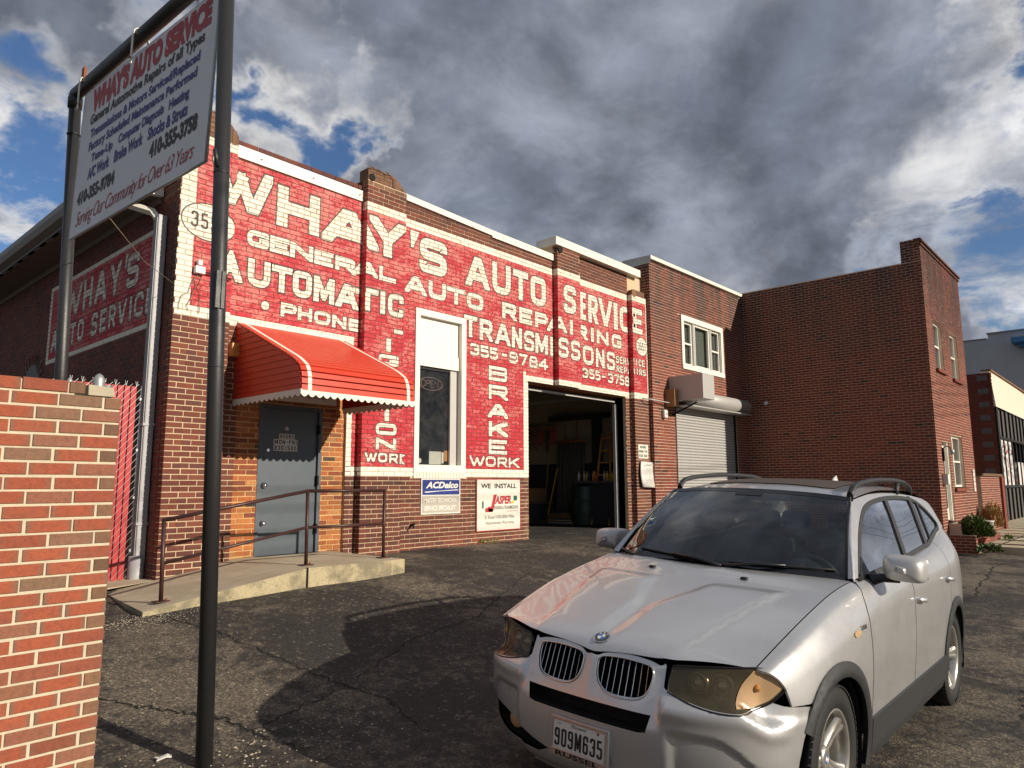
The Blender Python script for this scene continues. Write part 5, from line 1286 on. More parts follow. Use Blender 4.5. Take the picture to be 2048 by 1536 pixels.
si = thing('siren_box', 'small white alarm siren on brick beside the roll up shutter', 'alarm', (14.52, 8.40, 3.20))
rbox('case', (-.075, -.09, -.10), (.075, 0, .10), .035, 'white_plastic', si, 4); MB().lathe([(0, -.093), (.026, -.095), (.028, -.085)], (0, 0, .0), 'y', 14).build('grille', 'fascia_grey', si)
cd = thing('security_camera', 'small white dome camera on the shaded brick wing wall', 'camera', (19.0, 7.80, 3.78))
MB().lathe([(.05, 0), (.05, -.03), (.035, -.05)], (0, 0, 0), 'x', 14).build('mount', 'white_plastic', cd, True)
mb = MB(); mb.lathe([(0, -.05), (.03, -.04), (.045, 0), (.03, .04), (0, .05)], (-.07, 0, -.02), 'z', 14); mb.build('dome', 'white_plastic', cd, True)
lm_ = thing('porch_lamp', 'dark bracket lamp with glass globe beside the white house door', 'lamp', (19.5, 3.8, 2.32))
tube('bracket', [(0, 0, .1), (0, -.08, .16), (.05, -.16, .10)], .012, 'tar_black', lm_, 8); MB().lathe([(0, .06), (.04, .05), (.06, 0), (.045, -.06), (0, -.08)], (.05, -.17, .03), 'z', 14).build('globe', 'galvanised', lm_, True); box('back_plate', (-.03, -.02, -.2), (.03, .02, .12), 'tar_black', lm_)
ml = thing('mailbox', 'white wall mailbox below the bracket lamp by the house door', 'mailbox', (19.40, 3.82, 1.70))
rbox('box_body', (-.10, -.12, -.13), (.12, 0, .10), .01, 'white_plastic', ml); box('lid', (-.11, -.13, .10), (.13, 0, .115), 'white_metal', ml)
nb_ = box('name_board', (22.95, 3.80, 1.38), (23.16, 3.815, 1.97), 'board_white'); tag(nb_, 'narrow white name board on brick right of the ground floor window', 'sign')
for k in range(4): text('lettering', 'OFFICE', (22.98, 3.799, 1.88 - .13 * k), UX, ZZ, .15, .04, 'ink_red', nb_, .01, lift=.001)

# planter with shrub, bucket, brick step
bs = thing('brick_step', 'low brick step corner on the pavement beside the terracotta planter', 'step', (21.7, 3.4, .15))
box('step_core', (-.9, -.10, -.1), (1.1, .38, .17), 'mortar_dim', bs)
SB = Bricks(); SB.wall(bs, Vector((0, -.105, 0)), UX, NF, -.9, 1.1, -.1, .17, bn, zb=0); SB.finish(bs, 300, singles=False)
pl = thing('terracotta_planter', 'square terracotta planter holding a bushy green shrub beside the brick steps', 'planter', (19.75, 3.35, .12)); pl.scale = (.55, .55, .55)
mb = MB()
V = []
for (h, z) in ((.30, .0), (.42, .34), (.46, .34), (.46, .40), (.40, .40), (.38, .33)): V += [(-h, -h, z), (h, -h, z), (h, h, z), (-h, h, z)]
F = [(3, 2, 1, 0), (20, 21, 22, 23)] + [(a * 4 + j, a * 4 + (j + 1) % 4, a * 4 + 4 + (j + 1) % 4, a * 4 + 4 + j) for a in range(5) for j in range(4)]
mb.add(V, F); mb.build('pot', 'terracotta', pl); box('soil', (-.38, -.38, .30), (.38, .38, .34), 'soil', pl)
def bush(name, parent, mat, c, rad, n, seed, leaf=.07, up=.5, aspect=4):
    r = random.Random(seed); mb = MB()
    for i in range(n):
        a = r.uniform(0, 2 * PI); el = math.asin(r.uniform(-.25, 1)); rr_ = r.uniform(.35, 1) ** .5 * (1 + .22 * math.sin(3 * a + seed) * math.cos(2 * el))
        dr = Vector((math.cos(a) * math.cos(el), math.sin(a) * math.cos(el), math.sin(el))); p = Vector(c) + Vector((dr.x * rad[0], dr.y * rad[1], dr.z * rad[2])) * rr_
        tdir = (dr + Vector((r.uniform(-.5, .5), r.uniform(-.5, .5), up + r.uniform(-.3, .5)))).normalized(); sd = tdir.cross(Vector((r.uniform(-1, 1), r.uniform(-1, 1), r.uniform(-1, 1)))).normalized()
        l = leaf * r.uniform(.6, 1.5); w_ = l / aspect
        mb.add([p - tdir * l * .5, p + sd * w_, p + tdir * l * .5, p - sd * w_], [(0, 1, 2, 3)])
    return mb.build(name, mat, parent)
bush('shrub', pl, 'foliage', (0, 0, .62), (.68, .68, .66), 3600, 4, .13)
for k in range(8): a = k * .8; tube('stem', [(0, 0, .3), (.3 * math.cos(a), .3 * math.sin(a), .8)], .012, 'wood', pl, 5)
bk = thing('bucket', 'white plastic bucket behind the green shrub on the brick step', 'bucket', (22.05, 3.45, .30))
mb = MB(); mb.lathe([(0, 0), (.13, 0), (.155, .32), (.165, .32), (.165, .35), (.15, .35), (.12, .02)], n=24); mb.build('pail', 'white_plastic', bk, True)
dg = thing('dry_grass', 'straw coloured dead ornamental grass against the low brick wall', 'plant', (23.3, 3.5, .15))
bush('blades', dg, 'straw', (0, 0, .42), (.34, .26, .50), 1200, 9, .14, 1.0, 14)
wd = thing('weeds', 'low green weeds growing at the base of the shaded brick wall', 'plant', (19.0, 3.0, .05)); bush('leaves', wd, 'leaf_dark', (0.1, 0, .08), (.45, .25, .15), 220, 12, .08, .3, 3)
wd = thing('weeds', 'green weeds sprouting at the right corner of the brick step', 'plant', (22.6, 3.1, .12)); bush('leaves', wd, 'leaf_bright', (0, 0, .06), (.25, .12, .10), 120, 13, .06, .6, 5)
wd = thing('weeds', 'tiny weeds in the seam between asphalt and brick below the warranty sign', 'plant', (8.9, 8.56, .62)); bush('leaves', wd, 'leaf_bright', (0, 0, .02), (.3, .05, .06), 60, 14, .04, .8, 6)

# low wall, storefront, white building
lw_ = thing('low_brick_wall', 'chest high brick wall joining the brick building to the storefront', 'wall', (26.5, 4.1, .15))
box('wall_core', (-1.9, -.19, -.2), (1.6, .1, 1.66), 'mortar_new', lw_)
LB = Bricks(); LB.wall(lw_, Vector((0, -.19, 0)), UX, NF, -1.9, 1.6, -.1, 1.66, bn, zb=0, pitch=.21); LB.finish(lw_, 300, singles=False)
box('capping', (-1.95, -.25, 1.66), (1.65, .12, 1.74), 'brick_brown', lw_); box('pier', (1.35, -.26, -.2), (1.75, -.19, 1.66), 'brick_new', lw_)
sf = thing('storefront_building', 'single storey storefront with cream parapet band and black framed windows', 'building', (33, 4.56, .1))
def q_(x, y, z): return (x - 33, y - 4.56, z - .1)
box('side_wall', q_(33.0, 4.60, 0), q_(33.3, 8.0, 5.88), 'brick_store', sf)
SFB = Bricks(); SFB.wall(sf, Vector((0, -4.56, -.1)), UY, NL, 4.56, 8.0, .2, 5.9, lambda u, z: 'brick_store', course=.0677, zb=0); SFB.finish(sf, 300, singles=False)
for k in range(10): box('quoin', q_(32.985, 4.70, .9 + k * .52), q_(33.01, 5.05, 1.12 + k * .52), 'store_grey', sf)
mesh_obj('cream_band', [q_(33.0, 4.50, 4.55), q_(47, 4.50, 4.55), q_(47, 4.62, 5.86), q_(33.0, 4.62, 6.0), q_(33.0, 4.9, 4.55), q_(33.0, 4.9, 6.0), q_(47, 4.9, 5.86)], [(0, 1, 2, 3), (0, 3, 5, 4), (3, 2, 6, 5)], 'stucco_cream', sf)
box('band_cap', q_(32.98, 4.55, 5.96), q_(47, 4.9, 6.02), 'brick_brown', sf)
box('corner_post', q_(33.0, 4.50, .1), q_(33.35, 4.60, 4.55), 'tar_black', sf)
box('backing', q_(33.35, 4.70, .1), q_(47, 4.75, 4.55), 'dark_interior', sf)
for k in range(13):
    x = 33.35 + k * 1.02
    box('mullion', q_(x + .90, 4.52, .1), q_(x + 1.02, 4.62, 4.55), 'tar_black', sf)
    box('lower_panel', q_(x, 4.58, .15), q_(x + .90, 4.61, 1.42), 'store_grey', sf)
    box('upper_pane', q_(x, 4.58, 3.42), q_(x + .90, 4.61, 4.5), 'store_grey', sf)
    p_ = box('poster', q_(x, 4.56, 1.52), q_(x + .90, 4.60, 3.32 if k < 3 else 2.5), 'poster_paper' if k not in (3,) else 'dark_interior', sf)
    r = random.Random(k)
    for j in range(26): 
        a, c_1 = r.uniform(.05, .7), r.uniform(.05, 1.6); wq = r.uniform(.05, .25)
        mesh_obj('print', [q_(x + a, 4.558 - .0002 * j, 1.55 + c_1), q_(x + a + wq, 4.558 - .0002 * j, 1.55 + c_1 + r.uniform(-.03, .03)), q_(x + a + wq * .8, 4.558 - .0002 * j, 1.6 + c_1 + .1), q_(x + a, 4.558 - .0002 * j, 1.58 + c_1)], [(0, 1, 2, 3)], r.choice(['ink_grey', 'ink_grey', 'ink_red', 'ink_black']), sf) if k < 4 and c_1 < (1.55 if k < 3 else .8) else None
box('transom', q_(33.35, 4.50, 3.32), q_(47, 4.57, 3.42), 'tar_black', sf); box('transom', q_(33.35, 4.50, 1.42), q_(47, 4.57, 1.52), 'tar_black', sf)
box('roof', q_(33.3, 4.9, 5.5), q_(47, 8, 5.6), 'tar_black', sf)
wbld = thing('stucco_building', 'tall pale grey stucco building with a blue canopy behind the storefront', 'building', (50, 8, 0))
box('body', (0, -1.1, 0), (14, 14, 10.12), 'stucco_grey', wbld); box('body', (0, -5.2, 0), (14, -1.102, 10.40), 'stucco_grey', wbld)
box('parapet_cap', (-.08, -5.25, 10.40), (14, -1.05, 10.47), 'fascia_grey', wbld); box('parapet_cap', (-.06, -1.04, 10.12), (14, 14, 10.17), 'fascia_grey', wbld)
box('blue_canopy', (-1.2, -4.2, 9.55), (-.002, -2.35, 9.85), 'blue_paint', wbld); box('blue_canopy', (-.7, -4.0, 9.35), (-.002, -2.6, 9.549), 'blue_paint', wbld)

# ================================================================= red slatted chain link gate by the corner
fg = thing('slatted_gate', 'red slatted chain link gate standing between brick wall and downspout', 'gate', (2.3, 8.9, .5))
for k in range(12):
    x = .93 - k * .072
    box('slat', (x - .058, -.012, .04), (x, .0, 2.26), 'slat_red', fg)
mb = MB()
def wline(x0, z0, x1, z1):
    d = Vector((x1 - x0, 0, z1 - z0)).normalized(); nn = Vector((-d.z, 0, d.x)) * .0013
    a = Vector((x0, -.018, z0)); b_ = Vector((x1, -.018, z1)); mb.add([a - nn, b_ - nn, b_ + nn, a + nn], [(0, 1, 2, 3)])
w0, w1, g0, g1 = .05, .98, .02, 2.29
k = -40
while k < 60:
    s0 = w0 + k * .055 * 1.3
    # rising and falling diagonals clipped to the panel
    for sgn in (1,):
        x0 = s0 if sgn == 1 else w1 - (s0 - w0); pts = []
        slope = 1.15
        zA = g0; xA = x0; zB = g1; xB = x0 + sgn * (g1 - g0) / slope
        lo, hi = min(xA, xB), max(xA, xB)
        def zx(x): return g0 + (x - xA) / (sgn / slope)
        xa, xb = max(lo, w0), min(hi, w1)
        if xb > xa: wline(xa, zx(xa), xb, zx(xb))
    k += 1
for k in range(8): x = .12 + k * .115; wline(x, 2.26, x - .012, 2.32); wline(x, 2.26, x + .012, 2.32)
mb.build('chain_link', 'galvanised', fg, kind='stuff')
tube('gate_post', [(1.09, .03, 0), (1.09, .03, 2.36)], .036, 'galvanised', fg, 14); MB().lathe([(.044, 2.34), (.044, 2.38), (.03, 2.42), (0, 2.43)], (1.09, .03, 0), n=14).build('post_cap', 'galvanised', fg, True)
tube('frame_tube', [(1.0, 0, .05), (1.0, 0, 2.28)], .02, 'galvanised', fg, 10)
for z in (.35, .95, 1.5, 2.1): box('hinge_band', (.97, -.02, z), (1.13, .02, z + .03), 'galvanised', fg)
for (x, y, h, r_, lab_) in ((2.735, 8.62, 2.83, .062, 'thick grey fence post with domed cap behind the near brick wall'), (2.45, 8.62, 2.76, .036, 'thinner grey fence post with domed cap left of the thick one')):
    t_ = thing('fence_post', lab_, 'post', (x, y, .45)); h -= .45
    tube('pipe', [(0, 0, 0), (0, 0, h - .10)], r_ * .82, 'galvanised', t_, 18)
    MB().lathe([(r_, h - .16), (r_, h - .09), (r_ * .95, h - .06), (r_ * .6, h - .02), (r_ * .2, h), (0, h)], n=18).build('cap', 'galvanised', t_, True)
    if r_ > .05: tube('arm', [(r_, 0, h - .13), (.14, 0, h - .13)], .012, 'galvanised', t_, 8)

# ================================================================= things inside the bay
ld = thing('stepladder', 'tall yellow stepladder leaning just inside the garage opening', 'ladder', (13.55, 9.45, .68))
for y0, y1 in ((-.22, -.10), (.26, .14)): tube('rail', [(-.1, y0, 0), (.22, y1, 2.1)], .028, 'ladder_yellow', ld, 6)
for k in range(7): z = .28 + k * .28; t = z / 2.1; box('step', (-.13 + .32 * t, -.21 + .11 * t, z), (-.04 + .32 * t, .25 - .11 * t, z + .03), 'ladder_yellow', ld)
hs = thing('hose_rack', 'row of hanging grey exhaust hoses on the garage side wall', 'hoses', (13.8, 10.5, .7))
r = random.Random(8)
for k in range(11):
    y = -.34 + k * .075; P = [(0 - .02 * (k % 2), y, 1.90), (-.03, y + r.uniform(-.02, .02), 1.2), (-.05, y - .02, .5), (-.05 - r.uniform(0, .1), y + r.uniform(-.04, .08), .05)]
    tube('hose', P, .034, 'hose_grey', hs, 8)
tube('hanger', [(0, -.45, 1.93), (0, .55, 1.93)], .03, 'rust', hs, 8)
dr_ = thing('oil_drum', 'dark green oil drum in front of the hanging hoses', 'drum', (13.55, 9.98, .68))
prf = [(0, 0), (.28, 0), (.285, .02)]
for z in (.30, .58): prf += [(.28, z - .03), (.292, z), (.28, z + .03)]
prf += [(.285, .86), (.28, .88), (.27, .86), (0, .86)]
MB().lathe(prf, n=28).build('shell', 'drum_green', dr_, True); MB().lathe([(0, .875), (.03, .875), (.03, .86)], (.15, 0, 0), n=10).build('bung', 'steel', dr_)
cb = thing('cardboard_box', 'brown cardboard box stacked on dark bins at the left of the bay', 'box', (13.4, 11.5, 1.18)); box('carton', (-.3, -.25, 0), (.3, .25, .33), 'cardboard', cb, .01); box('tape', (-.302, -.03, .0), (.302, .03, .333), 'wood', cb)
bi = thing('storage_bin', 'large dark storage bin under the cardboard box in the bay', 'bin', (13.4, 11.5, .68)); box('tub', (-.45, -.4, 0), (.45, .5, .46), 'wall_dark', bi, .02); box('lid', (-.47, -.42, .46), (.47, .52, .50), 'hose_grey', bi, .01)
for (x, y, dy, m_, lb) in ((13.75, 11.35, -.12, 'wood', 'long pale handled broom leaning in the garage bay'), (13.3, 10.9, -.25, 'ladder_yellow', 'yellow handled push broom standing near the bay floor')):
    bq = thing('broom', lb, 'broom', (x, y, .68)); tube('handle', [(0, 0, .1), (.1, dy, 2.1 if m_ == 'wood' else 1.3)], .016, m_, bq, 8); box('head', (-.05, -.2, 0), (.05, .2, .10), 'hose_grey', bq)
duct = thing('wall_duct', 'black exhaust duct frame on the cream side wall of the bay', 'duct', (13.85, 10.3, 3.2)); box('duct_run', (-.05, -.85, -.05), (.06, .95, .07), 'tar_black', duct); box('drop_duct', (-.05, -.60, -1.2), (.06, -.38, -.052), 'tar_black', duct)
for y in (.45, .1): tube('strut', [(0, y, -.05), (0, y - .03, -.75)], .012, 'rust', duct, 6)
rk = thing('tool_rack', 'wall rack hung with belts and tools at the left of the bay', 'rack', (13.85, 11.5, 2.95)); box('rail', (-.03, -.5, .05), (.03, .6, .09), 'rust', rk)
r = random.Random(3)
for k in range(16):
    y = -.48 + k * .068; h = r.uniform(.2, .6)
    o = MB().tube([(-.03, y + .05 * math.cos(a) * .6, -h / 2 + h / 2 * math.sin(a)) for a in np.linspace(0, 2 * PI, 13)[:-1]], .009, 5, closed=True).build('belt', r.choice(['hose_grey', 'tar_black', 'slat_red']), rk, True)
for k in range(14):
    mb = MB()
sv = thing('bench', 'dark workbench cluttered with bottles along the bay side wall', 'workbench', (13.65, 9.6, .68)); box('bench_top', (-.25, -.6, .95), (.28, .55, 1.0), 'hose_grey', sv); box('cabinet', (-.2, -.55, 0), (.26, .5, .95), 'wall_dark', sv)
for k in range(12):
    bc = r.choice(['slat_red', 'ink_white', 'sign_blue', 'ink_yellow', 'grey_metal'])
    o = MB().lathe([(0, 0), (.035, 0), (.035, .14), (.012, .18), (.012, .22), (0, .22)], n=10).build('bottle', bc, None, True)
    o.location = (13.55 + r.uniform(-.12, .15), 9.15 + k * .085, 1.68); tag(o, 'small %s bottle, %s from the right end of the bay workbench' % ({'slat_red': 'red', 'ink_white': 'white', 'sign_blue': 'blue', 'ink_yellow': 'yellow', 'grey_metal': 'grey'}[bc], 'first second third fourth fifth sixth seventh eighth ninth tenth eleventh twelfth'.split()[k]), 'bottle', 'bottles on the workbench')
cl_ = thing('scrap_pile', 'pile of pale flat scraps on the bay floor before the hoses', 'scrap', (13.4, 10.5, .68))
for k in range(9): o = box('sheet', (-.2, -.35 + .02 * k, .03 * k), (.2 - .02 * (k % 3), .3, .03 * k + .015), r.choice(['grey_metal', 'hose_grey', 'cardboard']), cl_); o.rotation_euler = (0, 0, r.uniform(-.3, .3))
# utility pole across the street (what the car windows mirror)
up_ = thing('utility_pole', 'tall wooden utility pole across the street, mirrored in the car side windows', 'pole', (27, -6.5, -.3))
tube('shaft', [(0, 0, 0), (0, 0, 9.2)], [.16, .11], 'wood', up_, 14); box('crossarm', (-.05, -1.1, 8.3), (.05, 1.1, 8.42), 'wood', up_); box('crossarm', (-.05, -.8, 7.4), (.05, .8, 7.52), 'wood', up_)
tube('transformer', [(.3, 0, 6.4), (.3, 0, 7.2)], .22, 'grey_metal', up_, 16)
for k, y in enumerate((-1.0, -.4, .4, 1.0)):
    P = [(x, y, 8.45 - .9 * (1 - ((x + 20) / 20) ** 2) * 1.0) for x in np.linspace(-40, 0, 13)] + [(x, y, 8.45 - .9 * (1 - ((x - 20) / 20) ** 2)) for x in np.linspace(3, 40, 12)]
    tube('wire', P, .012, 'tar_black', up_, 4)
# ================================================================= silver car   (x forward, y driver side, z up; origin on the ground below the front axle)
def Rm(yaw, pi_, ro):
    Rz = Matrix.Rotation(yaw, 3, 'Z'); Ry = Matrix.Rotation(-pi_, 3, 'Y'); Rx = Matrix.Rotation(ro, 3, 'X'); return Rz @ Ry @ Rx
car = thing('parked_car', 'silver sport utility car with roof rails parked across the asphalt at right', 'car')
Mc = Rm(math.radians(180.754), math.radians(.173), math.radians(-2.397)).to_4x4(); Mc.translation = (3.7235, 2.1831, -.0346)
car.matrix_world = Mc
def pchip(xs_, ys_):
    xs_ = np.array(xs_, float); ys_ = np.array(ys_, float); h = np.diff(xs_); d = np.diff(ys_) / h; m_ = np.zeros(len(xs_))
    m_[0], m_[-1] = d[0], d[-1]
    for i in range(1, len(xs_) - 1):
        if d[i - 1] * d[i] > 0: w1_, w2_ = 2 * h[i] + h[i - 1], h[i] + 2 * h[i - 1]; m_[i] = (w1_ + w2_) / (w1_ / d[i - 1] + w2_ / d[i])
    def f(x):
        x = min(max(x, xs_[0]), xs_[-1]); i = int(min(max(np.searchsorted(xs_, x) - 1, 0), len(h) - 1)); t = (x - xs_[i]) / h[i]
        return float((1 + 2 * t) * (1 - t) ** 2 * ys_[i] + t * (1 - t) ** 2 * h[i] * m_[i] + t * t * (3 - 2 * t) * ys_[i + 1] + t * t * (t - 1) * h[i] * m_[i + 1])
    return f
def sm(x, a, b_): t = min(1, max(0, (x - a) / (b_ - a))); return t * t * (3 - 2 * t)
# --- body side
STN = [(-3.68, [(.66, 1.30), (.72, 1.20), (.76, 1.0), (.77, .8), (.77, .55), (.74, .22)]),
       (-3.3, [(.74, 1.30), (.79, 1.22), (.862, 1.04), (.875, .8), (.87, .55), (.84, .22)]),
       (-2.9, [(.775, 1.255), (.83, 1.2), (.905, 1.02), (.912, .79), (.905, .52), (.88, .22)]),
       (-2.3, [(.80, 1.198), (.852, 1.165), (.915, 1.0), (.922, .77), (.912, .5), (.895, .22)]),
       (-1.5, [(.825, 1.153), (.866, 1.13), (.915, .975), (.922, .75), (.910, .5), (.895, .22)]),
       (-.63, [(.80, 1.128), (.848, 1.10), (.912, .94), (.925, .73), (.914, .5), (.895, .22)]),
       (-.35, [(.778, 1.094), (.835, 1.065), (.910, .90), (.924, .71), (.916, .48), (.895, .22)]),
       (0, [(.772, 1.03), (.832, 1.0), (.898, .86), (.914, .69), (.910, .48), (.885, .22)]),
       (.3, [(.757, .95), (.812, .925), (.866, .81), (.888, .65), (.888, .45), (.865, .22)]),
       (.6, [(.735, .855), (.778, .84), (.812, .76), (.825, .62), (.825, .45), (.80, .22)])]
_f = [[pchip([s[0] for s in STN], [s[1][k][j] for s in STN]) for j in (0, 1)] for k in range(6)]
TV = .18
def sec(x): return pchip(range(6), [_f[k][0](x) for k in range(6)]), pchip(range(6), [_f[k][1](x) for k in range(6)])
_sc = {}
def side_v(x, v, off=0.0):
    key = round(x, 5)
    if key not in _sc: _sc[key] = sec(x)
    fy, fz = _sc[key]; t = -v / TV
    if t < 0: return Vector((x, fy(0) + t * .09 + off, fz(0) - t * .03))
    return Vector((x, fy(t) + off, fz(t)))
def z2v(x, z):
    lo_, hi_ = 0.0, 5.0; fy, fz = sec(x)
    if z >= fz(0): return 0.0
    for _ in range(26):
        m_ = (lo_ + hi_) / 2
        if fz(m_) > z: lo_ = m_
        else: hi_ = m_
    return -TV * (lo_ + hi_) / 2
def spanel(name, outer, mat, h=.035, offf=None, thick=.012, parent=None):
    O_2 = [(x, z2v(x, z)) for x, z in resample(outer, .03)]
    return cpanel(name, O_2, lambda x, v: side_v(x, v, offf(x, side_v(x, v).z) if offf else 0.0), mat, h=h, both=True, outward=(0, 1, 0), thick=thick, parent=parent)
def side_y(x, z):
    P = [(_f[k][0](x), _f[k][1](x)) for k in range(6)]
    zs = [p[1] for p in P][::-1]; ysn = [p[0] for p in P][::-1]
    if z > zs[-1]: return ysn[-1] - .5 * (z - zs[-1])
    return pchip(zs, ysn)(z)
seam_z = lambda x: _f[0][1](x)
seam_y = lambda x: _f[0][0](x)
# --- greenhouse side
beltz = pchip([-3.6, -3.1, -2.67, -2.57, -1.98, -.66, -.5], [1.33, 1.30, 1.237, 1.213, 1.181, 1.118, 1.112])
def green_y(x, z):
    zb = seam_z(x); return seam_y(x) + .012 - .50 * (z - zb) - .12 * max(0, z - 1.45) ** 1.2
# --- plan curve of the front bumper
PLN = [(.862, 0), (.860, .12), (.852, .26), (.835, .38), (.806, .50), (.757, .62), (.686, .725), (.60, .80), (.50, .85), (.42, .874), (.34, .888), (.2, .898)]
_s = [0]
for a, b_ in zip(PLN[:-1], PLN[1:]): _s.append(_s[-1] + math.dist(a, b_))
_px, _py = pchip(_s, [p[0] for p in PLN]), pchip(_s, [p[1] for p in PLN])
def u_of_y(y): return float(np.interp(y, [p[1] for p in PLN], _s))
def u_of_x(x): return float(np.interp(-x, [-p[0] for p in PLN], _s))
_no = pchip([.16, .22, .27, .33, .42, .50, .555, .60, .64, .67, .72, .76, .80, .84, .88], [-.16, -.115, -.06, -.028, -.010, -.002, .0, -.008, -.020, -.034, -.054, -.068, -.082, -.102, -.14])
_lo = pchip([.16, .22, .27, .33, .42, .50, .60], [-.16, -.115, -.06, -.028, -.010, -.002, 0])
def bump_pt(u, z, off=0.0):
    s = abs(u); x, y = _px(s), _py(s); e = .01; tx, ty = _px(s + e) - _px(max(0, s - e)), _py(s + e) - _py(max(0, s - e)); l = math.hypot(tx, ty); nx_, ny_ = ty / l, -tx / l
    if nx_ < 0: nx_, ny_ = -nx_, -ny_
    if s < .02: nx_, ny_ = 1, 0
    nose = 1 - sm(s, .375, .415)
    n_ = _no(z) if nose > 0 else 0
    # beside the nose: a shoulder with the lamps set back above it; the shoulder folds down towards the wheel
    zs_h = .684 - .060 * sm(s, .72, .90)
    rec = -(.048 * sm(z, zs_h - .006, zs_h + .036) + .40 * max(0, z - zs_h - .02)) * (1 - .85 * sm(s, .86, 1.06)) + .007 * math.exp(-((z - zs_h + .034) / .030) ** 2) * (1 - sm(s, .9, 1.05))
    low_ = _lo(z) * (1 - .5 * sm(s, .7, 1.0))
    n_ = n_ * nose + (rec + low_) * (1 - nose)
    # recessed lower corner pod with a raised brow, as on the real bumper
    brow = .585 - .16 * sm(s, .62, .93)
    n_ -= .018 * sm(s, .42, .47) * sm(brow - z, 0, .035) * (1 - sm(s, .86, .98))
    # nose between the grilles
    n_ += .012 * math.exp(-(s / .05) ** 2) * sm(z, .60, .74)
    n_ += off
    return Vector((x + nx_ * n_, (y + ny_ * n_) * (1 if u >= 0 else -1), z))
# --- hood
hz = pchip([-.66, -.5, -.3, 0, .3, .55, .66, .71, .745, .77, .79], [1.150, 1.143, 1.108, 1.052, .985, .921, .893, .874, .852, .826, .80])
def hood_pt(x, y):
    a = abs(y); zs, ysn = seam_z(x), seam_y(x); zc_ = hz(x); t = min(1.1, a / ysn)
    z = zc_ - (zc_ - min(zs, zc_)) * t ** 2.6
    yo = .40 + (.70 - x) * .20; yi = .03 + .13 * sm(.35 - x, 0, .45)
    z += .017 * (1 - sm(a, yo - .02, yo + .03)) * sm(x, -.20 - .1 * (a - .3), -.05 - .1 * (a - .3)) * (1 - .75 * sm(x, .56, .76)) * sm(a, yi - .03, yi + .06)
    return Vector((x, y, z))
def inside(p, poly):
    x, y = p; c = False; n = len(poly)
    for i in range(n):
        x1, y1 = poly[i]; x2, y2 = poly[i - 1]
        if (y1 > y) != (y2 > y) and x < (x2 - x1) * (y - y1) / (y2 - y1) + x1: c = not c
    return c
def resample(P, h):
    out = []
    for a, b_ in zip(P, P[1:] + P[:1]):
        n = max(1, int(math.dist(a, b_) / h))
        for i in range(n): out.append((a[0] + (b_[0] - a[0]) * i / n, a[1] + (b_[1] - a[1]) * i / n))
    return out
def curve(P, n=8):
    """Catmull-Rom through open polyline"""
    P = [np.array(p, float) for p in P]; out = []
    for i in range(len(P) - 1):
        p0, p1, p2, p3 = P[max(i - 1, 0)], P[i], P[i + 1], P[min(i + 2, len(P) - 1)]
        for k in range(n):
            t = k / n; out.append(tuple(.5 * ((2 * p1) + (p2 - p0) * t + (2 * p0 - 5 * p1 + 4 * p2 - p3) * t * t + (3 * p1 - 3 * p2 + p3 - p0) * t ** 3)))
    out.append(tuple(P[-1])); return out
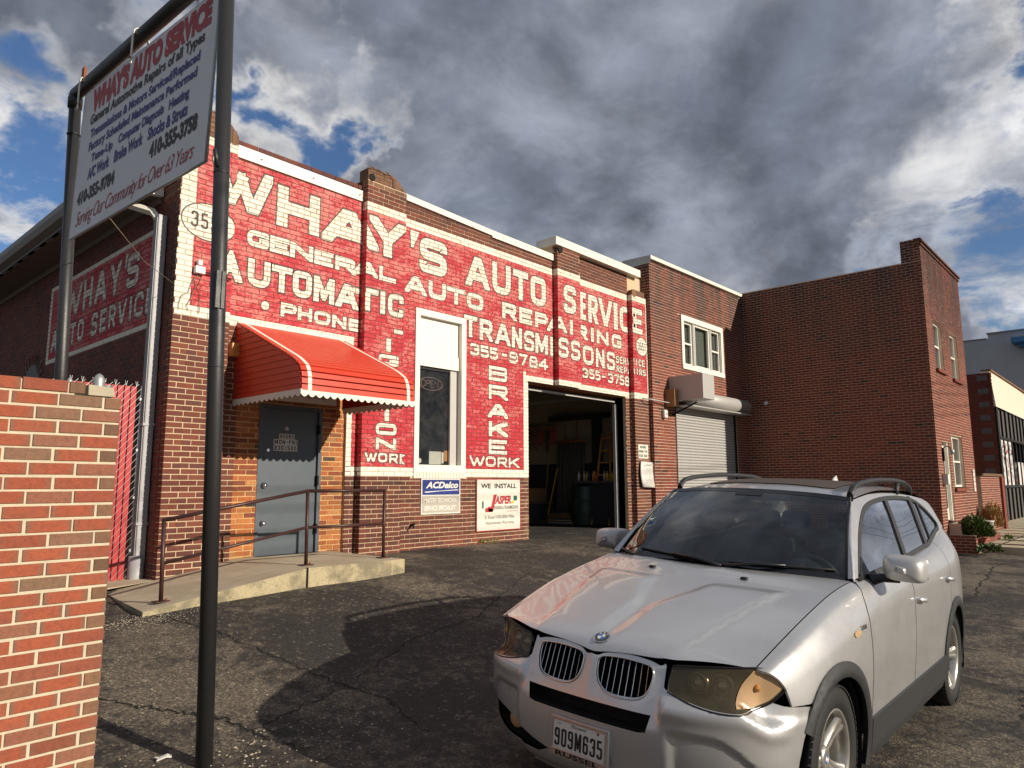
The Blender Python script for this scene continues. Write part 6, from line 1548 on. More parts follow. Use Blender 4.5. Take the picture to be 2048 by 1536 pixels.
def cpanel(name, outer, fn, mat, holes=(), h=.035, parent=None, both=False, thick=.012, outward=None):
    parent = parent or car
    O2 = resample(outer, h); rings = [O2] + [resample(q, h) for q in holes]
    pts = []; edges = []
    for rg in rings:
        b0 = len(pts); pts += rg; edges += [(b0 + i, b0 + (i + 1) % len(rg)) for i in range(len(rg))]
    nb = len(pts); B_a = np.array(pts)
    xs_ = [p[0] for p in O2]; zs_ = [p[1] for p in O2]
    for i, x in enumerate(np.arange(min(xs_) + h * .5, max(xs_), h)):
        for z in np.arange(min(zs_) + h * (.5 if i % 2 else .25), max(zs_), h):
            if inside((x, z), O2) and not any(inside((x, z), r_) for r_ in rings[1:]) and np.min((B_a[:, 0] - x) ** 2 + (B_a[:, 1] - z) ** 2) > (h * .45) ** 2: pts.append((float(x), float(z)))
    V2, E2, F2, *_ = delaunay_2d_cdt([Vector(p) for p in pts], edges, [], 0, 1e-6)
    F = []
    for f in F2:
        cx = sum(V2[i][0] for i in f) / len(f); cz = sum(V2[i][1] for i in f) / len(f)
        if inside((cx, cz), O2) and not any(inside((cx, cz), r_) for r_ in rings[1:]): F.append(tuple(f))
    res_ = []
    eps = .007; NR = []
    for v in V2:
        a = Vector(fn(v[0] + eps, v[1])) - Vector(fn(v[0] - eps, v[1])); b_ = Vector(fn(v[0], v[1] + eps)) - Vector(fn(v[0], v[1] - eps)); NR.append(a.cross(b_).normalized())
    edge_n = {}
    for f in F:
        for i in range(3): e = (f[i], f[(i + 1) % 3]); edge_n[tuple(sorted(e))] = edge_n.get(tuple(sorted(e)), []) + [e]
    rim = [e[0] for e in edge_n.values() if len(e) == 1]
    for sgn in ((1, -1) if both else (1,)):
        P = [fn(v[0], v[1]) for v in V2]; P = [Vector((p[0], p[1] * sgn, p[2])) for p in P]
        FF = F
        n_ = Vector()
        for f in F: n_ += (P[f[1]] - P[f[0]]).cross(P[f[2]] - P[f[0]])
        od = Vector(outward); od = Vector((od.x, od.y * sgn, od.z))
        if n_.dot(od) < 0: FF = [f[::-1] for f in F]
        fl_ = -1 if n_.dot(od) < 0 else 1
        N3 = [Vector((q.x, q.y * sgn, q.z)) * sgn * fl_ for q in NR]
        if sum(q.dot(od) for q in N3) < 0: N3 = [-q for q in N3]
        V3 = list(P); NN = list(N3); F3 = list(FF)
        if thick:
            for (i, j) in rim:
                a, b_ = P[i], P[j]; c1, c2 = a - N3[i] * thick, b_ - N3[j] * thick; k0 = len(V3)
                # a tiny rounded edge, then the flange going in
                V3 += [a, b_, c2, c1]; tdir = (b_ - a).normalized(); side_n = tdir.cross(N3[i]) * (1 if fl_ * sgn > 0 else -1)
                NN += [side_n, side_n, side_n, side_n]; F3.append((k0, k0 + 1, k0 + 2, k0 + 3))
        o = mesh_obj(name, V3, F3, mat, parent, True)
        try: o.data.normals_split_custom_set_from_vertices([tuple(q) if q.length > .5 else (0, 0, 1) for q in NN])
        except Exception as ex_: print('normals', ex_)
        res_.append(o)
    return res_
def side_pt(off=0.0): return lambda x, z: (x, side_y(x, z) + off, z)
def arch(cx, r_, a0, a1, n=16, cz=.35): return [(cx + r_ * math.cos(math.radians(a0 + (a1 - a0) * i / n)), cz + r_ * math.sin(math.radians(a0 + (a1 - a0) * i / n))) for i in range(n + 1)]
RO_, RI_ = .455, .395
# hood
hl = [(x, seam_y(x) - .006) for x in np.linspace(-.595, .585, 26)]
front_edge = curve([(.588, .726), (.640, .64), (.685, .55), (.722, .45), (.742, .36), (.748, .30), (.752, .20), (.760, .10), (.766, .03), (.767, 0)], 4)
half = hl + front_edge[1:]
rear = curve([(-.46, 0), (-.475, .25), (-.52, .5), (-.58, .70), (-.595, seam_y(-.595) - .006)], 5)
hood_outline = [(x, y) for x, y in rear[:-1]] + [(x, y) for x, y in half] + [(x, -y) for x, y in half[::-1][1:]] + [(x, -y) for x, y in rear[::-1][1:-1]]
hood = cpanel('hood', hood_outline, lambda x, y: hood_pt(x, y), 'car_silver', h=.028, outward=(0, 0, 1))[0]
# cowl
cow = rear + [(-.66, .76)] + [(x - .075, y) for x, y in rear[::-1]][1:]
cow = cow + [(x - .075, -y) for x, y in rear[1:-1]] + [(-.66, -.76)] + [(x, -y) for x, y in rear[::-1][:-1]]
cpanel('cowl', cow, lambda x, y: (x, y, hood_pt(-.5, y)[2] - .02 - .04 * sm(-x, .45, .6) + .03), 'trim_black', h=.05, outward=(0, 0, 1), thick=.004)
# fender
fend = curve([(.492, .775), (.52, .815), (.560, .846), (.585, .855)], 3)[:-1]
fend += [(x, seam_z(x) + .001) for x in np.linspace(.583, -.585, 22)]
fend += [(-.588, 1.115), (-.545, 1.06), (-.515, .99), (-.505, .90), (-.497, .70), (-.492, .50), (-.49, .44)]
fend += arch(0, RO_, 168, 50, 18) + [(.33, .690), (.47, .700)]
def fender_fn(x, z):
    return (x, side_y(x, z), z)
fenders = spanel('front_fender', fend, 'car_silver', h=.03)
# doors
g_ = .006
fd = [(-.603, 1.112)] + [(x, seam_z(x) + .004) for x in np.linspace(-.64, -1.485, 10)] + [(-1.487, .98), (-1.474, .75), (-1.462, .44), (-.503, .44), (-.505, .50), (-.510, .70), (-.518, .90), (-.528, .99), (-.557, 1.06)]
fdoor = spanel('front_door', fd, 'car_silver')
rd = [(-1.499, seam_z(-1.495) + .004)] + [(x, seam_z(x) + .004) for x in np.linspace(-1.6, -2.66, 10)] + [(-2.665, 1.10), (-2.64, .98), (-2.60, .90)] + arch(-2.795, RO_ + .0, 66, 12, 10)[0:] + [(-2.34, .44), (-1.474, .44), (-1.486, .75), (-1.499, .98)]
rdoor = spanel('rear_door', rd, 'car_silver')
qp = [(-2.672, seam_z(-2.67) + .004)] + [(x, seam_z(x) + .02) for x in np.linspace(-2.8, -3.66, 8)] + [(-3.66, .50), (-3.4, .44)] + arch(-2.795, RO_, 168, 68, 14)[1:] + [(-2.607, .90), (-2.648, .98), (-2.673, 1.10)]
spanel('rear_fender', qp, 'car_silver', h=.045)
lin = [(.40, .79)] + [(x, seam_z(x) - .02) for x in np.linspace(.38, -3.6, 20)] + [(-3.6, .5), (-3.3, .45)] + arch(-2.795, .46, 167, 13, 14) + [(-2.3, .40), (-.5, .40)] + arch(0, .46, 167, 50, 12)
spanel('seam_shade_shell', lin, 'tar_black', h=.08, offf=lambda x, z: -.016, thick=0)  # black sheet added behind the panels so the seams read as shade
# door bodywork swage: thin pressed crease low on the doors
# sill and flares in dark plastic
sill = [(-.46, .235), (-.46, .452), (-1.4, .448), (-2.36, .452), (-2.36, .235)]
cpanel('sill_cladding', sill, lambda x, z: (x, side_y(x, z) + .016 - .02 * sm(.30 - z, 0, .07), z), 'plastic_dark', h=.05, both=True, outward=(0, 1, 0), thick=.02)
def flare(cx, a0, a1, rin, rout, nm):
    P = arch(cx, rout, a0, a1, 26) + arch(cx, rin, a1, a0, 26)
    def fn(x, z):
        r_ = math.hypot(x - cx, z - .35); t = (r_ - rin) / (rout - rin); return (x, side_y(x, z) + .014 + .012 * math.sin(PI * min(1, max(0, t)) ** .7) - .004, z)
    return cpanel(nm, P, fn, 'plastic_dark', h=.03, both=True, outward=(0, 1, 0), thick=.03)
flare(0, 196, 30, RI_, RO_ + .014, 'wheel_arch_flare'); flare(-2.795, 196, -14, RI_, RO_ + .014, 'wheel_arch_flare')
# arch liners
for cx in (0, -2.795):
    for sgn in (1, -1):
        V = []; F = []
        for i in range(25):
            a = math.radians(-20 + 220 * i / 24)
            for y in (.885, .60): V.append((cx + (RI_ + .012) * math.cos(a), sgn * y, .35 + (RI_ + .012) * math.sin(a)))
            if i: F.append((2 * i - 2, 2 * i - 1, 2 * i + 1, 2 * i))
        F.append(tuple(range(1, 50, 2)))
        mesh_obj('arch_liner', V, F, 'trim_black', car)
# --- front bumper and fascia (u, z)
uh = u_of_y
u_arch = [(u_of_x(math.sqrt(RO_ ** 2 - (z - .35) ** 2)) , z) for z in (.675, .62, .55, .47, .40, .33, .26)]
lower = [(1.0, .235), (.80, .215), (.55, .205), (0, .20)]
top = curve([(0, .822), (.035, .818), (.08, .835), (.20, .846), (.32, .838), (.372, .826), (.395, .836)], 3)
hlb = curve([(.408, .735), (.52, .706), (.66, .688), (.82, .688), (.94, .712)], 4)
bh = top + [(.402, .83), (.400, .745)] + hlb + [(.985, .700), (1.10, .688)] + u_arch + lower
bo = bh[:-1] + [(0, .20)] + [(-u, z) for u, z in bh[::-1][1:] if u > 1e-6]
slot = [(-.355, .625), (.355, .625), (.335, .552), (.30, .545), (-.30, .545), (-.335, .552)]
def kid(sg):
    P = curve([(.040, .800), (.07, .820), (.18, .828), (.30, .822), (.338, .808), (.344, .765), (.322, .705), (.275, .675), (.19, .666), (.11, .672), (.062, .702), (.042, .750), (.040, .800)], 4)[:-1]
    return [(sg * u, z) for u, z in P]
low = [(.22, .335), (.30, .30), (.62, .300), (.80, .335), (.90, .38), (.86, .42), (.72, .435), (.60, .43), (.50, .415), (.42, .39), (.33, .36)]
lowm = [(-u, z) for u, z in low[::-1]]
bumper = cpanel('front_bumper', bo, lambda u, z: bump_pt(u, z), 'car_silver', [slot, kid(1), kid(-1), low, lowm], h=.015, outward=(1, 0, 0))[0]
# dark cavities behind the openings
def cavity(nm, P, dep, mat='tar_black'):
    P = resample(P, .03); V = [bump_pt(u, z, -.004) for u, z in P]; n = len(V); c2 = [Vector((v.x - dep, v.y, v.z)) for v in V]
    V2 = V + c2; F = [(i, (i + 1) % n, n + (i + 1) % n, n + i) for i in range(n)] + [tuple(range(n, 2 * n))]
    return mesh_obj(nm, V2, F, mat, bumper)
cavity('air_slot', slot, .09); cavity('lower_intake', low, .08); cavity('lower_intake', lowm, .08)
MB().lathe([(0, .0), (.045, .005), (.048, -.02)], (0, 0, 0), 'x', 20).build('fog_lamp', 'lens_white', bumper, True).location = bump_pt(-.56, .375, -.045)
MB().lathe([(0, .0), (.045, .005), (.048, -.02)], (0, 0, 0), 'x', 20).build('fog_lamp', 'lens_white', bumper, True).location = bump_pt(.56, .375, -.045)
MB().tube([bump_pt(-.52 + .026 * math.cos(a), .52 + .026 * math.sin(a), .001) for a in np.linspace(0, 2 * PI, 20)[:-1]], .0015, 5, closed=True).build('tow_cover', 'fascia_grey', bumper)
for sg_ in (1, -1):
    K = kid(sg_)
    gk = cavity('grille', K, .055)
    Kr = resample(K, .02)
    MB().tube([bump_pt(u, z, .004) for u, z in Kr], .0042, 8, closed=True).build('chrome_ring', 'chrome', bumper, True)
    MB().tube([bump_pt(u, z, -.010) for u, z in Kr], .006, 8, closed=True).build('chrome_ring', 'chrome', bumper, True)
    for k in range(8):
        u = .075 + k * .034
        zs_ = [z for i in range(120) for z in [.64 + i * .0016] if inside((sg_ * u, z), K)]
        if not zs_: continue
        za, zb = zs_[0], zs_[-1]; V = []
        for z in np.linspace(za, zb, 7):
            p = bump_pt(sg_ * u, z, -.006); V += [p + Vector((0, -.0016, 0)), p + Vector((0, .0016, 0)), p + Vector((-.04, .0016, 0)), p + Vector((-.04, -.0016, 0))]
        F = [(4 * i + j, 4 * i + (j + 1) % 4, 4 * i + 4 + (j + 1) % 4, 4 * i + 4 + j) for i in range(6) for j in range(4)]
        bar = mesh_obj('grille_bar', V, F, 'gloss_black', bumper)
        MB().tube([bump_pt(sg_ * u, z, -.0045) for z in np.linspace(za, zb, 7)], .0013, 5).build('grille_bar_edge', 'chrome', bumper)
# roundel
rp = hood_pt(.697, 0); rn = (hood_pt(.69, .01) - rp).cross(hood_pt(.72, 0) - rp).normalized(); rn = rn if rn.z > 0 else -rn
ex = Vector((0, 1, 0)); ey = rn.cross(ex) * -1; ey = ey if ey.x < 0 else -ey
rd_ = bpy.data.objects.new('roundel', None); COL.objects.link(rd_); rd_.parent = car; rd_.matrix_basis = Matrix.Translation(rp + rn * .004) @ Matrix((ex, ey, ex.cross(ey))).transposed().to_4x4()
MB().lathe([(0, .001), (.035, .001), (.040, .003), (.042, 0)], n=28).build('ring', 'chrome', rd_, True); MB().lathe([(0, .0035), (.036, .0035)], n=28).build('black_ring', 'gloss_black', rd_)
for k in range(4):
    V = [(0, 0, .0045)] + [(.021 * math.cos(a), .021 * math.sin(a), .0045) for a in np.linspace(k * PI / 2, (k + 1) * PI / 2, 9)]
    mesh_obj('quadrant', V, [tuple(range(10))], 'bmw_blue' if k % 2 else 'ink_white', rd_)
MB().tube([(.0215 * math.cos(a), .0215 * math.sin(a), .0045) for a in np.linspace(0, 2 * PI, 28)[:-1]], .001, 4, closed=True).build('inner_ring', 'chrome', rd_)
for ch, a in (('B', 2.3), ('M', PI / 2), ('W', .84)):
    text('letter', ch, (.0285 * math.cos(a) - .005, .0285 * math.sin(a) - .005, .0042), (1, 0, 0), (0, 1, 0), .010, .010, 'ink_white', rd_, .02)
# number plate
pc_ = bump_pt(0, .43, .012); np_ = bpy.data.objects.new('number_plate', None); COL.objects.link(np_); np_.parent = car; np_.matrix_basis = Matrix.Translation(Vector((pc_.x + .012, -.005, .43))) @ Matrix(((0, 0, 1), (1, 0, 0), (0, 1, 0))).to_4x4() @ Matrix.Rotation(-.06, 4, 'X')
rbox('backing', (-.165, -.088, -.03), (.165, .088, -.004), .01, 'car_silver', np_)
rbox('plate', (-.150, -.075, -.003), (.150, .082, .0), .003, 'plate_white', np_)
for a, b_ in (((-.163, .074, -.004), (.163, .090, .006)), ((-.163, -.088, -.004), (.163, -.054, .006)), ((-.163, -.054, -.004), (-.150, .074, .006)), ((.150, -.054, -.004), (.163, .074, .006))): box('plate_frame', a, b_, 'steel', np_, .003)
XX, YY = (1, 0, 0), (0, 1, 0)
gtext('909M635', (-.138, -.042, .0015), XX, YY, .276, .080, .0105, 'ink_black', np_, gap=.30); text('lettering', 'Maryland', (-.045, .049, .0015), XX, YY, .09, .019, 'ink_black', np_, .0, .4)
text('lettering', 'RUSSEL', (-.125, -.083, .0075), XX, YY, .25, .023, 'ink_black', np_, .03)
for x in (-.11, .11): MB().lathe([(0, .003), (.006, .002), (.007, 0)], (x, .062, 0), n=10).build('screw', 'rust' if x > 0 else 'steel', np_, True)
# --- headlights (u,z) on the bumper surface blended to the fender
HL = curve([(.405, .838), (.407, .78), (.418, .728)], 3)[:-1] + curve([(.418, .728), (.52, .702), (.66, .683), (.82, .684), (.93, .712), (1.005, .775)], 4)[:-1] + curve([(1.005, .775), (.95, .83), (.87, .856), (.80, .862)], 4)[:-1] + curve([(.80, .862), (.66, .856), (.52, .848), (.405, .838)], 4)[:-1]
fy_top = pchip([0, .42, .80, 1.0, 1.2], [.0, .0, .0, .0, .0])
def hl_pt(u, z, off=0):
    p = bump_pt(u, z, off)
    # match the hood / fender edge along the top
    s = abs(u); t = sm(z, .69, .86)
    tgt = pchip([.40, .52, .66, .80, .87, 1.005], [.735, .698, .645, .586, .55, .472])(s); 
    tgy = pchip([.40, .52, .66, .80, .87, 1.005], [.412, .53, .640, .728, .765, .836])(s)
    x = p.x * (1 - t) + tgt * t + off * t; y = abs(p.y) * (1 - t) + tgy * t
    bulge = .010 * math.sin(PI * min(1, max(0, (z - .69) / .17)))
    return Vector((x + bulge, y * (1 if u > 0 else -1), z))
for sg_ in (1, -1):
    hlo = cpanel('headlight', [(sg_ * u, z) for u, z in HL], lambda u, z: hl_pt(u, z, -.002), 'lens_hazy', h=.025, outward=(1, 0, 0), thick=.004)[0]
    P = resample(HL, .04); Vb = [hl_pt(sg_ * u, z, -.012) for u, z in P]; n = len(Vb); V2 = Vb + [Vector((v.x - .12, v.y * .94, v.z)) for v in Vb]
    mesh_obj('lamp_housing', V2, [(i, (i + 1) % n, n + (i + 1) % n, n + i) for i in range(n)] + [tuple(range(n, 2 * n))], 'gloss_black', hlo)
    MB().tube([hl_pt(sg_ * u, z, .001) for u, z in P], .004, 6, closed=True).build('lamp_seal', 'trim_black', hlo, True)
    for (u, z, r_) in ((.525, .772, .046), (.655, .768, .054)):
        c0 = hl_pt(sg_ * u, z - .006, -.058)
        for (rr_, m_, dx) in ((r_, 'steel', 0), (r_ * .80, 'gloss_black', .004), (r_ * .62, 'steel', .006)):
            MB().lathe([(rr_ * .86, 0), (rr_, .006), (rr_, -.03)], (c0.x + dx, c0.y, c0.z), 'x', 24).build('lamp_ring', m_, hlo, True)
        MB().lathe([(0, .018), (r_ * .3, .014), (r_ * .55, 0)], (c0.x, c0.y, c0.z), 'x', 20).build('projector_lens', 'car_glass' if r_ > .055 else 'chrome', hlo, True)
    AM = curve([(.80, .850), (.755, .79), (.735, .70)], 4)[:-1] + curve([(.735, .70), (.82, .697), (.92, .72), (.985, .777)], 4)[:-1] + curve([(.985, .777), (.93, .825), (.87, .845), (.80, .850)], 4)[:-1]
    cpanel('turn_signal', [(sg_ * u, z) for u, z in AM], lambda u, z: hl_pt(u, z, .0015), 'lens_white', h=.02, outward=(1, 0, 0), thick=0, parent=hlo)
    c0 = hl_pt(sg_ * .85, .775, .003)
    MB().lathe([(0, .012), (.012, .008), (.018, 0)], (0, 0, 0), 'x', 12).build('bulb', 'amber', hlo, True).location = c0
# --- windshield
WB = curve([(-.475, 0, 1.143), (-.49, .25, 1.142), (-.535, .50, 1.138), (-.60, .68, 1.133), (-.635, .757, 1.130)], 4)
WT = curve([(-1.125, 0, 1.600), (-1.130, .2, 1.598), (-1.150, .40, 1.590), (-1.185, .56, 1.577), (-1.20, .622, 1.569)], 4)
WB = [np.array(p) for p in WB]; WT = [np.array(p) for p in WT]
def ws_pt(s, t, off=0):
    a = abs(s) * (len(WB) - 1); i = min(int(a), len(WB) - 2); f = a - i
    b0 = WB[i] * (1 - f) + WB[i + 1] * f; t0 = WT[i] * (1 - f) + WT[i + 1] * f; p = b0 * (1 - t) + t0 * t
    k = math.sin(PI * min(1, max(0, t))) * .030; p = p + np.array([.62, 0, .78]) * (k + off)
    return Vector((p[0], p[1] * (1 if s >= 0 else -1), p[2]))
def grid(fn, s0, s1, t0, t1, ns, nt_, mat, name, parent, smooth=True):
    V = [fn(s0 + (s1 - s0) * i / ns, t0 + (t1 - t0) * j / nt_) for i in range(ns + 1) for j in range(nt_ + 1)]
    F = [(i * (nt_ + 1) + j, (i + 1) * (nt_ + 1) + j, (i + 1) * (nt_ + 1) + j + 1, i * (nt_ + 1) + j + 1) for i in range(ns) for j in range(nt_)]
    return mesh_obj(name, V, F, mat, parent, smooth)
wsh = grid(ws_pt, -1, 1, 0, 1, 40, 16, 'car_glass', 'windshield', car)
for (a, b_, c, d_) in ((-1, 1, -.03, .045), (-1, 1, .955, 1.015), (-1.0, -.955, .045, .955), (.955, 1.0, .045, .955)):
    grid(lambda s, t: ws_pt(s, t, .002), a, b_, c, d_, 30 if b_ - a > 1 else 2, 3 if b_ - a > 1 else 14, 'gloss_black', 'frit_band', wsh)
grid(lambda s, t: ws_pt(s, t, .003), -.13, .13, .90, .955, 4, 2, 'trim_black', 'mirror_mount', wsh)
# wipers
def wiper(s0, t0, s1, t1, s2, t2):
    arm = MB().tube([ws_pt(s0, t0, .012), ws_pt((s0 + s1) / 2, (t0 + t1) / 2, .03), ws_pt(s1, t1, .02)], [.012, .008, .006], 8).build('wiper', 'trim_black', car, True)
    MB().tube([ws_pt(s1 + (s2 - s1) * k, t1 + (t2 - t1) * k, .010) for k in (-.9, -.5, 0, .5, 1)], .006, 6).build('blade', 'rubber', arm, True)
wiper(.10, -.02, -.28, .045, -.58, .075); wiper(-.62, -.02, -.30 - .62, .03, -.98, .06); wiper(.12, -.01, .45, .05, .80, .07)
# --- roof
rz = pchip([-3.6, -3.3, -3.0, -2.5, -1.9, -1.4, -1.12], [1.51, 1.59, 1.634, 1.670, 1.676, 1.645, 1.602])
roof_in = .615
def roof_pt(x, y):
    a = min(1, abs(y) / .635); return Vector((x, y, rz(x) - .052 * a ** 2.4 - .012 * a ** 8))
wt2 = [(p[0] - .012, p[1]) for p in WT]
ro_ = [(x, y) for x, y in wt2] + [(-1.5, .622), (-2.0, .615), (-2.6, .610), (-3.1, .605), (-3.42, .57), (-3.46, .40), (-3.48, 0)]
roof_o = ro_ + [(x, -y) for x, y in ro_[::-1][1:-1]]
rf_ = cpanel('roof', roof_o, roof_pt, 'car_silver', h=.05, outward=(0, 0, 1))[0]
sr = [(-1.36, -.40), (-1.38, .40), (-1.42, .46), (-2.80, .46), (-2.84, .42), (-2.84, -.42), (-2.80, -.46), (-1.42, -.46)]
cpanel('sunroof', sr, lambda x, y: roof_pt(x, y) + Vector((0, 0, .006)), 'sunroof', h=.06, outward=(0, 0, 1), parent=rf_, thick=.004)
# --- upper side frame with the window opening
front_p = [(-.612, 1.125), (-.70, 1.20), (-.83, 1.30), (-.965, 1.40), (-1.10, 1.498), (-1.205, 1.568)]
topl = [(-1.35, 1.580), (-1.6, 1.592), (-2.0, 1.598), (-2.4, 1.592), (-2.8, 1.572), (-3.1, 1.545), (-3.35, 1.50)]
rearl = [(-3.46, 1.45), (-3.55, 1.38), (-3.62, 1.30)]
dlo = curve([(-.665, 1.132), (-.86, 1.262), (-1.08, 1.395), (-1.30, 1.490), (-1.50, 1.538), (-1.80, 1.566), (-2.2, 1.578), (-2.6, 1.568), (-2.86, 1.535), (-3.02, 1.46), (-3.12, 1.37), (-3.125, 1.335)], 4) + [(-3.06, 1.30)] + [(x, beltz(x) + .004) for x in (-2.9, -2.67, -2.5, -2.2, -1.9, -1.5, -1.1, -.8)]
up_o = front_p + topl + rearl + [(x, seam_z(x) + .010) for x in np.linspace(-3.6, -.62, 18)]
sf_ = cpanel('side_frame', up_o, lambda x, z: (x, green_y(x, z), z), 'car_silver', [dlo], h=.03, both=True, outward=(0, 1, .3))
def inset(P, d_):
    c = np.mean(P, axis=0); out = []; n = len(P)
    for i in range(n):
        a, b_, c2 = np.array(P[i - 1]), np.array(P[i]), np.array(P[(i + 1) % n]); t = (c2 - a); t = t / (np.linalg.norm(t) + 1e-9); nn = np.array([-t[1], t[0]])
        if nn @ (c - b_) < 0: nn = -nn
        out.append(tuple(b_ + nn * d_))
    return out
trim_in = inset(dlo, .026)
cpanel('window_trim', dlo, lambda x, z: (x, green_y(x, z) + .004, z), 'plastic_dark', [trim_in], h=.03, both=True, outward=(0, 1, .3), thick=.015)
for (xa, xb, xc, xd, nm) in ((-1.655, -1.735, -2.065, -1.985, 'pillar_b'), (-2.375, -2.425, -2.725, -2.675, 'pillar_c')):
    Q = [(xa, 1.175), (xb, 1.18), (xc, 1.57), (xd, 1.572)]
    if nm == 'pillar_c': Q = [(xa - .0, 1.20), (xb - .02, 1.205), (xc - .03, 1.565), (xd, 1.57)]
    cpanel('door_pillar', Q, lambda x, z: (x, green_y(x, z) + .003, z), 'plastic_dark', h=.04, both=True, outward=(0, 1, .3), thick=.012)
cpanel('side_glass', inset(dlo, .02), lambda x, z: (x, green_y(x, z) - .008, z), 'side_glass', h=.07, both=True, outward=(0, 1, .3), thick=0)
# rear door glass divider
cpanel('glass_divider', [(-2.60, 1.225), (-2.625, 1.228), (-2.87, 1.53), (-2.845, 1.54)], lambda x, z: (x, green_y(x, z) + .002, z), 'plastic_dark', h=.04, both=True, outward=(0, 1, .3), thick=.01)
# A pillar: ruled strip from windshield edge to the side frame
for sg_ in (1, -1):
    V = []; F = []
    for i, t in enumerate(np.linspace(0, 1, 13)):
        w0 = ws_pt(sg_, t, .004) + Vector((0, sg_ * .006, 0)); x1_ = np.interp(t, np.linspace(0, 1, 6), [p[0] for p in front_p]); z1_ = np.interp(t, np.linspace(0, 1, 6), [p[1] for p in front_p]); w1_ = Vector((x1_, sg_ * green_y(x1_, z1_), z1_))
        md_ = (w0 + w1_) / 2 + Vector((.012, sg_ * .012, .012)); V += [w0, md_, w1_]
        if i: F += [(3 * i - 3, 3 * i - 2, 3 * i + 1, 3 * i), (3 * i - 2, 3 * i - 1, 3 * i + 2, 3 * i + 1)]
    mesh_obj('windshield_pillar', V, F, 'car_silver', car, True)
# A pillar seam
for sg_ in (1, -1):
    MB().tube([ws_pt(sg_, t, .006) + Vector((0, sg_ * .002, 0)) for t in np.linspace(0, 1, 12)], .006, 6).build('windshield_moulding', 'trim_black', car, True)
# --- roof rails
for sg_ in (1, -1):
    P = curve([(-1.235, .612, 1.575), (-1.262, .615, 1.616), (-1.34, .615, 1.652), (-1.55, .612, 1.676), (-1.9, .608, 1.692), (-2.3, .602, 1.692), (-2.62, .600, 1.680), (-2.82, .598, 1.645), (-2.88, .598, 1.60)], 5)
    V = []; n = len(P)
    F = []
    for i, p in enumerate(P):
        w_ = .022; hh = .017 + .022 * (1 - sm(min(i, n - 1 - i), 0, 6)); y = p[1] * sg_
        for a in np.linspace(0, 2 * PI, 13)[:-1]: V.append((p[0], y + w_ * math.cos(a), p[2] + hh * math.sin(a)))
        if i: F += [((i - 1) * 12 + j, (i - 1) * 12 + (j + 1) % 12, i * 12 + (j + 1) % 12, i * 12 + j) for j in range(12)]
    F += [tuple(range(12)), tuple(range((n - 1) * 12, n * 12))]
    rr_ = mesh_obj('roof_rail', V, F, 'plastic_dark', car, True)
    MB().tube([(-2.42, sg_ * .604, 1.59), (-2.47, sg_ * .602, 1.665)], .020, 8).build('rail_foot', 'plastic_dark', rr_, True)
# antenna fin
mb = MB(); P0 = [(-2.80, 0, .0), (-2.95, .028, 0), (-3.03, .0, 0), (-2.95, -.028, 0)]; zt = 1.635
mb.add([(-2.80, 0, zt), (-2.90, .03, zt), (-3.02, .012, zt), (-3.02, -.012, zt), (-2.90, -.03, zt), (-2.90, .012, zt + .06), (-2.90, -.012, zt + .06), (-2.97, 0, zt + .085), (-3.00, 0, zt + .05)], [(0, 1, 5), (0, 5, 6), (0, 6, 4), (1, 2, 8, 5), (4, 6, 8, 3), (5, 8, 7), (6, 7, 8), (5, 7, 6), (2, 3, 8)])
o = mb.build('antenna_fin', 'white_plastic', car, True)
# --- door mirrors
for sg_ in (1, -1):
    V = []; F = []; n = 16; m_ = 10
    for i in range(m_ + 1):
        t = i / m_; x = -.885 - .20 * (t - .5)              # depth runs rearwards
        k = max(.02, 1 - abs((.72 - min(t, .72)) / .72) ** 4) ** .45 * (1 - .08 * max(0, t - .72) / .28)
        for j in range(n):
            a = 2 * PI * j / n; c1, s1 = math.cos(a), math.sin(a)
            rx_ = .112 * k * (abs(c1) ** .42) * (1 if c1 > 0 else -1); rz_ = .074 * k * (abs(s1) ** .46) * (1 if s1 > 0 else -1)
            V.append((x + .10 * (.5 - t) * 0 - .03 * c1 * sg_ * 0, sg_ * (1.000 + rx_), 1.195 + rz_ - .008 * c1))
        if i: F += [((i - 1) * n + j, (i - 1) * n + (j + 1) % n, i * n + (j + 1) % n, i * n + j) for j in range(n)]
    F += [tuple(range(n)), tuple(range(m_ * n, (m_ + 1) * n))]
    mr = mesh_obj('door_mirror', V, F, 'mirror_silver', car, True)
    md = mr.modifiers.new('sub', 'SUBSURF'); md.levels = 1; md.render_levels = 2
    MB().tube([(-.80, sg_ * .835, 1.12), (-.85, sg_ * .89, 1.135), (-.89, sg_ * .97, 1.14)], [.034, .026, .030], 10).build('mirror_arm', 'trim_black', mr, True)
    V = [(-.988, sg_ * .90, 1.14), (-.988, sg_ * 1.10, 1.135), (-.988, sg_ * 1.10, 1.245), (-.988, sg_ * .90, 1.25)]; mesh_obj('mirror_glass', V, [(0, 1, 2, 3)], 'chrome', mr)
    cpanel('mirror_sail', [(-.66, 1.125), (-.86, 1.135), (-.86, 1.245)], lambda x, z: (x, green_y(x, z) + .008, z), 'trim_black', h=.05, outward=(0, 1, 0), thick=.01) if sg_ == 1 else None
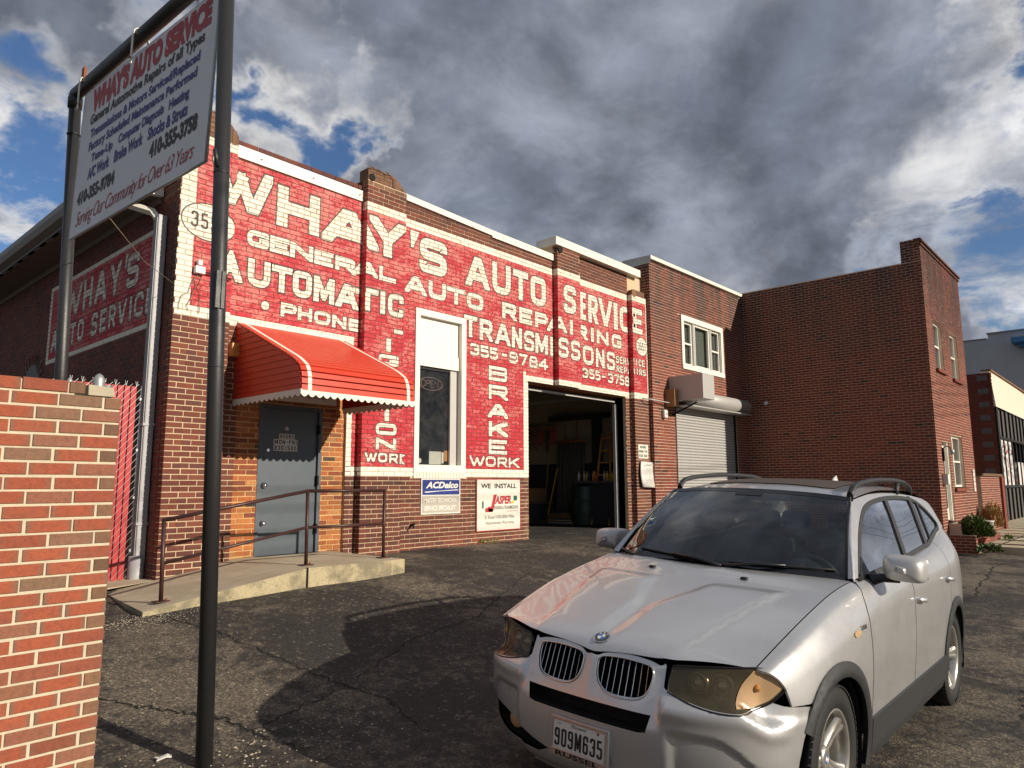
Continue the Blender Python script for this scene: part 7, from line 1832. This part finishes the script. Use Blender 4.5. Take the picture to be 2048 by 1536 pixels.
# --- door handles
for (x, z) in ((-1.60, .925), (-2.50, .972)):
    for sg_ in (1, -1):
        y = side_y(x, z); 
        MB().lathe([(0, .0), (.034, .002), (.040, .004), (.042, .0)], (x - .03, sg_ * (y - .006), z - .012), 'y', 20).build('handle_recess', 'car_silver', car, True)
        h0 = MB().tube([(x + .075, sg_ * (y - .005), z + .012), (x + .06, sg_ * (y + .020), z + .012), (x, sg_ * (y + .030), z + .005), (x - .07, sg_ * (y + .026), z - .005), (x - .085, sg_ * (y - .004), z - .008)], [.013, .015, .016, .016, .012], 10).build('door_handle', 'car_silver', car, True)
cpanel('side_marker', curve([(-.245, .905), (-.26, .918), (-.33, .921), (-.335, .900), (-.27, .892), (-.245, .905)], 4)[:-1], lambda x, z: (x, side_y(x, z) + .006, z), 'lens_white', h=.02, both=True, outward=(0, 1, 0), thick=.006)
V, F = text_geo('3.0i', .03); lo = V.min(0); sz = V.max(0) - lo
for sg_ in (1, -1):
    mesh_obj('model_badge', [(-.362 - sg_ * 0 - (v[0] - lo[0]) / sz[0] * .085 if sg_ == 1 else -.447 + (v[0] - lo[0]) / sz[0] * .085, sg_ * (side_y(-.4, .925) + .004), .913 + (v[1] - lo[1]) / sz[1] * .024) for v in V], F, 'plastic_dark', car)
for (x, y) in ((-.30, .30), (-.30, -.30)):
    rbox('washer_jet', (x - .014, y - .02, hood_pt(x, y).z - .002), (x + .016, y + .02, hood_pt(x, y).z + .012), .006, 'trim_black', car)
# --- wheels
def wheel(x, y, sg_):
    w_ = bpy.data.objects.new('wheel', None); COL.objects.link(w_); w_.parent = car; w_.location = (x, y, .352); w_.scale = (1, sg_, 1); w_.rotation_euler = (0, .35 if x == 0 else .9, 0)
    R_ = .352; tw_ = .115
    prf = [(.232, -tw_ * .80), (.245, -tw_ * .93), (.275, -tw_), (.310, -tw_ * .98), (.335, -tw_ * .88), (.346, -tw_ * .74), (.351, -tw_ * .5)]
    prf = prf + [(.3515, 0)] + [(r_, -q) for r_, q in prf[::-1]]
    MB().lathe(prf, axis='y', n=72).build('tyre', 'rubber', w_, True)
    mb = MB(); N_ = 66
    for k in range(N_):
        for (ya, yb, ra, rb, sk) in ((.062, .108, .3535, .343, .0), (-.062, -.108, .3535, .343, .5), (.018, .054, .3555, .3545, .3), (-.018, -.054, .3555, .3545, .8)):
            a0 = 2 * PI * (k + sk) / N_; a1 = a0 + 2 * PI / N_ * .74; V = []
            for (a, yy, rr_) in ((a0, ya, ra + .003), (a1, ya, ra + .003), (a1 + .012, yb, rb + .004), (a0 + .012, yb, rb + .004)): V.append((rr_ * math.cos(a), yy, rr_ * math.sin(a)))
            V += [(v[0] * .975, v[1], v[2] * .975) for v in V]
            mb.add(V, [(0, 1, 2, 3), (0, 4, 5, 1), (1, 5, 6, 2), (2, 6, 7, 3), (3, 7, 4, 0)])
    mb.build('tread_blocks', 'rubber', w_, kind='stuff')
    # rim barrel and lip; outer side is +y
    MB().lathe([(.205, -.09), (.213, -.04), (.216, .05), (.222, .078), (.236, .094), (.240, .098), (.232, .104), (.224, .098), (.214, .086), (.208, .05)], axis='y', n=56).build('rim', 'rim_silver', w_, True)
    MB().lathe([(0, -.02), (.13, -.02), (.14, -.03), (.14, -.05)], axis='y', n=36).build('brake_disc', 'steel', w_, True)
    MB().lathe([(0, -.085), (.21, -.085)], axis='y', n=36).build('dark_back', 'tar_black', w_)
    for k in range(5):
        a = 2 * PI * k / 5 + .3; V = []; secs = [(.035, .040, .058, .040), (.075, .032, .060, .036), (.13, .034, .070, .030), (.18, .044, .082, .024), (.214, .062, .092, .018)]
        for (r_, hw, yy, th_) in secs:
            for (q, yq) in ((-hw, yy - th_), (-hw * .8, yy - .006), (-hw * .22, yy), (0, yy - .010), (hw * .22, yy), (hw * .8, yy - .006), (hw, yy - th_)):
                ca, sa = math.cos(a), math.sin(a); V.append((r_ * ca - q * sa, yq, r_ * sa + q * ca))
        F = [(7 * i + j, 7 * i + j + 1, 7 * i + 8 + j, 7 * i + 7 + j) for i in range(4) for j in range(6)]
        mesh_obj('spoke', V, F, 'rim_silver', w_, True)
    MB().lathe([(.058, .052), (.055, .062), (.038, .068), (.034, .066), (0, .066)], axis='y', n=26).build('hub', 'rim_silver', w_, True)
    for k in range(5): a = 2 * PI * (k + .5) / 5 + .3; MB().lathe([(0, .055), (.009, .055), (.010, .048)], (.05 * math.cos(a), 0, .05 * math.sin(a)), 'y', 8).build('wheel_bolt', 'tar_black', w_)
    for k in range(4):
        V = [(0, .0685, 0)] + [(.02 * math.cos(a), .0685, .02 * math.sin(a)) for a in np.linspace(k * PI / 2, (k + 1) * PI / 2, 7)]; mesh_obj('cap_quadrant', V, [tuple(range(8))], 'bmw_blue' if k % 2 else 'ink_white', w_)
for x in (0, -2.795):
    for sg_ in (1, -1): wheel(x, sg_ * (.772), sg_)
# --- rear end, floor and interior
mesh_obj('tailgate', [(-3.60, -.70, .95), (-3.60, .70, .95), (-3.66, .74, 1.08), (-3.66, -.74, 1.08), (-3.62, -.70, 1.12), (-3.62, .70, 1.12)], [(0, 1, 2, 3), (3, 2, 5, 4)], 'car_silver', car)
mesh_obj('rear_window', [(-3.62, -.68, 1.12), (-3.62, .68, 1.12), (-3.46, .58, 1.52), (-3.46, -.58, 1.52)], [(0, 1, 2, 3)], 'car_glass', car)
rbox('rear_bumper', (-3.72, -.80, .35), (-3.40, .80, .96), .06, 'car_silver', car)
box('underbody_block', (-3.45, -.80, .28), (-.35, .80, .40), 'tar_black', car); box('engine_bay_block', (-.40, -.58, .25), (.66, .58, .74), 'tar_black', car)  # dark boxes under the body, added to block light
box('firewall', (-.62, -.72, .3), (-.58, .72, 1.06), 'tar_black', car)
dz = [(-.60, 1.10), (-.75, 1.115), (-.95, 1.10), (-1.05, 1.04), (-1.05, .80)]
V = [(x, y, z) for x, z in dz for y in (-.74, .74)]; mesh_obj('dashboard', V, [(2 * i, 2 * i + 1, 2 * i + 3, 2 * i + 2) for i in range(4)], 'seat_cloth', car)
MB().lathe([(.0, .0)] + [(.15 * math.cos(a), .12 * math.sin(a)) for a in np.linspace(1.57, 0, 6)], (-1.02, .37, 1.06), 'z', 16).build('cluster_hood', 'seat_cloth', car, True)
sc_ = Vector((-1.20, .37, 1.03)); ax = Vector((-.85, 0, .5)).normalized(); e1 = Vector((0, 1, 0)); e2 = ax.cross(e1)
st_ = MB().tube([sc_ + e1 * .185 * math.cos(a) + e2 * .185 * math.sin(a) for a in np.linspace(0, 2 * PI, 36)[:-1]], .016, 8, closed=True).build('steering_wheel', 'steel', car, True)
st_.data.materials[0] = MATS['plastic_dark']
for a in (0, PI, -PI / 2): MB().tube([sc_, sc_ + e1 * .18 * math.cos(a) + e2 * .18 * math.sin(a)], .018, 6).build('wheel_spoke', 'plastic_dark', st_, True)
MB().lathe([(0, .03), (.06, .02), (.07, -.02)], tuple(sc_), 'x', 14).build('wheel_hub', 'plastic_dark', st_, True)
def seat(x, y, w_=.26, nm='front_seat'):
    s_ = rbox(nm, (x - .25, y - w_, .50), (x + .28, y + w_, .68), .06, 'seat_cloth', car)
    b2 = rbox('backrest', (-.08, -w_, 0), (.08, w_, .62), .07, 'seat_cloth', s_); b2.location = (x - .26, y, .62); b2.rotation_euler = (0, -.22, 0)
    return s_
for y in (.37, -.37):
    s_ = seat(-1.85, y); h_ = rbox('headrest', (-.05, -.14, 0), (.05, .14, .19), .05, 'seat_cloth', s_); h_.location = (-2.24, y, 1.23)
s_ = seat(-2.75, 0, .64, 'rear_seat')
for y in (.42, 0, -.42): h_ = rbox('headrest', (-.05, -.13, 0), (.05, .13, .17), .05, 'seat_cloth', s_); h_.location = (-3.13, y, 1.21)
rbox('centre_console', (-1.9, -.12, .4), (-1.0, .12, .80), .04, 'seat_cloth', car); MB().tube([(-1.35, 0, .8), (-1.33, 0, .95)], [.01, .02], 8).build('gear_lever', 'steel', car, True)
rbox('rear_view_mirror', (-1.20, -.12, 1.45), (-1.17, .12, 1.51), .012, 'trim_black', car)
for sg_ in (1, -1): mesh_obj('door_card', [(-.65, sg_ * .80, .4), (-2.7, sg_ * .80, .4), (-2.7, sg_ * .76, 1.19), (-.65, sg_ * .77, 1.10)], [(0, 1, 2, 3)], 'seat_cloth', car)
mesh_obj('headliner', [(-1.2, -.58, 1.53), (-1.2, .58, 1.53), (-3.4, .56, 1.52), (-3.4, -.56, 1.52)], [(0, 1, 2, 3)], 'wall_dark', car)
